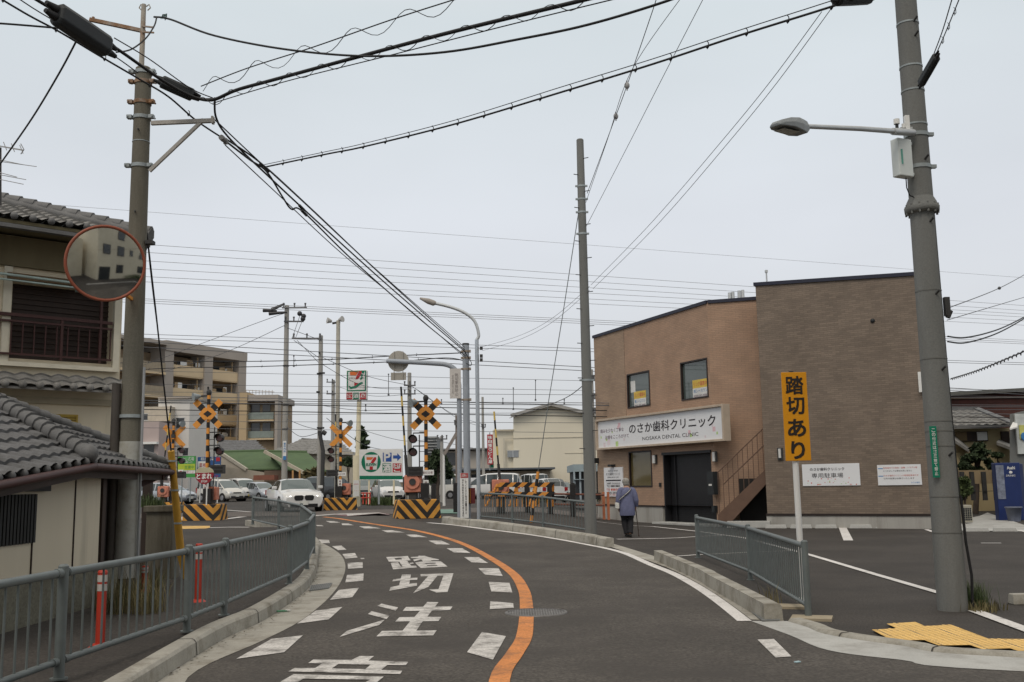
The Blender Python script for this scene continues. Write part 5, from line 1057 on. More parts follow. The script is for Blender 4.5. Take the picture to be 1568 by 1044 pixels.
# street lamp arm and equipment box on the right pole
LMP = thing('street_lamp', 'flat grey street lamp on a long horizontal arm fixed to the right pole', 'street lamp', (pr.x-.2, pr.y, zat(200)))
a0, a1 = at(1398, 203, pr.y-.15), at(1226, 193, 9.9); b = MB(); b.tube([a0, a0.lerp(a1, .5)+V((0, 0, .01)), a1], [.032, .028, .024], 10); b.cyl(a0, a0.lerp(a1, .2), .042, n=10); b.build('arm', galv_light, LMP)
d = (a1-a0).normalized(); up = V((0, 0, 1)); sd_ = d.cross(up).normalized(); up = sd_.cross(d)
hd = lambda x, y, z: a1+d*x+sd_*y+up*z
b = MB(); prof = [(-.08, .05, .045, -.05), (.0, .07, .06, -.09), (.1, .1, .07, -.08), (.25, .105, .065, -.045), (.40, .09, .04, -.03), (.46, .06, .01, -.02)]
vs = []
for x, w, zt, zb in prof: vs += [hd(x, -w, zb), hd(x, w, zb), hd(x, w*1.02, (zt+zb)/2), hd(x, w*.7, zt), hd(x, -w*.7, zt), hd(x, -w*1.02, (zt+zb)/2)]
n = 6; fs = [(i*n+k, i*n+(k+1) % n, (i+1)*n+(k+1) % n, (i+1)*n+k) for i in range(len(prof)-1) for k in range(n)]; b.add(vs, fs+[tuple(range(n))[::-1], tuple(range((len(prof)-1)*n, len(prof)*n))]); b.build('lamp_head', mat('lamp_grey', (.22, .24, .25), .5, .05), LMP, bev=.008)
b = MB(); b.add([hd(.14, -.07, -.075), hd(.14, .07, -.075), hd(.4, .06, -.042), hd(.4, -.06, -.042)], [(0, 1, 2, 3)]); b.add([hd(.14, -.07, -.083), hd(.14, .07, -.083), hd(.4, .06, -.05), hd(.4, -.06, -.05)], [(0, 1, 2, 3)]); b.build('lens', mat('lamp_lens', (.28, .29, .25), .25, .2, 20), LMP)
b = MB(); bx = at(1386, 200, pr.y-.16); b.box(bx, (.14, .09, .06)); b.bar(bx, (pr.x-.1, pr.y-.05, bx.z), .04, .05); b.build('bracket', galv_light, LMP)
EB = thing('equipment_box', 'pale metal equipment box with small sensor on top, bracketed to the right pole', 'box', at(1384, 272, pr.y-.17)); b = MB(); a, c = at(1370, 271, pr.y-.22), at(1394, 213, pr.y-.22)
b.box(((a.x+c.x)/2, pr.y-.2, (a.z+c.z)/2), (c.x-a.x, .12, c.z-a.z), 0, rz=R(25)); b.box((pr.x-rr(3)-.02, pr.y-.1, c.z-.02), (.12, .06, .04), 0); b.box((pr.x-rr(3)-.02, pr.y-.1, a.z+.06), (.12, .06, .04), 0); b.build('cabinet', mat('cabinet_pale', (.60, .64, .63), .35, .06, 4), EB, bev=.012)
b = MB(); q = at(1373, 190, pr.y-.2); b.cyl(q-V((0, 0, .08)), q, .02, n=8, m=1); b.cyl(q, q+V((0, 0, .06)), .035, n=10, m=0); q2 = q+V((.08, 0, -.05)); b.cyl(q2, q2+V((0, 0, .05)), .025, n=8); q3 = q+V((.12, 0, -.1)); b.box(q3+V((0, 0, .1)), (.05, .05, .2)); b.build('sensor', [white_paint, black_plastic], EB)
b = MB(); q = at(1383, 240, pr.y-.275); b.add([q+V((-.06, .0, -.09)), q+V((-.01, -.02, -.09)), q+V((-.01, -.02, .09)), q+V((-.06, 0, .09))], [(0, 1, 2, 3)]); b.build('label_plate', mat('label_teal', (.1, .3, .25), .5), EB)
b = MB(); q = at(1387, 272, pr.y-.2); b.tube([q, q+V((0, 0, -.12)), q+V((.05, .05, -.2)), q+V((.12, .1, -.21))], .007, 6); b.build('drop_cable', black_rubber, EB)
# --- left concrete pole
PL, pl, rl, zl_ = pole('utility_pole', 'old concrete utility pole at the left with rusty steel bands and a pale wrapped base', 191, 905, 106, 13.4, .150, .108, concrete_old, base=V((at(191, 905, 13.4).x, 13.4, 0)), bolts=False)
X_ = lambda y: at(205, y, pl.y).z
for y, m in ((112, galv), (127, rust), (158, rust), (181, galv), (255, galv)):
    z = ring(y, pl, rl, .05, .012, m, PL, 'band', 205); w = rl(z)+.06
    for s in (-1, 1): b = MB(); b.box((pl.x+s*(w-.02), pl.y-.05, z), (.07, .07, .05)); b.cyl((pl.x+s*w, pl.y-.1, z), (pl.x+s*w, pl.y+.03, z), .014, n=6); b.build('band_clamp', m, PL)
ring(218, pl, rl, .012, .005, galv, PL, 'wire_tie', 205)
b = MB(); z0, z1 = .35, X_(676); zc = X_(640); b.cyl((pl.x, pl.y, z0), (pl.x, pl.y, z1), rl(z0)+.006, rl(z1)+.006, n=20); b.build('pole_wrap', mat('wrap_grey', (.40, .40, .37), .6, .05, 2, dirt=((.25, .23, .17), 2.3, .4)), PL)
b = MB(); b.cyl((pl.x, pl.y, X_(640)), (pl.x, pl.y, X_(635)), rl(1.8)+.02, n=20); b.build('wire_tie', galv, PL)
b = MB(); xx = pl.x-rl(1)-.025; b.cyl((xx, pl.y-.1, 0), (xx+.0, pl.y-.1, X_(588)), .06, n=10); b.build('conduit', mat('conduit_dark', (.06, .052, .045), .6, .2, 3), PL)
b = MB(); xx = pl.x+rl(1)+.03; b.cyl((xx, pl.y-.05, 0), (xx, pl.y-.05, X_(563)), .018, n=8); b.build('conduit', [mat('conduit_grey', (.30, .31, .32), .5)], PL)
b = MB(); b.cyl((pl.x-.01, pl.y-.06, X_(108)), (pl.x-.01, pl.y-.06, at(222, 10, pl.y).z), .038, .034, n=10); q = at(222, 10, pl.y-.05)
for s in (-1, 1): b.tube([q+V((s*.02, 0, 0)), q+V((s*.06, 0, .03)), q+V((s*.08, 0, -.02)), q+V((s*.04, 0, -.06))], .009, 6)
b.build('top_pipe', mat('pipe_rusty', (.34, .31, .26), .6, .2, 8, dirt=((.22, .11, .05), 5, .4)), PL)
b = MB(); b.bar(at(138, 30, pl.y-.05), at(222, 48, pl.y-.05), .05, .05); b.box(at(143, 29, pl.y-.05), (.03, .03, .06)); b.bar(at(218, 40, pl.y-.1), at(236, 42, pl.y-.1), .02, .02); b.bar(at(218, 49, pl.y-.1), at(236, 50, pl.y-.1), .02, .02); b.build('cross_arm', rust, PL)
b = MB(); b.bar(at(232, 188.5, pl.y-.1), at(329, 184.5, pl.y-.1), .05, .055); b.bar(at(229, 262, pl.y-.1), at(312, 183, pl.y-.1), .04, .045); b.box(at(326, 184, pl.y-.1), (.03, .08, .1)); b.build('bracket_arm', mat('arm_weathered', (.36, .34, .31), .6, .15, 8, metal=.3), PL)
b = MB()
for y in (200, 325, 420): z = X_(y); b.cyl((pl.x-.02, pl.y-rl(z)*.8, z), (pl.x+.02, pl.y-rl(z)-.05, z-.04), .012, n=6)
b.box((pl.x+rl(4)+.05, pl.y, X_(372)), (.1, .12, .05)); b.bar((pl.x+.08, pl.y, X_(395)), (pl.x+.14, pl.y, X_(372)), .03, .03); b.build('step_bolts', dark_iron, PL)
# black cable closures
def closure(label, p0, p1, r, Y, fins=True):
    a, c = at(*p0, Y[0]), at(*p1, Y[1]); d = (c-a).normalized(); s = d.cross(V((0, 0, 1))).normalized(); u = s.cross(d); L = (c-a).length; t = thing('cable_closure', label, 'cable closure', a, 0, 'black cable closures on the overhead lines')
    b = MB(); oc = [(-.75, -.6), (-.35, -1), (.35, -1), (.75, -.6), (.8, .45), (.5, .9), (-.5, .9), (-.8, .45)]; st = [(0, .8), (.04, 1), (.5, 1.02), (.96, 1), (1, .8)]; vs = []
    for f, k in st: vs += [a+d*L*f+(s*x+u*y)*r*k for x, y in oc]
    n = 8; b.add(vs, [(i*n+k, i*n+(k+1) % n, (i+1)*n+(k+1) % n, (i+1)*n+k) for i in range(4) for k in range(n)]+[tuple(range(n))[::-1], tuple(range(4*n, 5*n))]); b.build('casing', black_plastic, t, bev=r*.12)
    b = MB()
    for q, dd in ((a, -d), (c, d)):
        for o in (-.35, .35): b.cyl(q+u*r*o, q+u*r*o+dd*r*1.1, r*.38, r*.2, 10)
    b.build('cable_gland', black_rubber, t); return a, c
closure('large black cable closure at the top left corner of the sky', (86, 20), (164, 72), .145, (11.2, 12.0))
closure('smaller black cable closure just right of the left pole top', (247, 124), (296, 146), .088, (12.9, 13.1))
closure('short black closure hanging beside the top of the right pole', (1434, 86), (1410, 128), .055, (10.6, 11.0))
closure('rounded black closure at the top edge left of the right pole', (1280, -4), (1330, -6), .09, (10.0, 10.4))
# convex traffic mirror on the left pole
MR = thing('traffic_mirror', 'round convex traffic mirror with orange rim mounted on the left pole', 'mirror', (pl.x-.3, pl.y-.4, X_(455)))
mc = at(162, 403, 12.6); fd = V((.50, -.86, -.135)).normalized(); ux = V((0, 0, 1)).cross(-fd).normalized()*-1; ux = fd.cross(V((0, 0, 1))).normalized(); uz = ux.cross(fd).normalized()*-1
if uz.z < 0: uz = -uz
rm = 58.0/1524*12.6; b = MB(); n = 40; rings = 9; vs = [mc+fd*.038]
for i in range(1, rings):
    t_ = i/(rings-1)
    for k in range(n): a = 2*math.pi*k/n; vs.append(mc+fd*.038*(1-t_*t_)+(ux*math.cos(a)+uz*math.sin(a))*rm*.955*t_)
fs = [(0, 1+k, 1+(k+1) % n) for k in range(n)]+[(1+i*n+k, 1+(i+1)*n+k, 1+(i+1)*n+(k+1) % n, 1+i*n+(k+1) % n) for i in range(rings-2) for k in range(n)]
b.add(vs, fs, 0, True); b.build('mirror_face', mat('mirror', (.60, .62, .62), .05, .12, 3, metal=1), MR)
b = MB(); ringp = [mc+(ux*math.cos(2*math.pi*k/n)+uz*math.sin(2*math.pi*k/n))*rm for k in range(n+1)]; b.tube(ringp, .02, 8, cap=False); b.build('rim', mat('rim_orange', (.27, .075, .04), .5, .1, 4), MR)
b = MB(); vs = [mc-fd*.03]+[mc-fd*.02+(ux*math.cos(2*math.pi*k/n)+uz*math.sin(2*math.pi*k/n))*rm for k in range(n)]; b.add(vs, [(0, 1+(k+1) % n, 1+k) for k in range(n)]); b.bar(mc-fd*.03, (pl.x, pl.y-.1, mc.z), .05, .05); b.bar(mc-fd*.03+V((0, 0, -.2)), (pl.x, pl.y-.1, mc.z-.35), .04, .04); b.build('back_plate', orange_paint, MR)
# leaning yellow guy guard
a, c = at(277, 848, 15.5), at(262, 690, 15.0); g0 = V((a.x+.12, 15.6, .0)); GW = thing('guy_wire_guard', 'leaning yellow steel guard over a guy wire beside the low tiled roof', 'guy guard', g0)
b = MB(); b.tube([g0, a, c], [.06, .06, .05], 10); b.build('guard_tube', mat('guard_yellow', (.50, .27, .035), .6, .15, 3, dirt=((.28, .15, .03), 4, .36)), GW); b = MB(); b.tube([c, at(238, 470, 14.2), at(222, 330, 13.5)], .012, 6); b.build('guy_wire', black_rubber, GW)
for f in (.3, .62, .9): b = MB(); q = a.lerp(c, f); b.cyl(q-V((0, 0, .01)), q+V((0, 0, .015)), .066, n=10); b.build('strap', galv, GW)
# --- bare middle pole
PM, pm, rm_, zm_ = pole('utility_pole', 'tall bare concrete pole in the middle standing before the clinic corner', 905, 822, 214, 25.3, .15, .095, base=gr(905, 821), bands=(285, 305, 325, 358, 582), bolts=True)
def steelpole(label, px, yb, yt, Y, r, m, cat='pole', name='steel_pole', cap=True):
    p = at(px, yb, Y); z0 = ter(p.x, Y); z1 = at(px, yt, Y).z; t = thing(name, label, cat, (p.x, Y, z0)); b = MB(); b.cyl((p.x, Y, z0), (p.x, Y, z1), r, n=16); b.build('shaft', m, t)
    if cap: b = MB(); b.cyl((p.x, Y, z1), (p.x, Y, z1+.05), r*1.04, n=16); b.build('cap', dark_iron, t)
    return t, p, z1
t, p7, z7 = steelpole('thick grey steel cable pole with black cap where the overhead cables end', 716, 795, 528, 31.0, .105, steel_grey, 'cable pole', 'cable_pole')
b = MB()
for y in (538, 548, 565, 612): z = at(716, y, 31).z; b.cyl((p7.x, 31, z-.03), (p7.x, 31, z+.03), .115, n=14); b.box((p7.x+.13, 30.95, z), (.06, .08, .08)); b.box((p7.x-.13, 30.95, z), (.05, .06, .06))
b.build('band', mat('band_old', (.3, .25, .2), .6, .3, 8), t)
b = MB(); z0, z1 = at(716, 771, 31).z, at(716, 747, 31).z; b.cyl((p7.x, 31, z0), (p7.x, 31, z1), .135, n=14, m=0)
for k in range(4): a = -math.pi/2+(k-1.5)*.55; q = V((p7.x+.137*math.cos(a), 31+.137*math.sin(a), 0)); b.bar(q+V((0, 0, z0+.02)), q+V((0, 0, z1-.02)), .035, .01, 1, up=(math.cos(a), math.sin(a), 0))
b.box((p7.x+.16, 31, (z0+z1)/2), (.16, .2, z1-z0), 2); b.build('bumper_guard', [black_paint, yellow_paint, mat('box_maroon', (.12, .02, .02), .6)], t)
YP = 31.4; g = gr(703.5, 794); t = thing('gantry_sign_pole', 'grey curved-arm pole holding the round sign seen from behind over the road', 'sign pole', (g.x, YP, ter(g.x, YP)))
zt = at(703, 585, YP).z; b = MB(); pts = [(at(704, 790, YP).x, YP, ter(g.x, YP)), at(703.5, 640, YP), at(703, 590, YP), at(699, 569, YP), at(686, 559, YP), at(660, 556, YP), at(592, 552.5, YP)]
b.tube([pts[0], pts[1], pts[2]]+spline(pts[2:], 5)[1:], .075, 12); b.build('pole', steel_grey, t)
c = at(610, 553, YP+.12); b = MB(); r = 16.3/1524*YP; b.cyl(c, c+V((0, .03, 0)), r, n=32); PB(b, 598.5, 573, 622, 582, YP+.11, .025); PB(b, 598.5, 570, 622, 574, YP+.11, .02)
for x in (603.5, 617): b.bar(at(x, 538, YP+.1), at(x, 582, YP+.1), .05, .02)
b.build('round_plate', mat('sign_back', (.36, .34, .30), .6, .08, 3), t)
pb = thing('hanging_banner', 'small faded white vertical banner hanging on the gantry sign pole', 'banner', at(698, 610, YP-.12)); b = MB(); PB(b, 689, 564, 705.5, 610, YP-.12, .03); b.build('board', mat('faded_white', (.56, .53, .50), .7, .06, 3), pb); b = MB(); b.vtext('踏切事故防止', at(699, 588, YP-.125), (1, 0, 0), (0, 0, 1), .1, .72, 0); b.vtext('安全確認してから', at(693.5, 588, YP-.125), (1, 0, 0), (0, 0, 1), .05, .6, 0); b.build('lettering', mat('faded_ink', (.36, .33, .32), .7), pb)
t, p, z = steelpole('slender silver street lamp pole with its arm curving out over the road', 733.5, 796, 520, 30.6, .06, mat('silver_pole', (.45, .49, .53), .35, .05, 3, metal=.5), 'street lamp', 'street_lamp', False)
pts = spline([(p.x, 30.6, z), at(733, 512, 30.6), at(727, 492, 30.6), at(712, 479, 30.6), at(690, 470, 30.6), at(663, 463.5, 30.6)], 6); b = MB(); b.tube(pts, .05, 10); b.build('arm', galv_light, t)
a, c = at(664, 464, 30.6), at(643, 456.5, 30.6); b = MB(); b.tube([a+V((.08, 0, .0)), a, a.lerp(c, .4), c], [.05, .09, .09, .03], 10); b.build('lamp_head', mat('lamp_old', (.30, .27, .24), .6), t)
b = MB()
for y in (533, 545, 551): q = at(737, y, 30.55); b.box(q, (.09, .09, .1))
b.build('junction_box', dark_iron, t)
# notice board fixed to the cable pole
r0, r1 = at(705, 794, 30.7), at(717, 724, 30.7); t = thing('vertical_notice', 'tall narrow white notice board with red heading fixed to the grey cable pole', 'sign', (r0.x, 30.7, r0.z)); b = MB(); PB(b, 705, 724, 717, 793, 30.7, .03, 0); PB(b, 705.2, 724.2, 716.8, 731.5, 30.69, .01, 1); b.build('board', [white_paint, mat('notice_red', (.4, .06, .06), .6)], t)
b = MB(); b.text('お願い', at(711, 728, 30.685), (1, 0, 0), (0, 0, 1), w=.17, h=.09, m=1); b.vtext('歩行者自転車は道路の右側を通行', at(709, 762, 30.695), (1, 0, 0), (0, 0, 1), .045, 1.15, 0); b.vtext('してください踏切内一旦停止', at(713.5, 760, 30.695), (1, 0, 0), (0, 0, 1), .045, 1.05, 0); b.build('lettering', [ink, white_paint], t)
# striped guy guard before the barrier
a, c = at(813, 797, 29.5), at(824, 722, 29.5); a.z = ter(a.x, a.y); t = thing('guy_wire_guard', 'slim yellow and black guy guard rising in front of the striped barrier', 'guy guard', a); b = MB(); striped(b, a, c, .045, 8, .2); b.build('guard_tube', CRM, t)
b = MB(); b.tube([c, at(841, 608, 28), at(862, 480, 27), at(887, 318, 25.5)], .012, 6); b.build('guy_wire', galv, t)
far_conc = mat('concrete_pale', (.33, .32, .295), .85, .12, 1, streak=True)
# --- poles beyond the crossing
def farpole(label, px, yb, yt, Y, r, arms=(), name='utility_pole', cat='utility pole', m=None):
    t, p, Rf, zt = pole(name, label, px, yb, yt, Y, r*.9, r*.68, m or far_conc, None, (), cat, False); b = MB()
    for y, x0, x1 in arms:
        a, c = at(px+x0, y, Y-.15), at(px+x1, y, Y-.15); b.bar(a, c, .07, .07); n = 3
        for i in range(n): q = a.lerp(c, (i+.15)/(n-.7)); b.cyl(q, q+V((0, 0, .2)), .035, n=6); b.cyl(q+V((0, 0, .17)), q+V((0, 0, .24)), .05, n=6)
    if b.v: b.build('cross_arm', mat('arm_dark', (.12, .12, .125), .6), t)
    return t, p
t, p = farpole('tall concrete pole with dark insulators behind the moving white car', 435, 765, 468, 49, .165, ((471, -3, 35), (492, 0, 30)))
b = MB(); 
for q0, q1 in (((403, 475), (424, 476)), ((416, 474), (436, 465)), ((412, 480), (440, 478))): b.cyl(at(*q0, 48.5), at(*q1, 48.5), .1, .05, 8)
for y in (560, 620, 657): z = at(435, y, 49).z; b.cyl((p.x, 49, z-.03), (p.x, 49, z+.03), .16, n=10)
for x, y in ((459, 480), (465, 484), (464, 488)): b.ball(at(x, y, 48.8), .13)
b.build('insulator', mat('insulator_dark', (.04, .04, .045), .4), t)
b = MB(); PB(b, 433, 675, 438.5, 702, 48.78, .03, 0); PB(b, 433.5, 698, 438, 704, 48.76, .02, 1); b.build('pole_advert', [white_paint, ink_b], t); b = MB(); b.vtext('歯科内科', at(436, 685, 48.775), (1, 0, 0), (0, 0, 1), .1, .5, 0); b.build('pole_lettering', ink_b, t)
t, p = farpole('weathered concrete pole with one long side arm left of the loudspeaker pole', 489, 765, 514, 48, .15, ((518, -42, 4),))
b = MB()
for x, y in ((489, 540), (486, 572), (497, 571), (485, 600), (496, 655), (486, 655)): b.cyl(at(489, y, 47.9), at(x, y, 47.8), .05, n=6)
b.tube([at(489, 660, 47.9), at(495, 690, 47.8), at(493, 760, 47.8)], .09, 6); b.cyl(at(494, 661, 47.7), at(499, 664, 47.7), .11, n=8); b.build('fittings', dark_iron, t)
t, p = farpole('slim loudspeaker pole with pale horns on top beside the store sign', 516.5, 700, 491, 53, .155, (), 'loudspeaker_pole', 'speaker pole', mat('pole_beige', (.42, .40, .34), .7))
b = MB(); q = at(513, 492, 53); b.bar(at(509, 495, 53), at(521, 493, 53), .1, .1, 1)
for x, y, dx in ((508, 492, -1), (519, 490, 1)): c = at(x, y, 52.8); b.cyl(c, c+V((dx*.22, -.12, .04)), .07, .17, 14, 0)
b.build('horn_speaker', [mat('horn_white', (.42, .41, .39), .5), dark_iron], t)
def tpole(label, px, yb, yt, Y, r, rows, wid, m=None):
    t, p = farpole(label, px, yb, yt, Y, r, tuple((y, -wid, wid) for y in rows), m=m); return t, p
tpole('distant pole with two rows of dark insulator arms behind the loudspeaker pole', 509, 760, 582, 72, .18, (585, 603), 9)
tpole('concrete pole with dark insulators behind the raised gate and near crossing mast', 627.5, 760, 571, 56, .16, (590, 603), 9)
tpole('thin distant railway pole right of the street lamp', 740.5, 730, 608, 70, .12, (654,), 3)
tpole('thin brown railway pole left of the cable pole', 700, 760, 636, 52, .09, (650,), 4, mat('pole_rust', (.20, .17, .15), .8))
tpole('pale catenary pole near the dark tree', 677, 745, 668, 60, .14, (672,), 8)
tpole('slim pole at the clinic corner behind the tall bare pole', 909.5, 700, 566, 45, .1, (582, 610, 632), 3)
t, p = farpole('thin white bent post beside the railway notice', 680, 768, 694, 50, .08, (), 'white_post', 'post', white_paint); b = MB(); b.bar(at(680, 696, 50), at(704, 655, 50), .15, .15); b.build('brace', mat('brace_brown', (.25, .22, .2), .7), t)
# ---------------------------------------------------------------- railings
def railing(label, pts, h, zo, sp=.155, r=.03, mtl=None):
    mtl = mtl or fence_grey; P = [V((p.x, p.y, ter(p.x, p.y)+zo)) for p in pts]; t = thing('pedestrian_railing', label, 'railing', P[0])
    for p in P:
        b = MB(); b.cyl(p, p+V((0, 0, h+.01)), r*1.25, n=12); b.cyl(p+V((0, 0, h+.01)), p+V((0, 0, h+.025)), r*1.3, r*.8, n=12); b.cyl(p-V((0, 0, .0)), p+V((0, 0, .012)), r*2.1, n=12); b.build('post', mtl, t)
    for a, c in zip(P, P[1:]):
        b = MB(); u = V((0, 0, 1)); d = (c-a).normalized(); e = d*r*1.2
        b.cyl(a+u*(h-.035)+e, c+u*(h-.035)-e, r, n=10); b.cyl(a+u*.13+e, c+u*.13-e, r*.8, n=10); n = max(2, round((c-a).length/sp))
        for i in range(1, n): q = a.lerp(c, i/n); b.cyl(q+u*.13, q+u*(h-.05), .0095, n=6, cap=False)
        for q in (a+e*2.2, c-e*2.2): b.cyl(q+u*(h-.035)-d*.03, q+u*(h-.035)+d*.03, r*1.18, n=10); b.cyl(q+u*.13-d*.03, q+u*.13+d*.03, r*.98, n=10)
        b.build('rail_panel', mtl, t)
lp = [gr(90, 1040, .15), gr(286, 967, .15), gr(343, 942, .15), gr(443, 894, .15), gr(470, 872, .15), gr(480, 848, .15), gr(461, 824, .15), gr(427, 812, .15), gr(387, 803, .15)]
railing('long grey pedestrian railing curving along the left kerb from the foreground', [V((lp[0].x-.12, 4.2, 0))]+lp, .79, .15)
railing('short grey railing behind the concrete kerb blocks at the right', [gr(1069, 854), gr(1149, 888), gr(1238, 946)], .80, .0, .13)
railing('grey railing between the street lamp and the tall bare pole', [gr(735, 797, .0), gr(785, 802), gr(832, 808), gr(901, 819)], .86, .0, .14)
b = MB(); 
for x, y in ((1243, 948), (1205, 930)): q = gr(x, y); b.box((q.x, q.y, .012), (.42, .3, .03), rz=R(-20))
structure(b.build('post_footing', mat('footing_tan', (.33, .28, .2), .9, .15, 4), None))
# ---------------------------------------------------------------- yellow crossing warning sign
q = gr(1230, 921); zt = at(1222, 705, q.y).z; t = thing('crossing_warning_sign', 'tall orange-yellow warning sign with black lettering on a white post', 'sign', (q.x, q.y, 0))
b = MB(); b.cyl((q.x, q.y, 0), (q.x, q.y, at(1222, 575, q.y).z), .038, n=14); b.cyl((q.x, q.y, 0), (q.x, q.y, .05), .08, .05, 14); b.build('post', mat('post_white', (.66, .66, .65), .5, .05, 3), t)
yf = q.y-.06; TL, BR = at(1197, 570, yf), at(1241, 705, yf); cx = at(1219, 638, yf).x; hgt = TL.z-BR.z; wid = 38.5/1524*yf*1.01
b = MB(); b.box((cx, yf+.008, (TL.z+BR.z)/2), (wid, .012, hgt)); b.build('plate', mat('sign_orange', (.62, .265, .008), .45, .05, 2), t, bev=.004)
b = MB(); b.box((q.x, yf+.03, TL.z-.15), (.2, .05, .03)); b.box((q.x, yf+.03, BR.z+.15), (.2, .05, .03)); b.box((q.x, yf+.02, TL.z+.005), (.05, .03, .02)); b.build('bracket', dark_iron, t)
b = MB(); ch = hgt/4.0
for i, k in enumerate('踏切あり'): b.text(k, (cx, yf+.002, TL.z-ch*(i+.52)-(.02 if i == 0 else -.0)), (1, 0, 0), (0, 0, 1), w=wid*(.68 if k != 'り' else .5), h=ch*(.80 if k == '踏' else .76), off=.022)
b.build('lettering', mat('sign_black', (.02, .015, .012), .6), t)
# ---------------------------------------------------------------- delineator posts
dl_r, dl_w = mat('delineator_orange', (.42, .04, .022), .5, .08, 3), mat('reflector_band', (.48, .46, .44), .4)
def delin(label, x, yb, yt, zb=.13):
    p = gr(x, yb, zb); p.z = zb; zt = at(x, yt, p.y).z; h = min(.85, zt-zb); t = thing('delineator_post', label, 'delineator', p, 0, 'red flexible delineator posts'); b = MB(); x, y = p.x, p.y
    b.cyl((x, y, zb), (x, y, zb+.03), .1, .06, 16); b.cyl((x, y, zb+.03), (x, y, zb+h-.02), .04, n=16); b.cyl((x, y, zb+h-.02), (x, y, zb+h), .044, .036, 16); b.build('post', dl_r, t)
    for f in (.94, .82): b = MB(); b.cyl((x, y, zb+h*(f-.09)), (x, y, zb+h*f-.0), .042, n=16, cap=False); b.build('reflective_band', dl_w, t)
delin('red delineator post close behind the left railing, nearest the camera', 153, 990, 873)
delin('red delineator post behind the left railing below the yellow guy guard', 303, 921, 832)
delin('red delineator post partly hidden left of the old concrete pole', 164, 905, 838)
delin('red delineator post just right of the old concrete pole base', 221, 906, 866)
# ---------------------------------------------------------------- wheel stops
wsx = [(1173, 1206), (1211, 1245), (1249, 1283), (1302, 1337), (1342, 1376), (1382, 1417), (1480, 1517), (1522, 1560)]
for i, (x0, x1) in enumerate(wsx):
    yg = 809 if i < 6 else 814; g0, g1 = gr(x0, yg), gr(x1, yg); d = g1-g0; L = d.length; rz = math.atan2(d.y, d.x); c = (g0+g1)/2+V((0, .08, 0)); b = MB(); a, h, w = L/2, .11, .075
    b.add([(-a, -w, 0), (a, -w, 0), (a, w, 0), (-a, w, 0), (-a+.03, -w*.75, h), (a-.03, -w*.75, h), (a-.03, w*.75, h), (-a+.03, w*.75, h)], [(0, 3, 2, 1), (4, 5, 6, 7), (0, 1, 5, 4), (1, 2, 6, 5), (2, 3, 7, 6), (3, 0, 4, 7)])
    o = b.build('wheel_stop', concrete_new, loc=(0, 0, 0), bev=.012); o.location = (c.x, c.y, 0); o.rotation_euler = (0, 0, rz)
    tag(o, 'low concrete wheel stop, %s of its row counted from the clinic stair' % ORD[i], 'wheel stop', 'concrete wheel stops before the clinic wall')
g = gr(1556, 925); b = MB(); b.add([(-.06, -.07, 0), (.6, -.07, 0), (.6, .09, 0), (-.06, .09, 0), (-.05, -.05, .12), (.6, -.05, .12), (.6, .07, .12), (-.05, .07, .12)], [(0, 3, 2, 1), (4, 5, 6, 7), (0, 1, 5, 4), (1, 2, 6, 5), (2, 3, 7, 6), (3, 0, 4, 7)]); o = b.build('wheel_stop', concrete, loc=(0, 0, 0), bev=.012); o.location = (g.x, g.y, 0); tag(o, 'single near concrete wheel stop at the right edge behind the pole', 'wheel stop')
# air conditioner, vending machine, bin
g = gr(1480, 802); a, c = at(1473, 803, g.y), at(1488, 773, g.y); AC = thing('air_conditioner_unit', 'beige outdoor air conditioner unit at the clinic end behind the right pole', 'air conditioner', ((a.x+c.x)/2, g.y, 0)); b = MB(); b.box(((a.x+c.x)/2, g.y+.2, c.z/2+.02), (c.x-a.x, .4, c.z-.04)); b.build('casing', mat('ac_beige', (.36, .34, .28), .6), AC, bev=.02)
b = MB(); 
for i in range(4):
    for j in range(6): b.box((a.x+.06+(c.x-a.x)*.75*(i+.5)/4, g.y-.006, .1+(c.z-.18)*(j+.5)/6), ((c.x-a.x)*.14, .01, (c.z-.1)*.11))
b.build('fan_grille', black_plastic, AC)
yv = 33; a, c = at(1528, 770, yv), at(1561, 708, yv); VM = thing('vending_machine', 'dark blue drinks vending machine with white emblem before the grey shop', 'vending machine', ((a.x+c.x)/2, yv, 0)); b = MB(); b.box(((a.x+c.x)/2, yv+.13, c.z/2), (c.x-a.x, .26, c.z)); b.add([V((a.x, yv+.2, 0)), V((c.x, yv+.2, 0)), V((c.x+.5, yv+.8, 0)), V((a.x+.5, yv+.8, 0)), V((a.x, yv+.2, c.z-.03)), V((c.x, yv+.2, c.z-.03)), V((c.x+.5, yv+.8, c.z-.03)), V((a.x+.5, yv+.8, c.z-.03))], [(0, 3, 2, 1), (4, 5, 6, 7), (0, 1, 5, 4), (1, 2, 6, 5), (2, 3, 7, 6), (3, 0, 4, 7)]); b.build('cabinet', mat('vending_blue', (.015, .03, .12), .4), VM, bev=.02)
b = MB(); PB(b, 1528.5, 712, 1536, 764, yv-.02, .015, 0); b.build('display', [mat('display_grey', (.18, .2, .26), .3, .5, 6)], VM); b = MB(); b.text('Asahi', at(1547.5, 716, yv), (1, 0, 0), (0, 0, 1), w=.26, h=.1, off=.02); b.ball(at(1547.5, 723, yv), .06, sq=(1, .1, .8)); b.text('DRINKS', at(1547.5, 728, yv), (1, 0, 0), (0, 0, 1), w=.3); b.build('lettering', white_paint, VM)
a = at(1551, 771, 32.4); b = MB(); b.lathe([(.18, 0), (.24, .42), (.26, .42), (.26, .46), (.22, .46), (.17, .05)], (a.x, 32.4, 0), 14); tag(b.build('litter_bin', mat('bin_grey', (.16, .18, .24), .5, .2, 3), loc=(a.x, 32.4, 0)), 'grey plastic bin in front of the blue vending machine', 'bin')
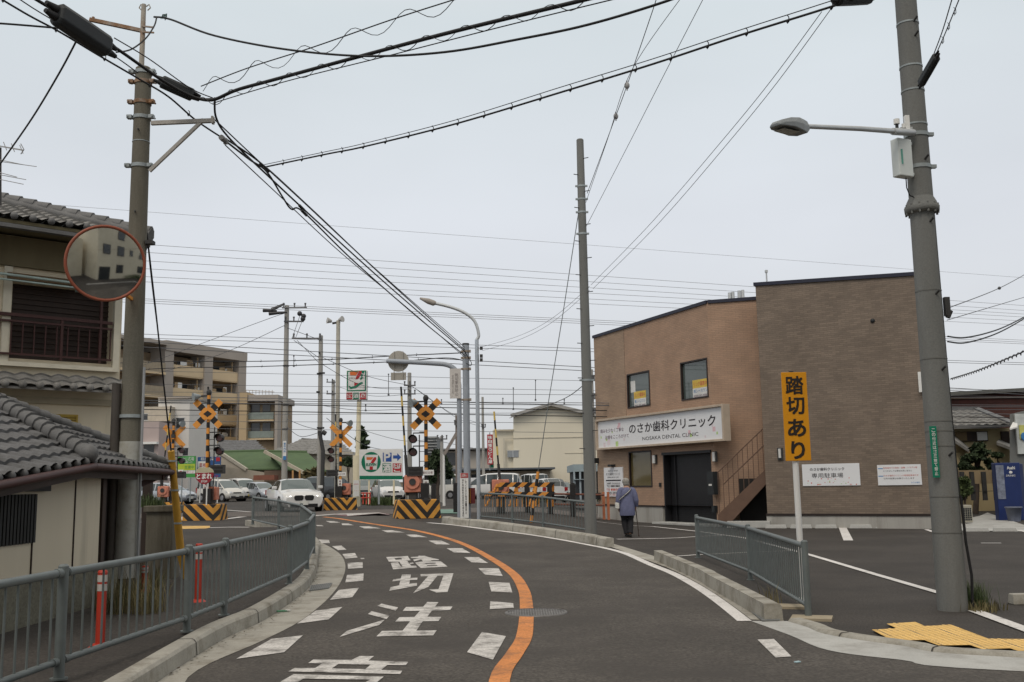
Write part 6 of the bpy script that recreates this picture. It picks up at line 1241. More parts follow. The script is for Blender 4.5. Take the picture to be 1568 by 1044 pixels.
# TV aerial on the left house roof
q = at(2, 262, 15.5); t = thing('tv_aerial', 'thin rooftop TV aerial against the sky at the left edge', 'aerial', q-V((0, 0, .8))); b = MB(); b.cyl(at(1, 330, 15.5), at(1, 226, 15.5), .016, n=6); b.build('mast', dark_iron, t)
b = MB(); b.bar(at(-10, 222, 15.5), at(36, 230, 15.2), .02, .02)
for x in (8, 20, 33): c = at(x, 222+x*.2, 15.3); b.bar(c+V((-.03, 0, .07)), c+V((.03, 0, -.07)), .01, .01)
b.tube([at(32, 220, 15.3), at(37, 229, 15.3), at(32, 236, 15.3)], .008, 5)
for y, x1 in ((247, 35), (250, 56), (270, 40), (266, 26), (277, 36)): b.cyl(at(-8, y-4, 15.4), at(x1, y+5, 15.2), .006, n=5)
b.build('aerial_rods', mat('aerial_metal', (.3, .3, .3), .5), t)
# ================================================================ cars, the walker, plants
car_white = mat('car_white', (.62, .62, .61), .25, .02, 2, coat=.6, spec=.5); car_pearl = mat('car_pearl', (.58, .57, .53), .25, .02, 2, coat=.6); car_silver = mat('car_silver', (.40, .43, .47), .3, .03, 2, metal=.35, coat=.5)
car_dark = mat('car_dark', (.03, .032, .036), .25, .05, 2, coat=.6); car_grey = mat('car_grey', (.20, .22, .22), .3, .05, 2, metal=.3, coat=.5)
car_glass = glass('car_glass', (.035, .045, .045), .05, .9); car_scr = glass('car_windscreen', (.10, .13, .13), .05, .9); tyre_m = mat('tyre', (.018, .018, .018), .85, .2, 6); rim_m = mat('rim_alloy', (.28, .28, .29), .35, .1, 4, metal=.6)
lamp_on = emit('headlamp_lit', (1, .95, .85), 2.2); lamp_off = glass('headlamp_clear', (.5, .52, .54), .1, .8); tail_m = glass('tail_lamp', (.28, .015, .018), .15, .6); trim_b = mat('trim_black', (.015, .015, .016), .5)
plate_w = mat('plate_white', (.6, .6, .56), .5); plate_y = mat('plate_yellow', (.6, .45, .03), .5)
CT = dict(
 coupe=(4.5, [(0, .72, .36, .84, .88, .6), (.05, .84, .24, .95, 1.04, .66), (.14, .89, .2, .97, 1.13, .64), (.29, .9, .18, .97, 1.35, .6), (.40, .9, .18, .95, 1.41, .6), (.53, .9, .18, .94, 1.42, .6), (.60, .9, .18, .93, 1.38, .62), (.74, .9, .18, .92, .97, .74), (.88, .88, .2, .84, .90, .72), (.965, .85, .2, .74, .82, .68), (1, .76, .22, .60, .68, .6)], (2, 3), (6,), (.17, .81)),
 van=(4.2, [(0, .78, .34, 1.0, 1.3, .66), (.03, .83, .24, 1.02, 1.66, .68), (.10, .85, .2, 1.02, 1.74, .69), (.35, .85, .2, 1.0, 1.77, .69), (.55, .85, .2, .98, 1.74, .69), (.66, .85, .2, .97, 1.62, .69), (.85, .85, .2, .96, 1.06, .74), (.95, .82, .22, .84, .92, .68), (1, .72, .3, .62, .70, .6)], (0,), (5,), (.18, .82)),
 hatch=(3.7, [(0, .72, .36, .9, 1.0, .6), (.04, .81, .24, .95, 1.30, .62), (.13, .83, .2, .95, 1.46, .62), (.38, .83, .2, .93, 1.5, .63), (.55, .83, .2, .92, 1.46, .63), (.62, .83, .2, .92, 1.38, .64), (.80, .83, .2, .91, .98, .7), (.93, .80, .22, .80, .88, .66), (1, .70, .3, .60, .66, .56)], (0, 1), (5,), (.17, .82)),
 kei=(3.4, [(0, .68, .30, .95, 1.4, .6), (.03, .73, .24, 1.0, 1.74, .64), (.12, .74, .2, 1.0, 1.8, .65), (.45, .74, .2, .98, 1.82, .65), (.66, .74, .2, .97, 1.76, .65), (.73, .74, .2, .97, 1.66, .65), (.87, .74, .2, .97, 1.08, .68), (.97, .71, .22, .86, .94, .64), (1, .64, .3, .66, .72, .56)], (0,), (5,), (.16, .84)))
def car(kind, name, label, px, Y, rz, paint, lit=False, cat='car', group='parked cars beyond the crossing', plate=plate_w, kidney=False, flip=False):
    L, ST, rear, front, wx = CT[kind]; p = at(px, 760, Y); z = ter(p.x, Y); t = thing(name, label, cat, (p.x, Y, z), R(rz), group)
    ring = []; vs = []
    for f, hw, zb, zs, zr, rw in ST:
        x = (f-.5)*L; h = [(hw*.84, zb), (hw*.97, zb+.14), (hw, (zb+zs)/2), (hw*.97, zs), (rw, zr-.05), (rw*.6, zr)]
        vs += [V((x, y, q)) for y, q in h]+[V((x, -y, q)) for y, q in h[::-1]]
    n = 12; m = len(ST); b = MB(); fs = []; G_ = {'windscreen': [], 'rear_window': [], 'side_window': [], 'side_window2': []}
    for i in range(m-1):
        for k in range(n):
            f = (i*n+k, (i+1)*n+k, (i+1)*n+(k+1) % n, i*n+(k+1) % n); fs.append(f)
            c = ST[i][4]-ST[i][3] > .2 and ST[i+1][4]-ST[i+1][3] > .2
            big = max(ST[i][4]-ST[i][3], ST[i+1][4]-ST[i+1][3]) > .3
            if k in (3, 7) and big: G_['side_window' if k == 3 else 'side_window2'].append(f)
            if k in (4, 5, 6) and i in front: G_['windscreen'].append(f)
            if k in (4, 5, 6) and i in rear: G_['rear_window'].append(f)
    b.add(vs, fs, 0, True); b.add(vs, [tuple(range(n)), tuple(range((m-1)*n, m*n))[::-1]]); o = b.build('body', paint, t, local=True)
    for nm, F_ in G_.items():
        if not F_: continue
        g = MB()
        for f in F_:
            P = [vs[i] for i in f]; c = sum(P, V())/4; nn = (P[1]-P[0]).cross(P[3]-P[0])
            if nn.length < 1e-8: nn = (P[2]-P[1]).cross(P[0]-P[1])
            nn.normalize()
            if nn.dot(c-V((c.x*.8, 0, .7))) < 0: nn = -nn
            k = .90 if 'side' in nm else (.999 if nm == 'windscreen' else .96)
            g.poly([c+(q-c)*k+nn*.008 for q in P])
        g.build('side_window' if 'side' in nm else nm, car_scr if nm == 'windscreen' else car_glass, t, local=True)
    r = .31 if kind != 'kei' else .27
    for f in wx:
        for s in (1, -1):
            x = (f-.5)*L; hw = ST[3][1]; w = MB(); w.cyl((x, s*(hw-.2), r), (x, s*(hw+.012), r), r, n=20); w.cyl((x, s*(hw-.01), r+.015), (x, s*(hw+.004), r+.015), r+.055, n=20); wo = w.build('wheel', tyre_m, t, local=True)
            w = MB(); w.cyl((x, s*(hw+.0), r), (x, s*(hw+.02), r), r*.66, r*.6, 14); w.build('rim', rim_m, wo, local=True)
    xf = L/2; zs = ST[-2][3]; hf = ST[-2][1]; xn = (ST[-2][0]-.5)*L
    for s in (1, -1):
        w = MB(); w.add([V((xn-.12, s*(hf+.02), zs+.02)), V((xf-.03, s*(hf*.58), zs-.06)), V((xf+.01, s*hf*.55, zs-.15)), V((xf-.02, s*(hf*.82), zs-.17)), V((xn-.02, s*(hf+.025), zs-.10))], [(0, 1, 2, 3, 4)]); w.v += [v-V((.06, 0, .0)) for v in w.v]; w.f += [[9, 8, 7, 6, 5]]+[[i, i+5, (i+1) % 5+5, (i+1) % 5] for i in range(5)]; w.m += [0]*6; w.s += [False]*6
        hl = w.build('headlight', lamp_off, t, local=True)
        if lit:
            for yy in (.66, .84):
                w = MB(); w.ball(V((xf-.03-(yy-.6)*.28, s*hf*yy, zs-.1)), .062, n=10, sq=(.5, 1, .9)); w.build('bulb', lamp_on, hl, local=True)
        w = MB(); w.box((-L/2+.05, s*ST[1][1]*.86, ST[1][3]-.12), (.16, .2, .22 if kind in ('coupe', 'hatch') else .42)); w.build('tail_light', tail_m, t, local=True)
        w = MB(); xm = (ST[front[0]+1][0]-.5)*L-.18; w.box((xm, s*(ST[3][1]+.1), ST[3][3]+.07), (.14, .2, .13)); w.build('wing_mirror', paint, t, local=True, bev=.03)
    w = MB()
    if kidney:
        for s in (1, -1): c = V((xf+.012, s*.22, zs-.14)); w.add([c+V((0, y, q)) for y, q in ((-.2, .06), (-.14, .11), (.14, .11), (.2, .06), (.19, -.05), (.13, -.11), (-.13, -.11), (-.19, -.05))], [tuple(range(8))]); w.add([c+V((-.08, y, q)) for y, q in ((-.2, .06), (-.14, .11), (.14, .11), (.2, .06), (.19, -.05), (.13, -.11), (-.13, -.11), (-.19, -.05))], [tuple(range(8))])
    else: w.box((xf-.015, 0, zs-.16), (.06, ST[-1][1]*1.0, .09))
    w.build('grille', trim_b, t, local=True)
    w = MB(); w.box((-L/2+.02, 0, .34), (.06, 1.2, .16)); w.build('rear_bumper', trim_b, t, local=True)
    if kidney:
        for s in (1, -1): w = MB(); w.box((xf-.13, s*.68, .42), (.1, .22, .14)); w.build('fog_lamp_recess', trim_b, t, local=True)
    w = MB(); w.box((xf-.005, 0, ST[-1][2]+.06), (.06, 1.15, .14))
    w.build('lower_intake', trim_b, t, local=True)
    w = MB(); w.box((xf+.03, 0, ST[-1][2]+.17), (.02, .34, .17)); w.box((-L/2-.01, 0, .62), (.02, .34, .17)); w.build('number_plate', plate, t, local=True)
    return t
car('coupe', 'white_car', 'white low car with lit headlights driving over the crossing toward the camera', 449, 44.5, -66, car_white, True, group=None, kidney=True)
car('van', 'minivan', 'cream-white minivan parked first in the row right of the stop sign', 338, 79, -38, car_pearl)
car('kei', 'small_van', 'boxy white van with a yellow number plate parked second in the row', 369, 81, -50, car_white, plate=plate_y)
car('hatch', 'silver_hatchback', 'silver hatchback parked third in the row just left of the moving white car', 398, 80, -45, car_silver)
car('hatch', 'silver_hatchback', 'pale silver hatchback seen from the side behind the left striped blocks', 256, 68, -14, car_silver)
car('van', 'dark_van', 'dark van parked between the grey poles behind the far crossing mast', 507, 72, 60, car_dark)
car('van', 'grey_van', 'grey minivan parked behind the white car under the store billboard', 571, 76, -100, car_grey)
car('hatch', 'white_hatchback', 'small white hatchback facing the camera below the convenience store billboard', 594, 66, -72, car_white)
car('van', 'white_minivan', 'white minivan seen from the side behind the street lamp pole', 752, 70, 172, car_white)
car('kei', 'white_small_van', 'boxy white van seen from behind left of the small white rear-facing car', 815, 76, 110, car_white)
car('hatch', 'white_hatchback', 'white hatchback with red tail lights behind the striped barrier', 838, 64, 104, car_white)
car('hatch', 'grey_hatchback', 'grey-green hatchback with a pale windscreen before the factory wall', 860, 82, -88, car_grey)
car('kei', 'white_small_truck', 'white box-shaped vehicle parked behind the railway fence left of the cable pole', 668, 74, 175, car_pearl)
# ---------------------------------------------------------------- the walker with a cane, seen from behind
g = gr(962, 822); PE = thing('person', 'elderly person in a blue-grey tunic and dark trousers walking away with a cane', 'person', g, R(4))
skin = mat('skin', (.40, .24, .17), .6, .05, 5); me = bpy.data.meshes.new('body'); vv = []; ee = []; rad = []
def jt(p, r, par=None):
    vv.append(p); rad.append(r); i = len(vv)-1
    if par is not None: ee.append((par, i))
    return i
pel = jt((0, 0, .79), .115); sp = jt((0, .02, .98), .11, pel); ch = jt((0, .04, 1.14), .12, sp); nk = jt((0, .075, 1.265), .05, ch); hb = jt((0, .10, 1.335), .065, nk); hd_ = jt((0, .115, 1.40), .085, hb); ht = jt((0, .115, 1.455), .06, hd_)
nose = jt((0, .205, 1.385), .014, hd_)
def arm(s, el, wr):
    a = jt((s*.155, .035, 1.175), .055, ch); e = jt(el, .042, a); w = jt(wr, .028, e); d = (V(wr)-V(el)).normalized(); pm = jt(tuple(V(wr)+d*.06), .03, w)
    for k, (o, l) in enumerate(((-.026, .055), (-.009, .065), (.009, .062), (.026, .048))):
        q = V(wr)+d*.095+V((0, o, 0)); f1 = jt(tuple(q), .0095, pm); q2 = q+d*l*.4+V((-s*.022, 0, 0)); f2 = jt(tuple(q2), .0085, f1); jt(tuple(q2+V((-s*.022, 0, .012))), .008, f2)
    q = V(wr)+d*.03+V((-s*.012, .035, 0)); t1 = jt(tuple(q), .011, pm); jt(tuple(q+d*.035+V((-s*.012, .012, 0))), .009, t1)
arm(-1, (-.215, .0, .935), (-.20, .10, .735)); arm(1, (.215, .0, .945), (.235, .11, .755))
def leg(s, kn, an):
    h_ = jt((s*.08, 0, .745), .085, pel); k = jt(kn, .055, h_); a = jt(an, .036, k); f = jt((an[0], an[1]+.1, .035), .032, a)
leg(-1, (-.075, .08, .42), (-.03, .02, .085)); leg(1, (.075, .03, .41), (.04, -.08, .10))
me.from_pydata(vv, ee, []); ob = bpy.data.objects.new('body', me); sc.collection.objects.link(ob); ob.parent = PE; me.materials.append(skin)
md = ob.modifiers.new('skin', 'SKIN'); me.update()
lay = me.skin_vertices[0].data if me.skin_vertices else None
if lay is None: me.attributes
for i, d in enumerate(lay): d.radius = (rad[i], rad[i]); d.use_root = (i == 0)
md.use_smooth_shade = True; su = ob.modifiers.new('sub', 'SUBSURF'); su.levels = 1; su.render_levels = 2
tun = mat('tunic_blue', (.125, .135, .225), .85, .14, 7, .3, fine=.15, bscale=120); tr_m = mat('trousers_dark', (.016, .016, .019), .85, .2, 6); hair = mat('hair_grey', (.27, .255, .23), .8, .25, 18, .5); shoe = mat('shoe_black', (.012, .012, .012), .6)
def loft(b, rings, m=0, n=18, close=True):
    vs = []
    for c, rx, ry, fold in rings:
        for k in range(n): a = 2*math.pi*k/n; f = 1+fold*math.sin(a*4+c[2]*9); vs.append(V(c)+V((rx*math.cos(a)*f, ry*math.sin(a)*f, 0)))
    b.add(vs, [(i*n+k, i*n+(k+1) % n, (i+1)*n+(k+1) % n, (i+1)*n+k) for i in range(len(rings)-1) for k in range(n)], m, True)
    if close: b.add(vs, [tuple(range((len(rings)-1)*n, len(rings)*n))], m)
b = MB(); loft(b, [((0, .01, .545), .205, .165, .05), ((0, .01, .56), .21, .17, .05), ((0, .01, .72), .20, .165, .04), ((0, .015, .88), .185, .15, .025), ((0, .03, 1.02), .18, .145, .015), ((0, .04, 1.12), .185, .14, .01), ((0, .045, 1.19), .17, .12, 0), ((0, .055, 1.235), .11, .09, 0), ((0, .065, 1.265), .068, .065, 0)])
for s, el, wr in ((-1, (-.225, .0, .935), (-.215, .075, .79)), (1, (.225, .0, .945), (.235, .08, .80))): b.tube(spline([(s*.10, .04, 1.18), (s*.165, .035, 1.165), el, wr], 5), [.085]*3+[.082]*3+[.08]*3+[.074]*3+[.068]*4, 12)
b.build('tunic', tun, PE, local=True)
b = MB()
for s, kn, an in ((-1, (-.075, .08, .42), (-.03, .02, .085)), (1, (.075, .03, .41), (.04, -.08, .10))): b.tube(spline([(s*.075, 0, .80), (s*.08, .02, .62), kn, an], 5), [.10]*5+[.092]*4+[.08]*4+[.072]*3, 12)
b.build('trousers', tr_m, PE, local=True)
b = MB(); b.ball((0, .10, 1.415), .098, n=14, sq=(.98, 1.02, .98)); b.ball((0, .075, 1.365), .085, n=12, sq=(1, .8, .9)); b.build('hair', hair, PE, local=True)
for an in ((-.03, .02), (.04, -.08)): b = MB(); b.ball((an[0], an[1]+.05, .04), .052, n=10, sq=(.9, 2.2, .8)); b.box((an[0], an[1]+.05, .008), (.08, .21, .016)); b.build('shoe', shoe, PE, local=True)
b = MB()
for s in (-1, 1): b.ball((s*.032, .193, 1.41), .011, n=8)
b.bar((-.02, .198, 1.35), (.02, .198, 1.35), .008, .006); b.build('face', ink, PE, local=True)
bag = thing('shoulder_bag', 'small white bag at the walker’s left hip on a dark striped strap'.replace('’', ''), 'bag', g, R(4)); b = MB(); b.box((-.255, .04, .80), (.09, .2, .17)); b.build('pouch', mat('bag_white', (.62, .61, .57), .7, .06, 5), bag, local=True, bev=.025)
b = MB(); sp_ = spline([(-.25, .0, .88), (-.19, -.09, .97), (-.06, -.125, 1.08), (.06, -.10, 1.18), (.10, -.03, 1.245), (.09, .06, 1.25)], 6); b.strip([p+V((-.012, -.008, .018)) for p in sp_], [p+V((.012, -.008, -.018)) for p in sp_], 0); b.strip([p+V((-.006, -.011, .012)) for p in sp_], [p+V((.0, -.011, .0)) for p in sp_], 1); b.build('strap', [ink, pos_w], bag, local=True)
cn = thing('walking_cane', 'thin dark walking cane held in the right hand of the walker', 'cane', g, R(4)); b = MB(); b.tube([(.225, .04, .785), (.235, .10, .80), (.24, .14, .77), (.285, .16, .3), (.31, .17, .012)], [.013, .013, .013, .009, .009], 8); b.cyl((.31, .17, 0), (.31, .17, .03), .016, n=8); b.build('stick', mat('cane_brown', (.05, .03, .02), .5), cn, local=True)
# ---------------------------------------------------------------- plants
def leaves(b, c, rv, n, size, rn, flat=.0, shell=.55):
    for _ in range(n):
        while True:
            d = V((rn.uniform(-1, 1), rn.uniform(-1, 1), rn.uniform(-1, 1)))
            if .05 < d.length < 1: break
        d = d.normalized()*(rn.random()**shell); p = V(c)+V((d.x*rv[0], d.y*rv[1], d.z*rv[2])); a = V((rn.gauss(0, 1), rn.gauss(0, 1), rn.gauss(0, 1)*(1-flat))).normalized(); e = a.cross(V((rn.gauss(0, 1), rn.gauss(0, 1), rn.gauss(0, 1)))).normalized(); s = size*rn.uniform(.6, 1.3)
        b.add([p-a*s, p+e*s*.45, p+a*s, p-e*s*.45], [(0, 1, 2, 3)])
leaf_d = leafmat('leaf_dark', (.018, .032, .016), (.05, .075, .032)); leaf_m = leafmat('leaf_mid', (.035, .06, .02), (.10, .13, .05)); leaf_b = leafmat('leaf_bronze', (.06, .055, .025), (.15, .115, .05)); bark = mat('bark', (.07, .055, .045), .9, .25, 4); dry = leafmat('dry_grass', (.10, .085, .04), (.20, .17, .08))
def tree(name, label, x, yb, Y, blobs, lm, size, n, trunk=.1, group=None, cat='tree', seed=1, flat=0):
    p = at(x, yb, Y); z = ter(p.x, Y); t = thing(name, label, cat, (p.x, Y, z), 0, group); rn = random.Random(seed); k = Y/1524; b = MB(); top = at(blobs[-1][0], blobs[-1][1], Y)
    b.tube([(p.x, Y, z), ((p.x*2+top.x)/3+trunk*.5, Y, z+(top.z-z)*.4), (top.x, Y, top.z)], [trunk, trunk*.75, trunk*.3], 8)
    for bx, by, rx, rz in blobs[:-1]: c = at(bx, by, Y); b.tube([(p.x+(top.x-p.x)*.4, Y, z+(c.z-z)*.55), c], [trunk*.5, trunk*.2], 6)
    b.build('trunk', bark, t); b = MB()
    for bx, by, rx, rz in blobs:
        for _ in range(4): leaves(b, at(bx+rn.uniform(-.4, .4)*rx, by+rn.uniform(-.4, .4)*rz, Y+rn.uniform(-.5, .5)*rx*k), (rx*k*.72, rx*k*.72, rz*k*.72), n//4, size, rn, flat)
    b.build('crown', lm, t); return t
tree('garden_tree', 'dark leafy tree behind the crossing mast nearest the road', 668, 752, 62, [(660, 708, 9, 12), (676, 704, 9, 13), (684, 722, 9, 12), (662, 728, 10, 12), (670, 696, 8, 9)], leaf_d, .22, 500, .16, seed=2)
tree('pine_tree', 'tiered dark pine behind the convenience store billboard', 554, 745, 97, [(555, 684, 10, 3), (558, 677, 9, 2.6), (551, 672, 8, 2.6), (556, 666, 7, 2.4), (553, 660, 5.5, 2.4), (553, 655.5, 3, 2)], leaf_d, .3, 220, .18, seed=3)
tree('garden_pine', 'clipped dark pine with layered pads before the tan house', 1490, 745, 39, [(1481, 716, 13, 13), (1497, 722, 12, 9), (1493, 700, 16, 6), (1484, 703, 10, 8), (1503, 694, 12, 4), (1496, 686, 11, 8)], leaf_d, .13, 520, .12, seed=4)
tree('garden_pine', 'small flat-topped clipped pine between the tan house and the vending machine', 1527, 745, 39.5, [(1519, 715, 8, 7), (1534, 717, 9, 7), (1512, 706, 5, 3), (1527, 696, 9, 4)], leaf_d, .12, 380, .07, seed=5)
tree('leafy_shrub', 'loose green shrub at the garden fence beside the right pole', 1475, 768, 36, [(1470, 742, 8, 10), (1482, 750, 9, 10), (1474, 757, 10, 8), (1478, 736, 6, 6)], leaf_m, .11, 300, .04, None, 'shrub', 6)
tree('bronze_hedge', 'bronze-green rounded hedge behind the wall right of the moving white car', 480, 752, 88, [(472, 728, 9, 8), (483, 727, 9, 10), (494, 731, 8, 9), (486, 722, 8, 6)], leaf_b, .28, 320, .1, None, 'hedge', 7)
tree('round_shrub', 'dark round shrub above the wall left of the store sign pole', 533, 752, 90, [(531, 707, 7, 6), (537, 708, 6, 6), (533, 704, 5, 4)], leaf_d, .26, 260, .1, None, 'shrub', 8)
tree('leafy_shrub', 'low green shrub behind the striped barrier', 815, 772, 37.5, [(806, 765, 6, 6), (812, 762, 5, 5), (838, 764, 5, 5), (822, 767, 6, 5)], leaf_m, .1, 200, .03, None, 'shrub', 9)
tree('leafy_shrub', 'green shrub by the blue shed at the clinic corner', 921, 772, 44, [(920, 760, 5, 9), (926, 752, 4, 7), (922, 744, 4, 5)], leaf_m, .12, 220, .04, None, 'shrub', 10)
tree('far_tree', 'dark treetop at the horizon beside the low apartment annex', 431, 745, 150, [(428, 680, 6, 5), (436, 684, 7, 5), (430, 676, 4, 3)], leaf_d, .5, 240, .2, seed=11)
def tuft(name, label, spots, hts, m, seed, per=26, wid=.012):
    rn = random.Random(seed); b = MB(); c0 = spots[0]
    for p in spots:
        for _ in range(per):
            a = rn.random()*6.28; d = V((math.cos(a), math.sin(a), 0)); h = hts*rn.uniform(.4, 1.1); q = V(p)+V((rn.gauss(0, .06), rn.gauss(0, .06), 0)); e = V((-d.y, d.x, 0))*wid; k = rn.uniform(.15, .6)*h
            b.add([q-e, q+e, q+d*k*.35+V((0, 0, h*.6))+e*.7, q+d*k*.35+V((0, 0, h*.6))-e*.7, q+d*k+V((0, 0, h))], [(0, 1, 2, 3), (3, 2, 4)])
    return tag(b.build(name, m, loc=c0), label, 'weeds', kind='stuff')
rn = random.Random(5)
tuft('weeds', 'dry weeds around the base of the old concrete pole', [gr(200+rn.uniform(-45, 45), 920+rn.uniform(-22, 22), .13) for _ in range(26)], .42, dry, 1, 34, .004)
tuft('weeds', 'green weeds among the dry ones at the old concrete pole', [gr(205+rn.uniform(-40, 40), 920+rn.uniform(-20, 20), .13) for _ in range(10)], .3, leaf_m, 8, 34, .004)
tuft('weeds', 'green weeds at the foot of the right concrete pole', [gr(1488+rn.uniform(-8, 14), 926+rn.uniform(-6, 6)) for _ in range(8)], .3, leaf_m, 2, 60, .0035)
tuft('weeds', 'dry grass at the foot of the right concrete pole', [gr(1500+rn.uniform(-10, 18), 934+rn.uniform(-3, 3)) for _ in range(7)], .12, dry, 3, 26, .008)
a = at(240, 783, 15.8); tuft('weeds', 'grass growing on top of the concrete gate pillar', [V((a.x+rn.uniform(-.22, .1), 15.8+rn.uniform(-.1, .1), a.z+.07)) for _ in range(6)], .22, leaf_m, 4, 34, .006)
tuft('grass', 'strip of green grass under the store billboard', [gr(556+rn.uniform(0, 50), 773+rn.uniform(-2, 1)) for _ in range(40)], .45, leaf_m, 5, 26, .03)
tuft('weeds', 'small weed in the gap of the right kerb blocks', [gr(1180, 925) for _ in range(2)], .25, dry, 6, 10, .006)
# ---------------------------------------------------------------- the house across the road behind the camera, seen in the mirror
RB = thing('corner_house', 'cream house behind the camera, seen only in the round traffic mirror', 'house', (9, -6, 0)); cw = mat('mirror_house_cream', (.60, .54, .42), .85, .06, 1)

b = MB(); b.box((12.5, -7, 6.2), (17, 10, 12.4)); b.box((24.5, -3.5, 5.4), (6, 5, 10.8)); b.box((-1, -10, 4), (8, 8, 8)); b.build('wall', cw, RB)
for x0, z0, w_, h_ in ((17.5, 6.0, 2.0, 1.9), (9.8, 6.2, 2.1, 2.2), (13.4, 6.2, 1.2, 1.5), (17.5, 2.2, 2.0, 1.8), (9.8, 2.2, 2.1, 1.9), (6, 6.2, 1.8, 2.0), (17.5, 9.6, 2.0, 1.7), (9.8, 9.6, 2.0, 1.7)):
    b = MB(); b.box((x0, -1.97, z0), (w_, .08, h_)); f = b.build('window', dark_frame, RB); b = MB(); b.box((x0, -1.92, z0), (w_-.2, .04, h_-.2)); b.build('pane', glass_dk, f)
b = MB(); b.box((5.8, -1.97, 1.3), (2.6, .08, 2.6)); b.build('garage_door', black_plastic, RB)
for z in (3.4, 6.6): b = MB(); b.box((24.3, -.6, z), (4.6, .9, .9)); b.build('balcony', apt_grey, RB); b = MB(); b.box((24.3, -.97, z+1.3), (3.6, .08, 1.8)); b.build('balcony_window', glass_dk, RB)
b = MB(); leaves(b, (15.5, -1.2, .5), (5.5, .4, .6), 1800, .09, random.Random(4)); RBh = tag(b.build('low_hedge', leaf_m), 'low clipped hedge in front of the cream house behind the camera', 'hedge')
m_ = drape([[(1, .2), (24, 1.6), (24, 1.8), (1, .4)]], .012, 2).build('parking_line', paint_new); m_.parent = ground
# ---------------------------------------------------------------- small things in the gutter
p = gr(433, 935, .03); b = MB(); b.box((p.x, p.y, p.z), (.14, .05, .012), 0, rz=.3); b.box((p.x+.06, p.y+.01, p.z+.004), (.06, .04, .012), 1, rz=-.2); tag(b.build('litter', [mat('litter_green', (.06, .22, .12), .5), pos_w], loc=p), 'scrap of green and white litter in the left gutter', 'litter')
p = gr(1221, 1013, .02); b = MB(); b.box((p.x, p.y, p.z), (.05, .03, .008), 0, rz=.5); tag(b.build('litter', [mat('litter_blue', (.4, .55, .6), .5)], loc=p), 'tiny pale blue scrap on the road before the white dash', 'litter')

rn = random.Random(12); b = MB(); lk = [p for p in KLr]; la = [p for p in ALr]
for _ in range(420):
    i = rn.randrange(6, 80); f = 1-abs(rn.gauss(0, .16)); p = la[i].lerp(lk[i], min(f, .985)); z = ter(p.x, p.y)+.02; a = rn.random()*6.28; r = rn.uniform(.006, .022); d = V((math.cos(a), math.sin(a), rn.uniform(-.1, .3)))*r; e = V((-d.y, d.x, 0))*.6
    q = V((p.x+rn.gauss(0, .02), p.y+rn.gauss(0, .1), z)); b.add([q-d, q+e, q+d, q-e], [(0, 1, 2, 3)], rn.choice((0, 0, 1)))
for _ in range(160):
    i = rn.randrange(len(R1)); p = R1[i]; q = V((p.x-abs(rn.gauss(0, .12))-.03, p.y+rn.gauss(0, .12), .022)); a = rn.random()*6.28; r = rn.uniform(.006, .018); d = V((math.cos(a), math.sin(a), .1))*r; e = V((-d.y, d.x, 0))*.6
    b.add([q-d, q+e, q+d, q-e], [(0, 1, 2, 3)], rn.choice((0, 1)))
tag(b.build('gutter_debris', [mat('debris_brown', (.09, .065, .04), .9, .3, 20), mat('debris_dark', (.05, .045, .04), .9, .3, 20)]), 'small dead leaves and grit lying along the concrete gutters', 'debris', kind='stuff')
# ================================================================ overhead cables
w_blk = mat('wire_black', (.012, .012, .013), .6, .1, 5); w_gry = mat('wire_grey', (.11, .115, .125), .6, .1, 5); w_pal = mat('wire_pale', (.30, .31, .325), .5, .1, 5)
def path(pts, n=8):
    """pts: (px, py, distance); distances run so that straight stays straight"""
    P = [V((x, y, 1/d)) for x, y, d in pts]; return [at(q.x, q.y, 1/q.z) for q in (spline(P, n) if len(P) > 2 else [P[0].lerp(P[1], i/12) for i in range(13)])]
def even(pts):
    """give every middle pixel a distance between the first and last one's, straight in space"""
    d0, d1 = 1/pts[0][2], 1/pts[-1][2]; L = [0]
    for a, c in zip(pts, pts[1:]): L.append(L[-1]+math.hypot(c[0]-a[0], c[1]-a[1]))
    return [(p[0], p[1], 1/(d0+(d1-d0)*l/L[-1])) for p, l in zip(pts, L)]
def wire(name, label, pts, r, m=None, group=None, n=8, sides=5, extra=None):
    P = path(even(pts), n); b = MB(); out = lambda p: not (0 <= p[0] <= 1568 and 0 <= p[1] <= 1044)
    far = max(p.y for p in P) > 35                     # cables go on past the picture's edge
    if out(pts[0]): P = [P[0]+(P[0]-P[1]).normalized()*(40 if far else 9)]+P
    if out(pts[-1]): P = P+[P[-1]+(P[-1]-P[-2]).normalized()*(40 if far else 9)]
    b.tube(P, r, sides)
    if extra: extra(b, P)
    return tag(b.build(name, m or w_blk, loc=P[0]), label, 'cable', group)
def spiral(amp, pitch, r):
    def f(b, P):
        L = resample(P, max(20, int(sum((c-a).length for a, c in zip(P, P[1:]))/pitch*10))); b.tube([p+V((0, 0, amp*math.sin(i*.628)-amp*.4))+V((.0, amp*math.cos(i*.628), 0)) for i, p in enumerate(L)], r, 4)
    return f
def hangers(step, h, r):
    def f(b, P):
        L = resample(P, max(4, int(sum((c-a).length for a, c in zip(P, P[1:]))/step)))
        for p in L[1:-1]: b.tube([p+V((0, 0, -.035)), p+V((.02, 0, -.01)), p+V((.02, 0, h*.6)), p+V((0, 0, h))], r, 4); b.ball(p+V((0, 0, -.012)), r*2.6, n=6)
    return f
G1 = 'overhead cables at the left pole'
wire('overhead_cable', 'thick cable running through both black closures at the left pole', [(-60, -70, 10.8), (80, 14, 11.2), (172, 70, 12), (250, 124, 12.9), (300, 150, 13.1), (328, 152, 13.2)], .022)
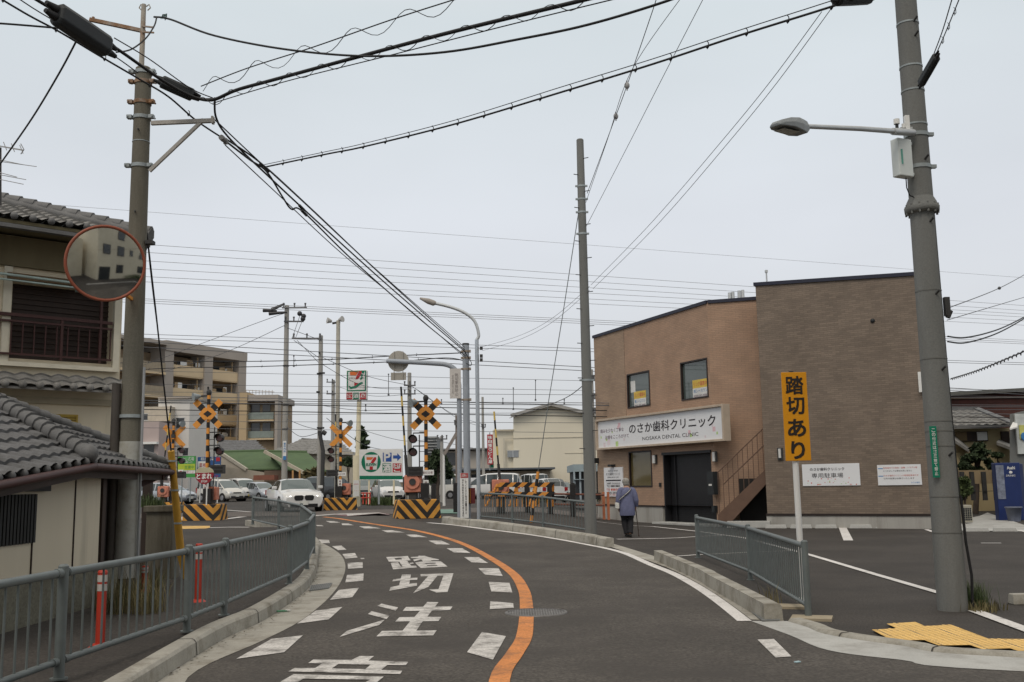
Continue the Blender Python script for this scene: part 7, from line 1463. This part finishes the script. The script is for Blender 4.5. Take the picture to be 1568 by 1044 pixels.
wire('overhead_cable', 'ringed cable crossing in front of the left pole below the closures', [(-40, -27, 11), (38, 20, 11.3), (90, 48, 11.6), (150, 84, 12), (215, 122, 12.5), (258, 148, 12.9), (300, 184, 13.1), (345, 214, 13.8)], .013, extra=hangers(.62, .05, .006))
wire('overhead_cable', 'thin messenger wire just above the ringed cable at the top left', [(-30, -45, 11), (50, 12, 11.4), (160, 76, 12), (212, 112, 12.5)], .008)
wire('overhead_cable', 'thin upper wire passing over the smaller closure to the right', [(175, 58, 12), (228, 90, 12.6), (290, 134, 13.1), (326, 150, 13.3)], .008)
wire('overhead_cable', 'short cable entering from the left edge under the big closure', [(-60, 34, 11), (0, 36, 11.3), (88, 43, 11.7)], .013)
wire('drop_cable', 'slack cable dropping from the big closure to the house roof', [(117, 63, 11.9), (92, 110, 12.6), (50, 180, 13.6), (0, 252, 15), (-10, 268, 15.2)], .013)
wire('drop_cable', 'looped dark cable from the pole top pipe down to the closure', [(240, 27, 13.2), (236, 40, 13.1), (222, 60, 12.9), (200, 76, 12.5), (178, 80, 12.2)], .011)
wire('overhead_cable', 'sagging service cable sweeping from the left pole top across the upper sky', [(236, 26, 13.3), (262, 30, 13.3), (330, 55, 13), (440, 76, 12.4), (560, 86, 11.8), (680, 80, 11.2), (790, 61, 10.7), (900, 38, 10), (1020, 2, 9.4), (1100, -30, 9)], .0145)
b = MB(); q = at(250, 26, 13.2)
for i in range(5): b.tube([q+V((-.03+i*.012, 0, -.03+.02*(i % 2))), q+V((i*.01, -.02, .03)), q+V((.05, 0, .01+.01*i)), q+V((.02, .02, -.04))], .006, 4)
tag(b.build('cable_clamp', mat('clamp_green', (.06, .12, .10), .6), loc=q), 'knot of greenish clamps where the service cable leaves the pole top', 'clamp')
wire('overhead_cable', 'thickest black cable rising to the right from the left pole', [(300, 150, 13.1), (326, 153, 13.2), (362, 138, 13), (420, 122, 12.6), (560, 84, 11.6), (700, 47, 10.8), (890, 1, 9.8), (980, -22, 9.4)], .024, extra=spiral(.055, .55, .005))
wire('overhead_cable', 'thin lashed wire just below the thickest black cable', [(326, 158, 13.2), (440, 124, 12.4), (600, 84, 11.3), (780, 38, 10.4), (960, -6, 9.5)], .007)
wire('overhead_cable', 'upper lashed wire with a loose spiral rising across the top', [(308, 132, 13.1), (380, 104, 12.7), (480, 72, 12), (600, 30, 11.2), (700, -2, 10.6)], .008, extra=spiral(.09, .85, .005))
wire('overhead_cable', 'black cable with regular hangers running from mid-left to the right pole', [(405, 256, 16.5), (500, 236, 15.5), (560, 224, 15), (700, 189, 13.7), (860, 141, 12.5), (1000, 98, 11.6), (1130, 55, 10.9), (1280, 8, 10.2), (1340, -14, 9.9)], .014, extra=hangers(.48, .07, .006))
wire('overhead_cable', 'thin messenger wire just above the hanger cable', [(405, 252, 16.5), (500, 232, 15.5), (560, 219, 15), (700, 183, 13.7), (860, 133, 12.5), (1000, 90, 11.6), (1130, 47, 10.9), (1280, -1, 10.2), (1340, -22, 9.9)], .006)
GB_ = 'bundle of black cables between left pole and cable pole'
BL_ = ('thickest upper cable of the bundle between the left pole arm and the cable pole', 'thin straight cable of the bundle below the left pole arm', 'cable of the bundle starting at the grey splice clamp', 'cable of the bundle with the slack loop halfway to the cable pole', 'thin lowest cable of the bundle ending on the cable pole')
for k, (pts, r) in enumerate((([(329, 150, 13.2), (331, 180, 13.2), (352, 212, 13.8), (420, 278, 15.6), (500, 352, 18.4), (600, 442, 23), (714, 540, 31)], .016), ([(330, 184, 13.2), (385, 236, 14.5), (460, 305, 16.8), (560, 398, 20.7), (712, 532, 31)], .010),
    ([(345, 212, 13.7), (400, 250, 15), (475, 318, 17.2), (580, 417, 21.8), (712, 536, 31)], .014), ([(338, 210, 13.6), (382, 244, 14.6), (408, 262, 15.3), (432, 300, 16), (446, 320, 16.2), (464, 324, 16.8), (540, 398, 20), (640, 486, 25.5), (713, 545, 31)], .015), ([(345, 222, 13.8), (420, 292, 15.8), (520, 385, 19.2), (620, 468, 24), (713, 548, 31)], .009))):
    wire('overhead_cable', BL_[k], pts, r, group=GB_)
b = MB(); q = at(343, 214, 13.6); d = (at(350, 222, 13.8)-at(335, 208, 13.5)).normalized(); b.cyl(q-d*.09, q, .04, n=8); b.cyl(q+d*.02, q+d*.09, .03, n=8); b.box(q+d*.05, (.05, .05, .08)); tag(b.build('cable_clamp', mat('clamp_grey', (.2, .2, .2), .6), loc=q), 'grey splice clamp on the cable bundle near the left pole arm', 'clamp')
b = MB()
for x, y in ((402, 254), (408, 259), (462, 318), (466, 326)): b.cyl(at(x-4, y-4, 16), at(x+4, y+4, 16.1), .025, n=6)
tag(b.build('cable_clamp', w_blk, loc=at(405, 256, 16)), 'small black ties on the cable bundle where the hanger cable joins', 'clamp')
wire('drop_cable', 'loop of cable at the top of the grey cable pole', [(712, 540, 30.9), (718, 548, 30.8), (722, 556, 30.8), (720, 560, 30.8), (714, 556, 30.8)], .012)
# stays and thin lines at the bare pole and the right pole
GS_ = 'thin stay wires between the bare pole and the upper right'
for k, (pts, r) in enumerate((([(899, 296, 25), (942, 180, 20.5), (961, 128, 18.5), (1000, 14, 16), (1010, -20, 15.5)], .008), ([(897, 310, 25), (930, 214, 22), (968, 106, 18.2), (1046, -8, 15)], .006), ([(898, 346, 25), (962, 222, 20.5), (1020, 108, 17.5), (1082, -12, 15)], .006), ([(905, 436, 25.2), (1000, 338, 19), (1100, 222, 15), (1180, 124, 13), (1258, 18, 11.3)], .005), ([(908, 442, 25.2), (1010, 340, 19), (1112, 222, 15), (1190, 126, 13), (1272, 14, 11.3)], .005))):
    wire('stay_wire', ('stay wire with two egg insulators rising from the bare pole', 'stay wire beside the insulator one, branching toward the right', 'single thin stay wire above the bare pole, right of the insulator one', 'upper of the two long close wires from the bare pole toward the right pole', 'lower of the two long close wires from the bare pole toward the right pole')[k], pts, r, w_gry, GS_)
for x, y, Y, w_ in ((943, 178, 20.5, 'lower'), (960, 131, 18.6, 'upper')): q = at(x, y, Y); b = MB(); b.ball(q, .055, n=10, sq=(1, 1, 1.3)); b.cyl(q-V((0, 0, .1)), q+V((0, 0, .1)), .014, n=6); tag(b.build('guy_insulator', mat('porcelain_grey', (.3, .3, .3), .4), loc=q), w_ + ' of two small porcelain egg insulators on the stay wire', 'insulator', 'egg insulators on the stay wire')
for k, o in enumerate((0, 6)): wire('thin_wire', ('upper', 'lower')[k] + ' of two faint wires sagging between street lamp and bare pole', [(738, 531+o, 30.5), (800, 512+o, 29), (850, 484+o, 27.5), (903, 438+o, 25.3)], .005, w_gry, 'faint wires from the street lamp')
q0 = at(1452, 470, 11.5)
wire('drop_cable', 'thin wire with a small knob leaving the right pole to the right edge', [(1450, 472, 11.5), (1530, 441, 15), (1600, 402, 20)], .006, w_gry, extra=lambda b, P: b.ball(at(1530, 441, 14.6), .025))
wire('drop_cable', 'lower plain thin wire leaving the right pole to the right edge', [(1450, 490, 11.5), (1568, 455, 17), (1620, 440, 20)], .005, w_gry)
for o in (0, 8): wire('drop_cable', ('upper' if o == 0 else 'lower') + ' of two sagging black cables leaving the right pole', [(1451, 515+o, 11.5), (1475, 517+o, 12.2), (1510, 510+o*.8, 13.4), (1545, 497+o*.5, 15), (1600, 468, 18)], .010, w_blk, 'sagging twin cables at the right pole')
wire('drop_cable', 'twisted dark cable bundle low at the right edge', [(1456, 580, 30), (1500, 566, 24), (1568, 538, 18), (1620, 515, 15)], .014, w_gry, extra=spiral(.03, .5, .012))
for o in (0, 12): wire('overhead_cable', ('plain' if o == 0 else 'ringed') + ' wire rising from the short closure beside the right pole', [(1430+o*.3, 82, 10.7), (1444+o*.5, 44, 10), (1460+o, -10, 9)], .006, w_blk, 'ringed wires above the short closure', extra=hangers(.4, .05, .004) if o else None)
wire('drop_cable', 'line from the left pole shoulder to the far rooftops', [(222, 330, 13.4), (232, 430, 20), (243, 520, 40), (252, 600, 70)], .008, w_gry)
# railway lines crossing the whole view
def rl_(label, group, L, r, m, Y0, Y1):
    for i, (yl, yr) in enumerate(L): wire('railway_line', label if len(L) == 1 else label + ', ' + (ORD[i]) + ' from the top', [(-140, yl-(yr-yl)*.42, Y0), (1750, yr+(yr-yl)*.70, Y1)], r, m, group)
rl_('thin power line of the six high parallel lines', 'six high parallel power lines', [(375, 437), (387, 446), (400, 454), (412, 461), (424, 469), (432, 476)], .011, w_pal, 40, 62)
rl_('faint single line high across the sky', 'faint highest line', [(325, 392)], .008, w_pal, 42, 60)
rl_('thin line of the three close parallel lines', 'three close lines above the railway', [(458, 500), (461, 503), (464.5, 506)], .012, w_pal, 44, 58)
rl_('thin line of the pair strung above the crossing', 'paired lines above the crossing', [(512, 541), (518, 545)], .012, w_gry, 44, 52)
rl_('dark feeder line over the crossing', 'dark feeder lines over the crossing', [(524, 575), (532, 580)], .016, w_gry, 43, 50)
rl_('line near the round sign over the crossing', 'lines near the round sign', [(568, 588), (588, 601)], .010, w_gry, 46, 50)
rl_('catenary wire above the tracks', 'catenary wires above the tracks', [(606, 625), (613, 618), (617, 621)], .013, w_gry, 38.5, 38.5)
rl_('dark contact wire above the tracks', 'contact wires above the tracks', [(616, 632), (627, 641)], .017, w_blk, 38.5, 38.8)
rl_('low line above the second track', 'low lines above the second track', [(636, 630), (645, 648), (655, 665), (600, 606)], .010, w_gry, 43, 43)
b = MB()
for x, y0, y1 in ((595, 573, 604), (820, 582, 612), (786, 594, 626), (450, 545, 560), (676, 612, 618), (770, 610, 617), (864, 612, 617), (560, 620, 628)): b.tube([at(x, y0, 40), at(x, y1, 40)], .014, 4); b.cyl(at(x, y1-1, 40), at(x, y1+1.5, 40), .04, n=6); b.cyl(at(x, y0-1, 40), at(x, y0+1, 40), .03, n=6)
tag(b.build('wire_droppers', w_gry, loc=at(700, 600, 40)), 'short vertical droppers between the railway wires', 'droppers', kind='stuff')
for pts, lab in (([(-40, 568, 60), (213, 554.5, 45), (400, 553, 40), (510, 550, 37), (600, 545, 34), (712, 540, 31)], 'upper'), ([(-40, 590, 60), (213, 566, 45), (400, 561, 40), (596, 554, 34), (680, 548, 32), (714, 553, 31)], 'lower')):
    wire('overhead_cable', lab + ' black cable reaching the grey cable pole from the far left', pts, .017, w_blk, extra=hangers(2.2, .06, .008))
GL = ('wire from the dark-insulator pole arm to the long side arm', 'short drop from the tall pole arm to the long side arm, left one', 'short drop from the tall pole arm to the long side arm, right one', 'slanting wire from the long side arm down to its own pole, upper', 'slanting wire from the long side arm down to its own pole, lower', 'upper wire running from the tall insulator pole toward the apartments', 'lower wire running from the tall insulator pole toward the apartments', 'upper wire between the side-arm pole and the pole behind the gate', 'lower wire between the side-arm pole and the pole behind the gate', 'wire between the distant insulator pole and the pole behind the gate', 'long wire falling from the pole behind the gate toward the street lamp', 'second wire falling from the pole behind the gate toward the street lamp', 'slack loop low between the tall insulator pole and side-arm pole', 'slack loop just above the low one at the tall insulator pole', 'wire sagging over the store billboard toward the near mast', 'level wire from the side-arm pole past the store pylon sign', 'low slack wire above the billboard beside the pine', 'low wire from the catenary pole toward the red banner', 'slack wire behind the bare pole toward the cream factory gable')
GD = 'distant distribution wires behind the crossing'
for k, pts in enumerate(([(435, 500, 49), (489, 520, 48)], [(459, 484, 48.8), (447, 519, 48)], [(464, 488, 48.8), (452, 519, 48)], [(450, 521, 48), (489, 548, 48)], [(455, 521, 48), (489, 556, 48)], [(435, 480, 48.8), (400, 492, 52), (190, 570, 70)], [(436, 498, 48.8), (330, 545, 56), (190, 585, 70)], [(489, 545, 48), (560, 575, 55), (628, 590, 56)], [(489, 555, 48), (555, 590, 55), (628, 596, 56)], [(512, 590, 72), (570, 606, 64), (628, 603, 56)],
    [(628, 590, 56), (650, 604, 60), (700, 640, 66), (741, 654, 70)], [(632, 592, 56), (690, 632, 66), (741, 650, 70)], [(436, 650, 49), (460, 668, 48), (489, 662, 48)], [(436, 640, 49), (465, 652, 48.5), (489, 658, 48)], [(500, 640, 48), (560, 682, 52), (628, 692, 56)], [(489, 620, 48), (550, 628, 52), (628, 626, 56)], [(545, 655, 60), (620, 675, 60), (680, 668, 60)], [(655, 672, 60), (745, 690, 66)], [(893, 590, 30), (860, 612, 44), (780, 640, 66)])):
    wire('service_wire', GL[k], pts, .014, w_gry, GD)
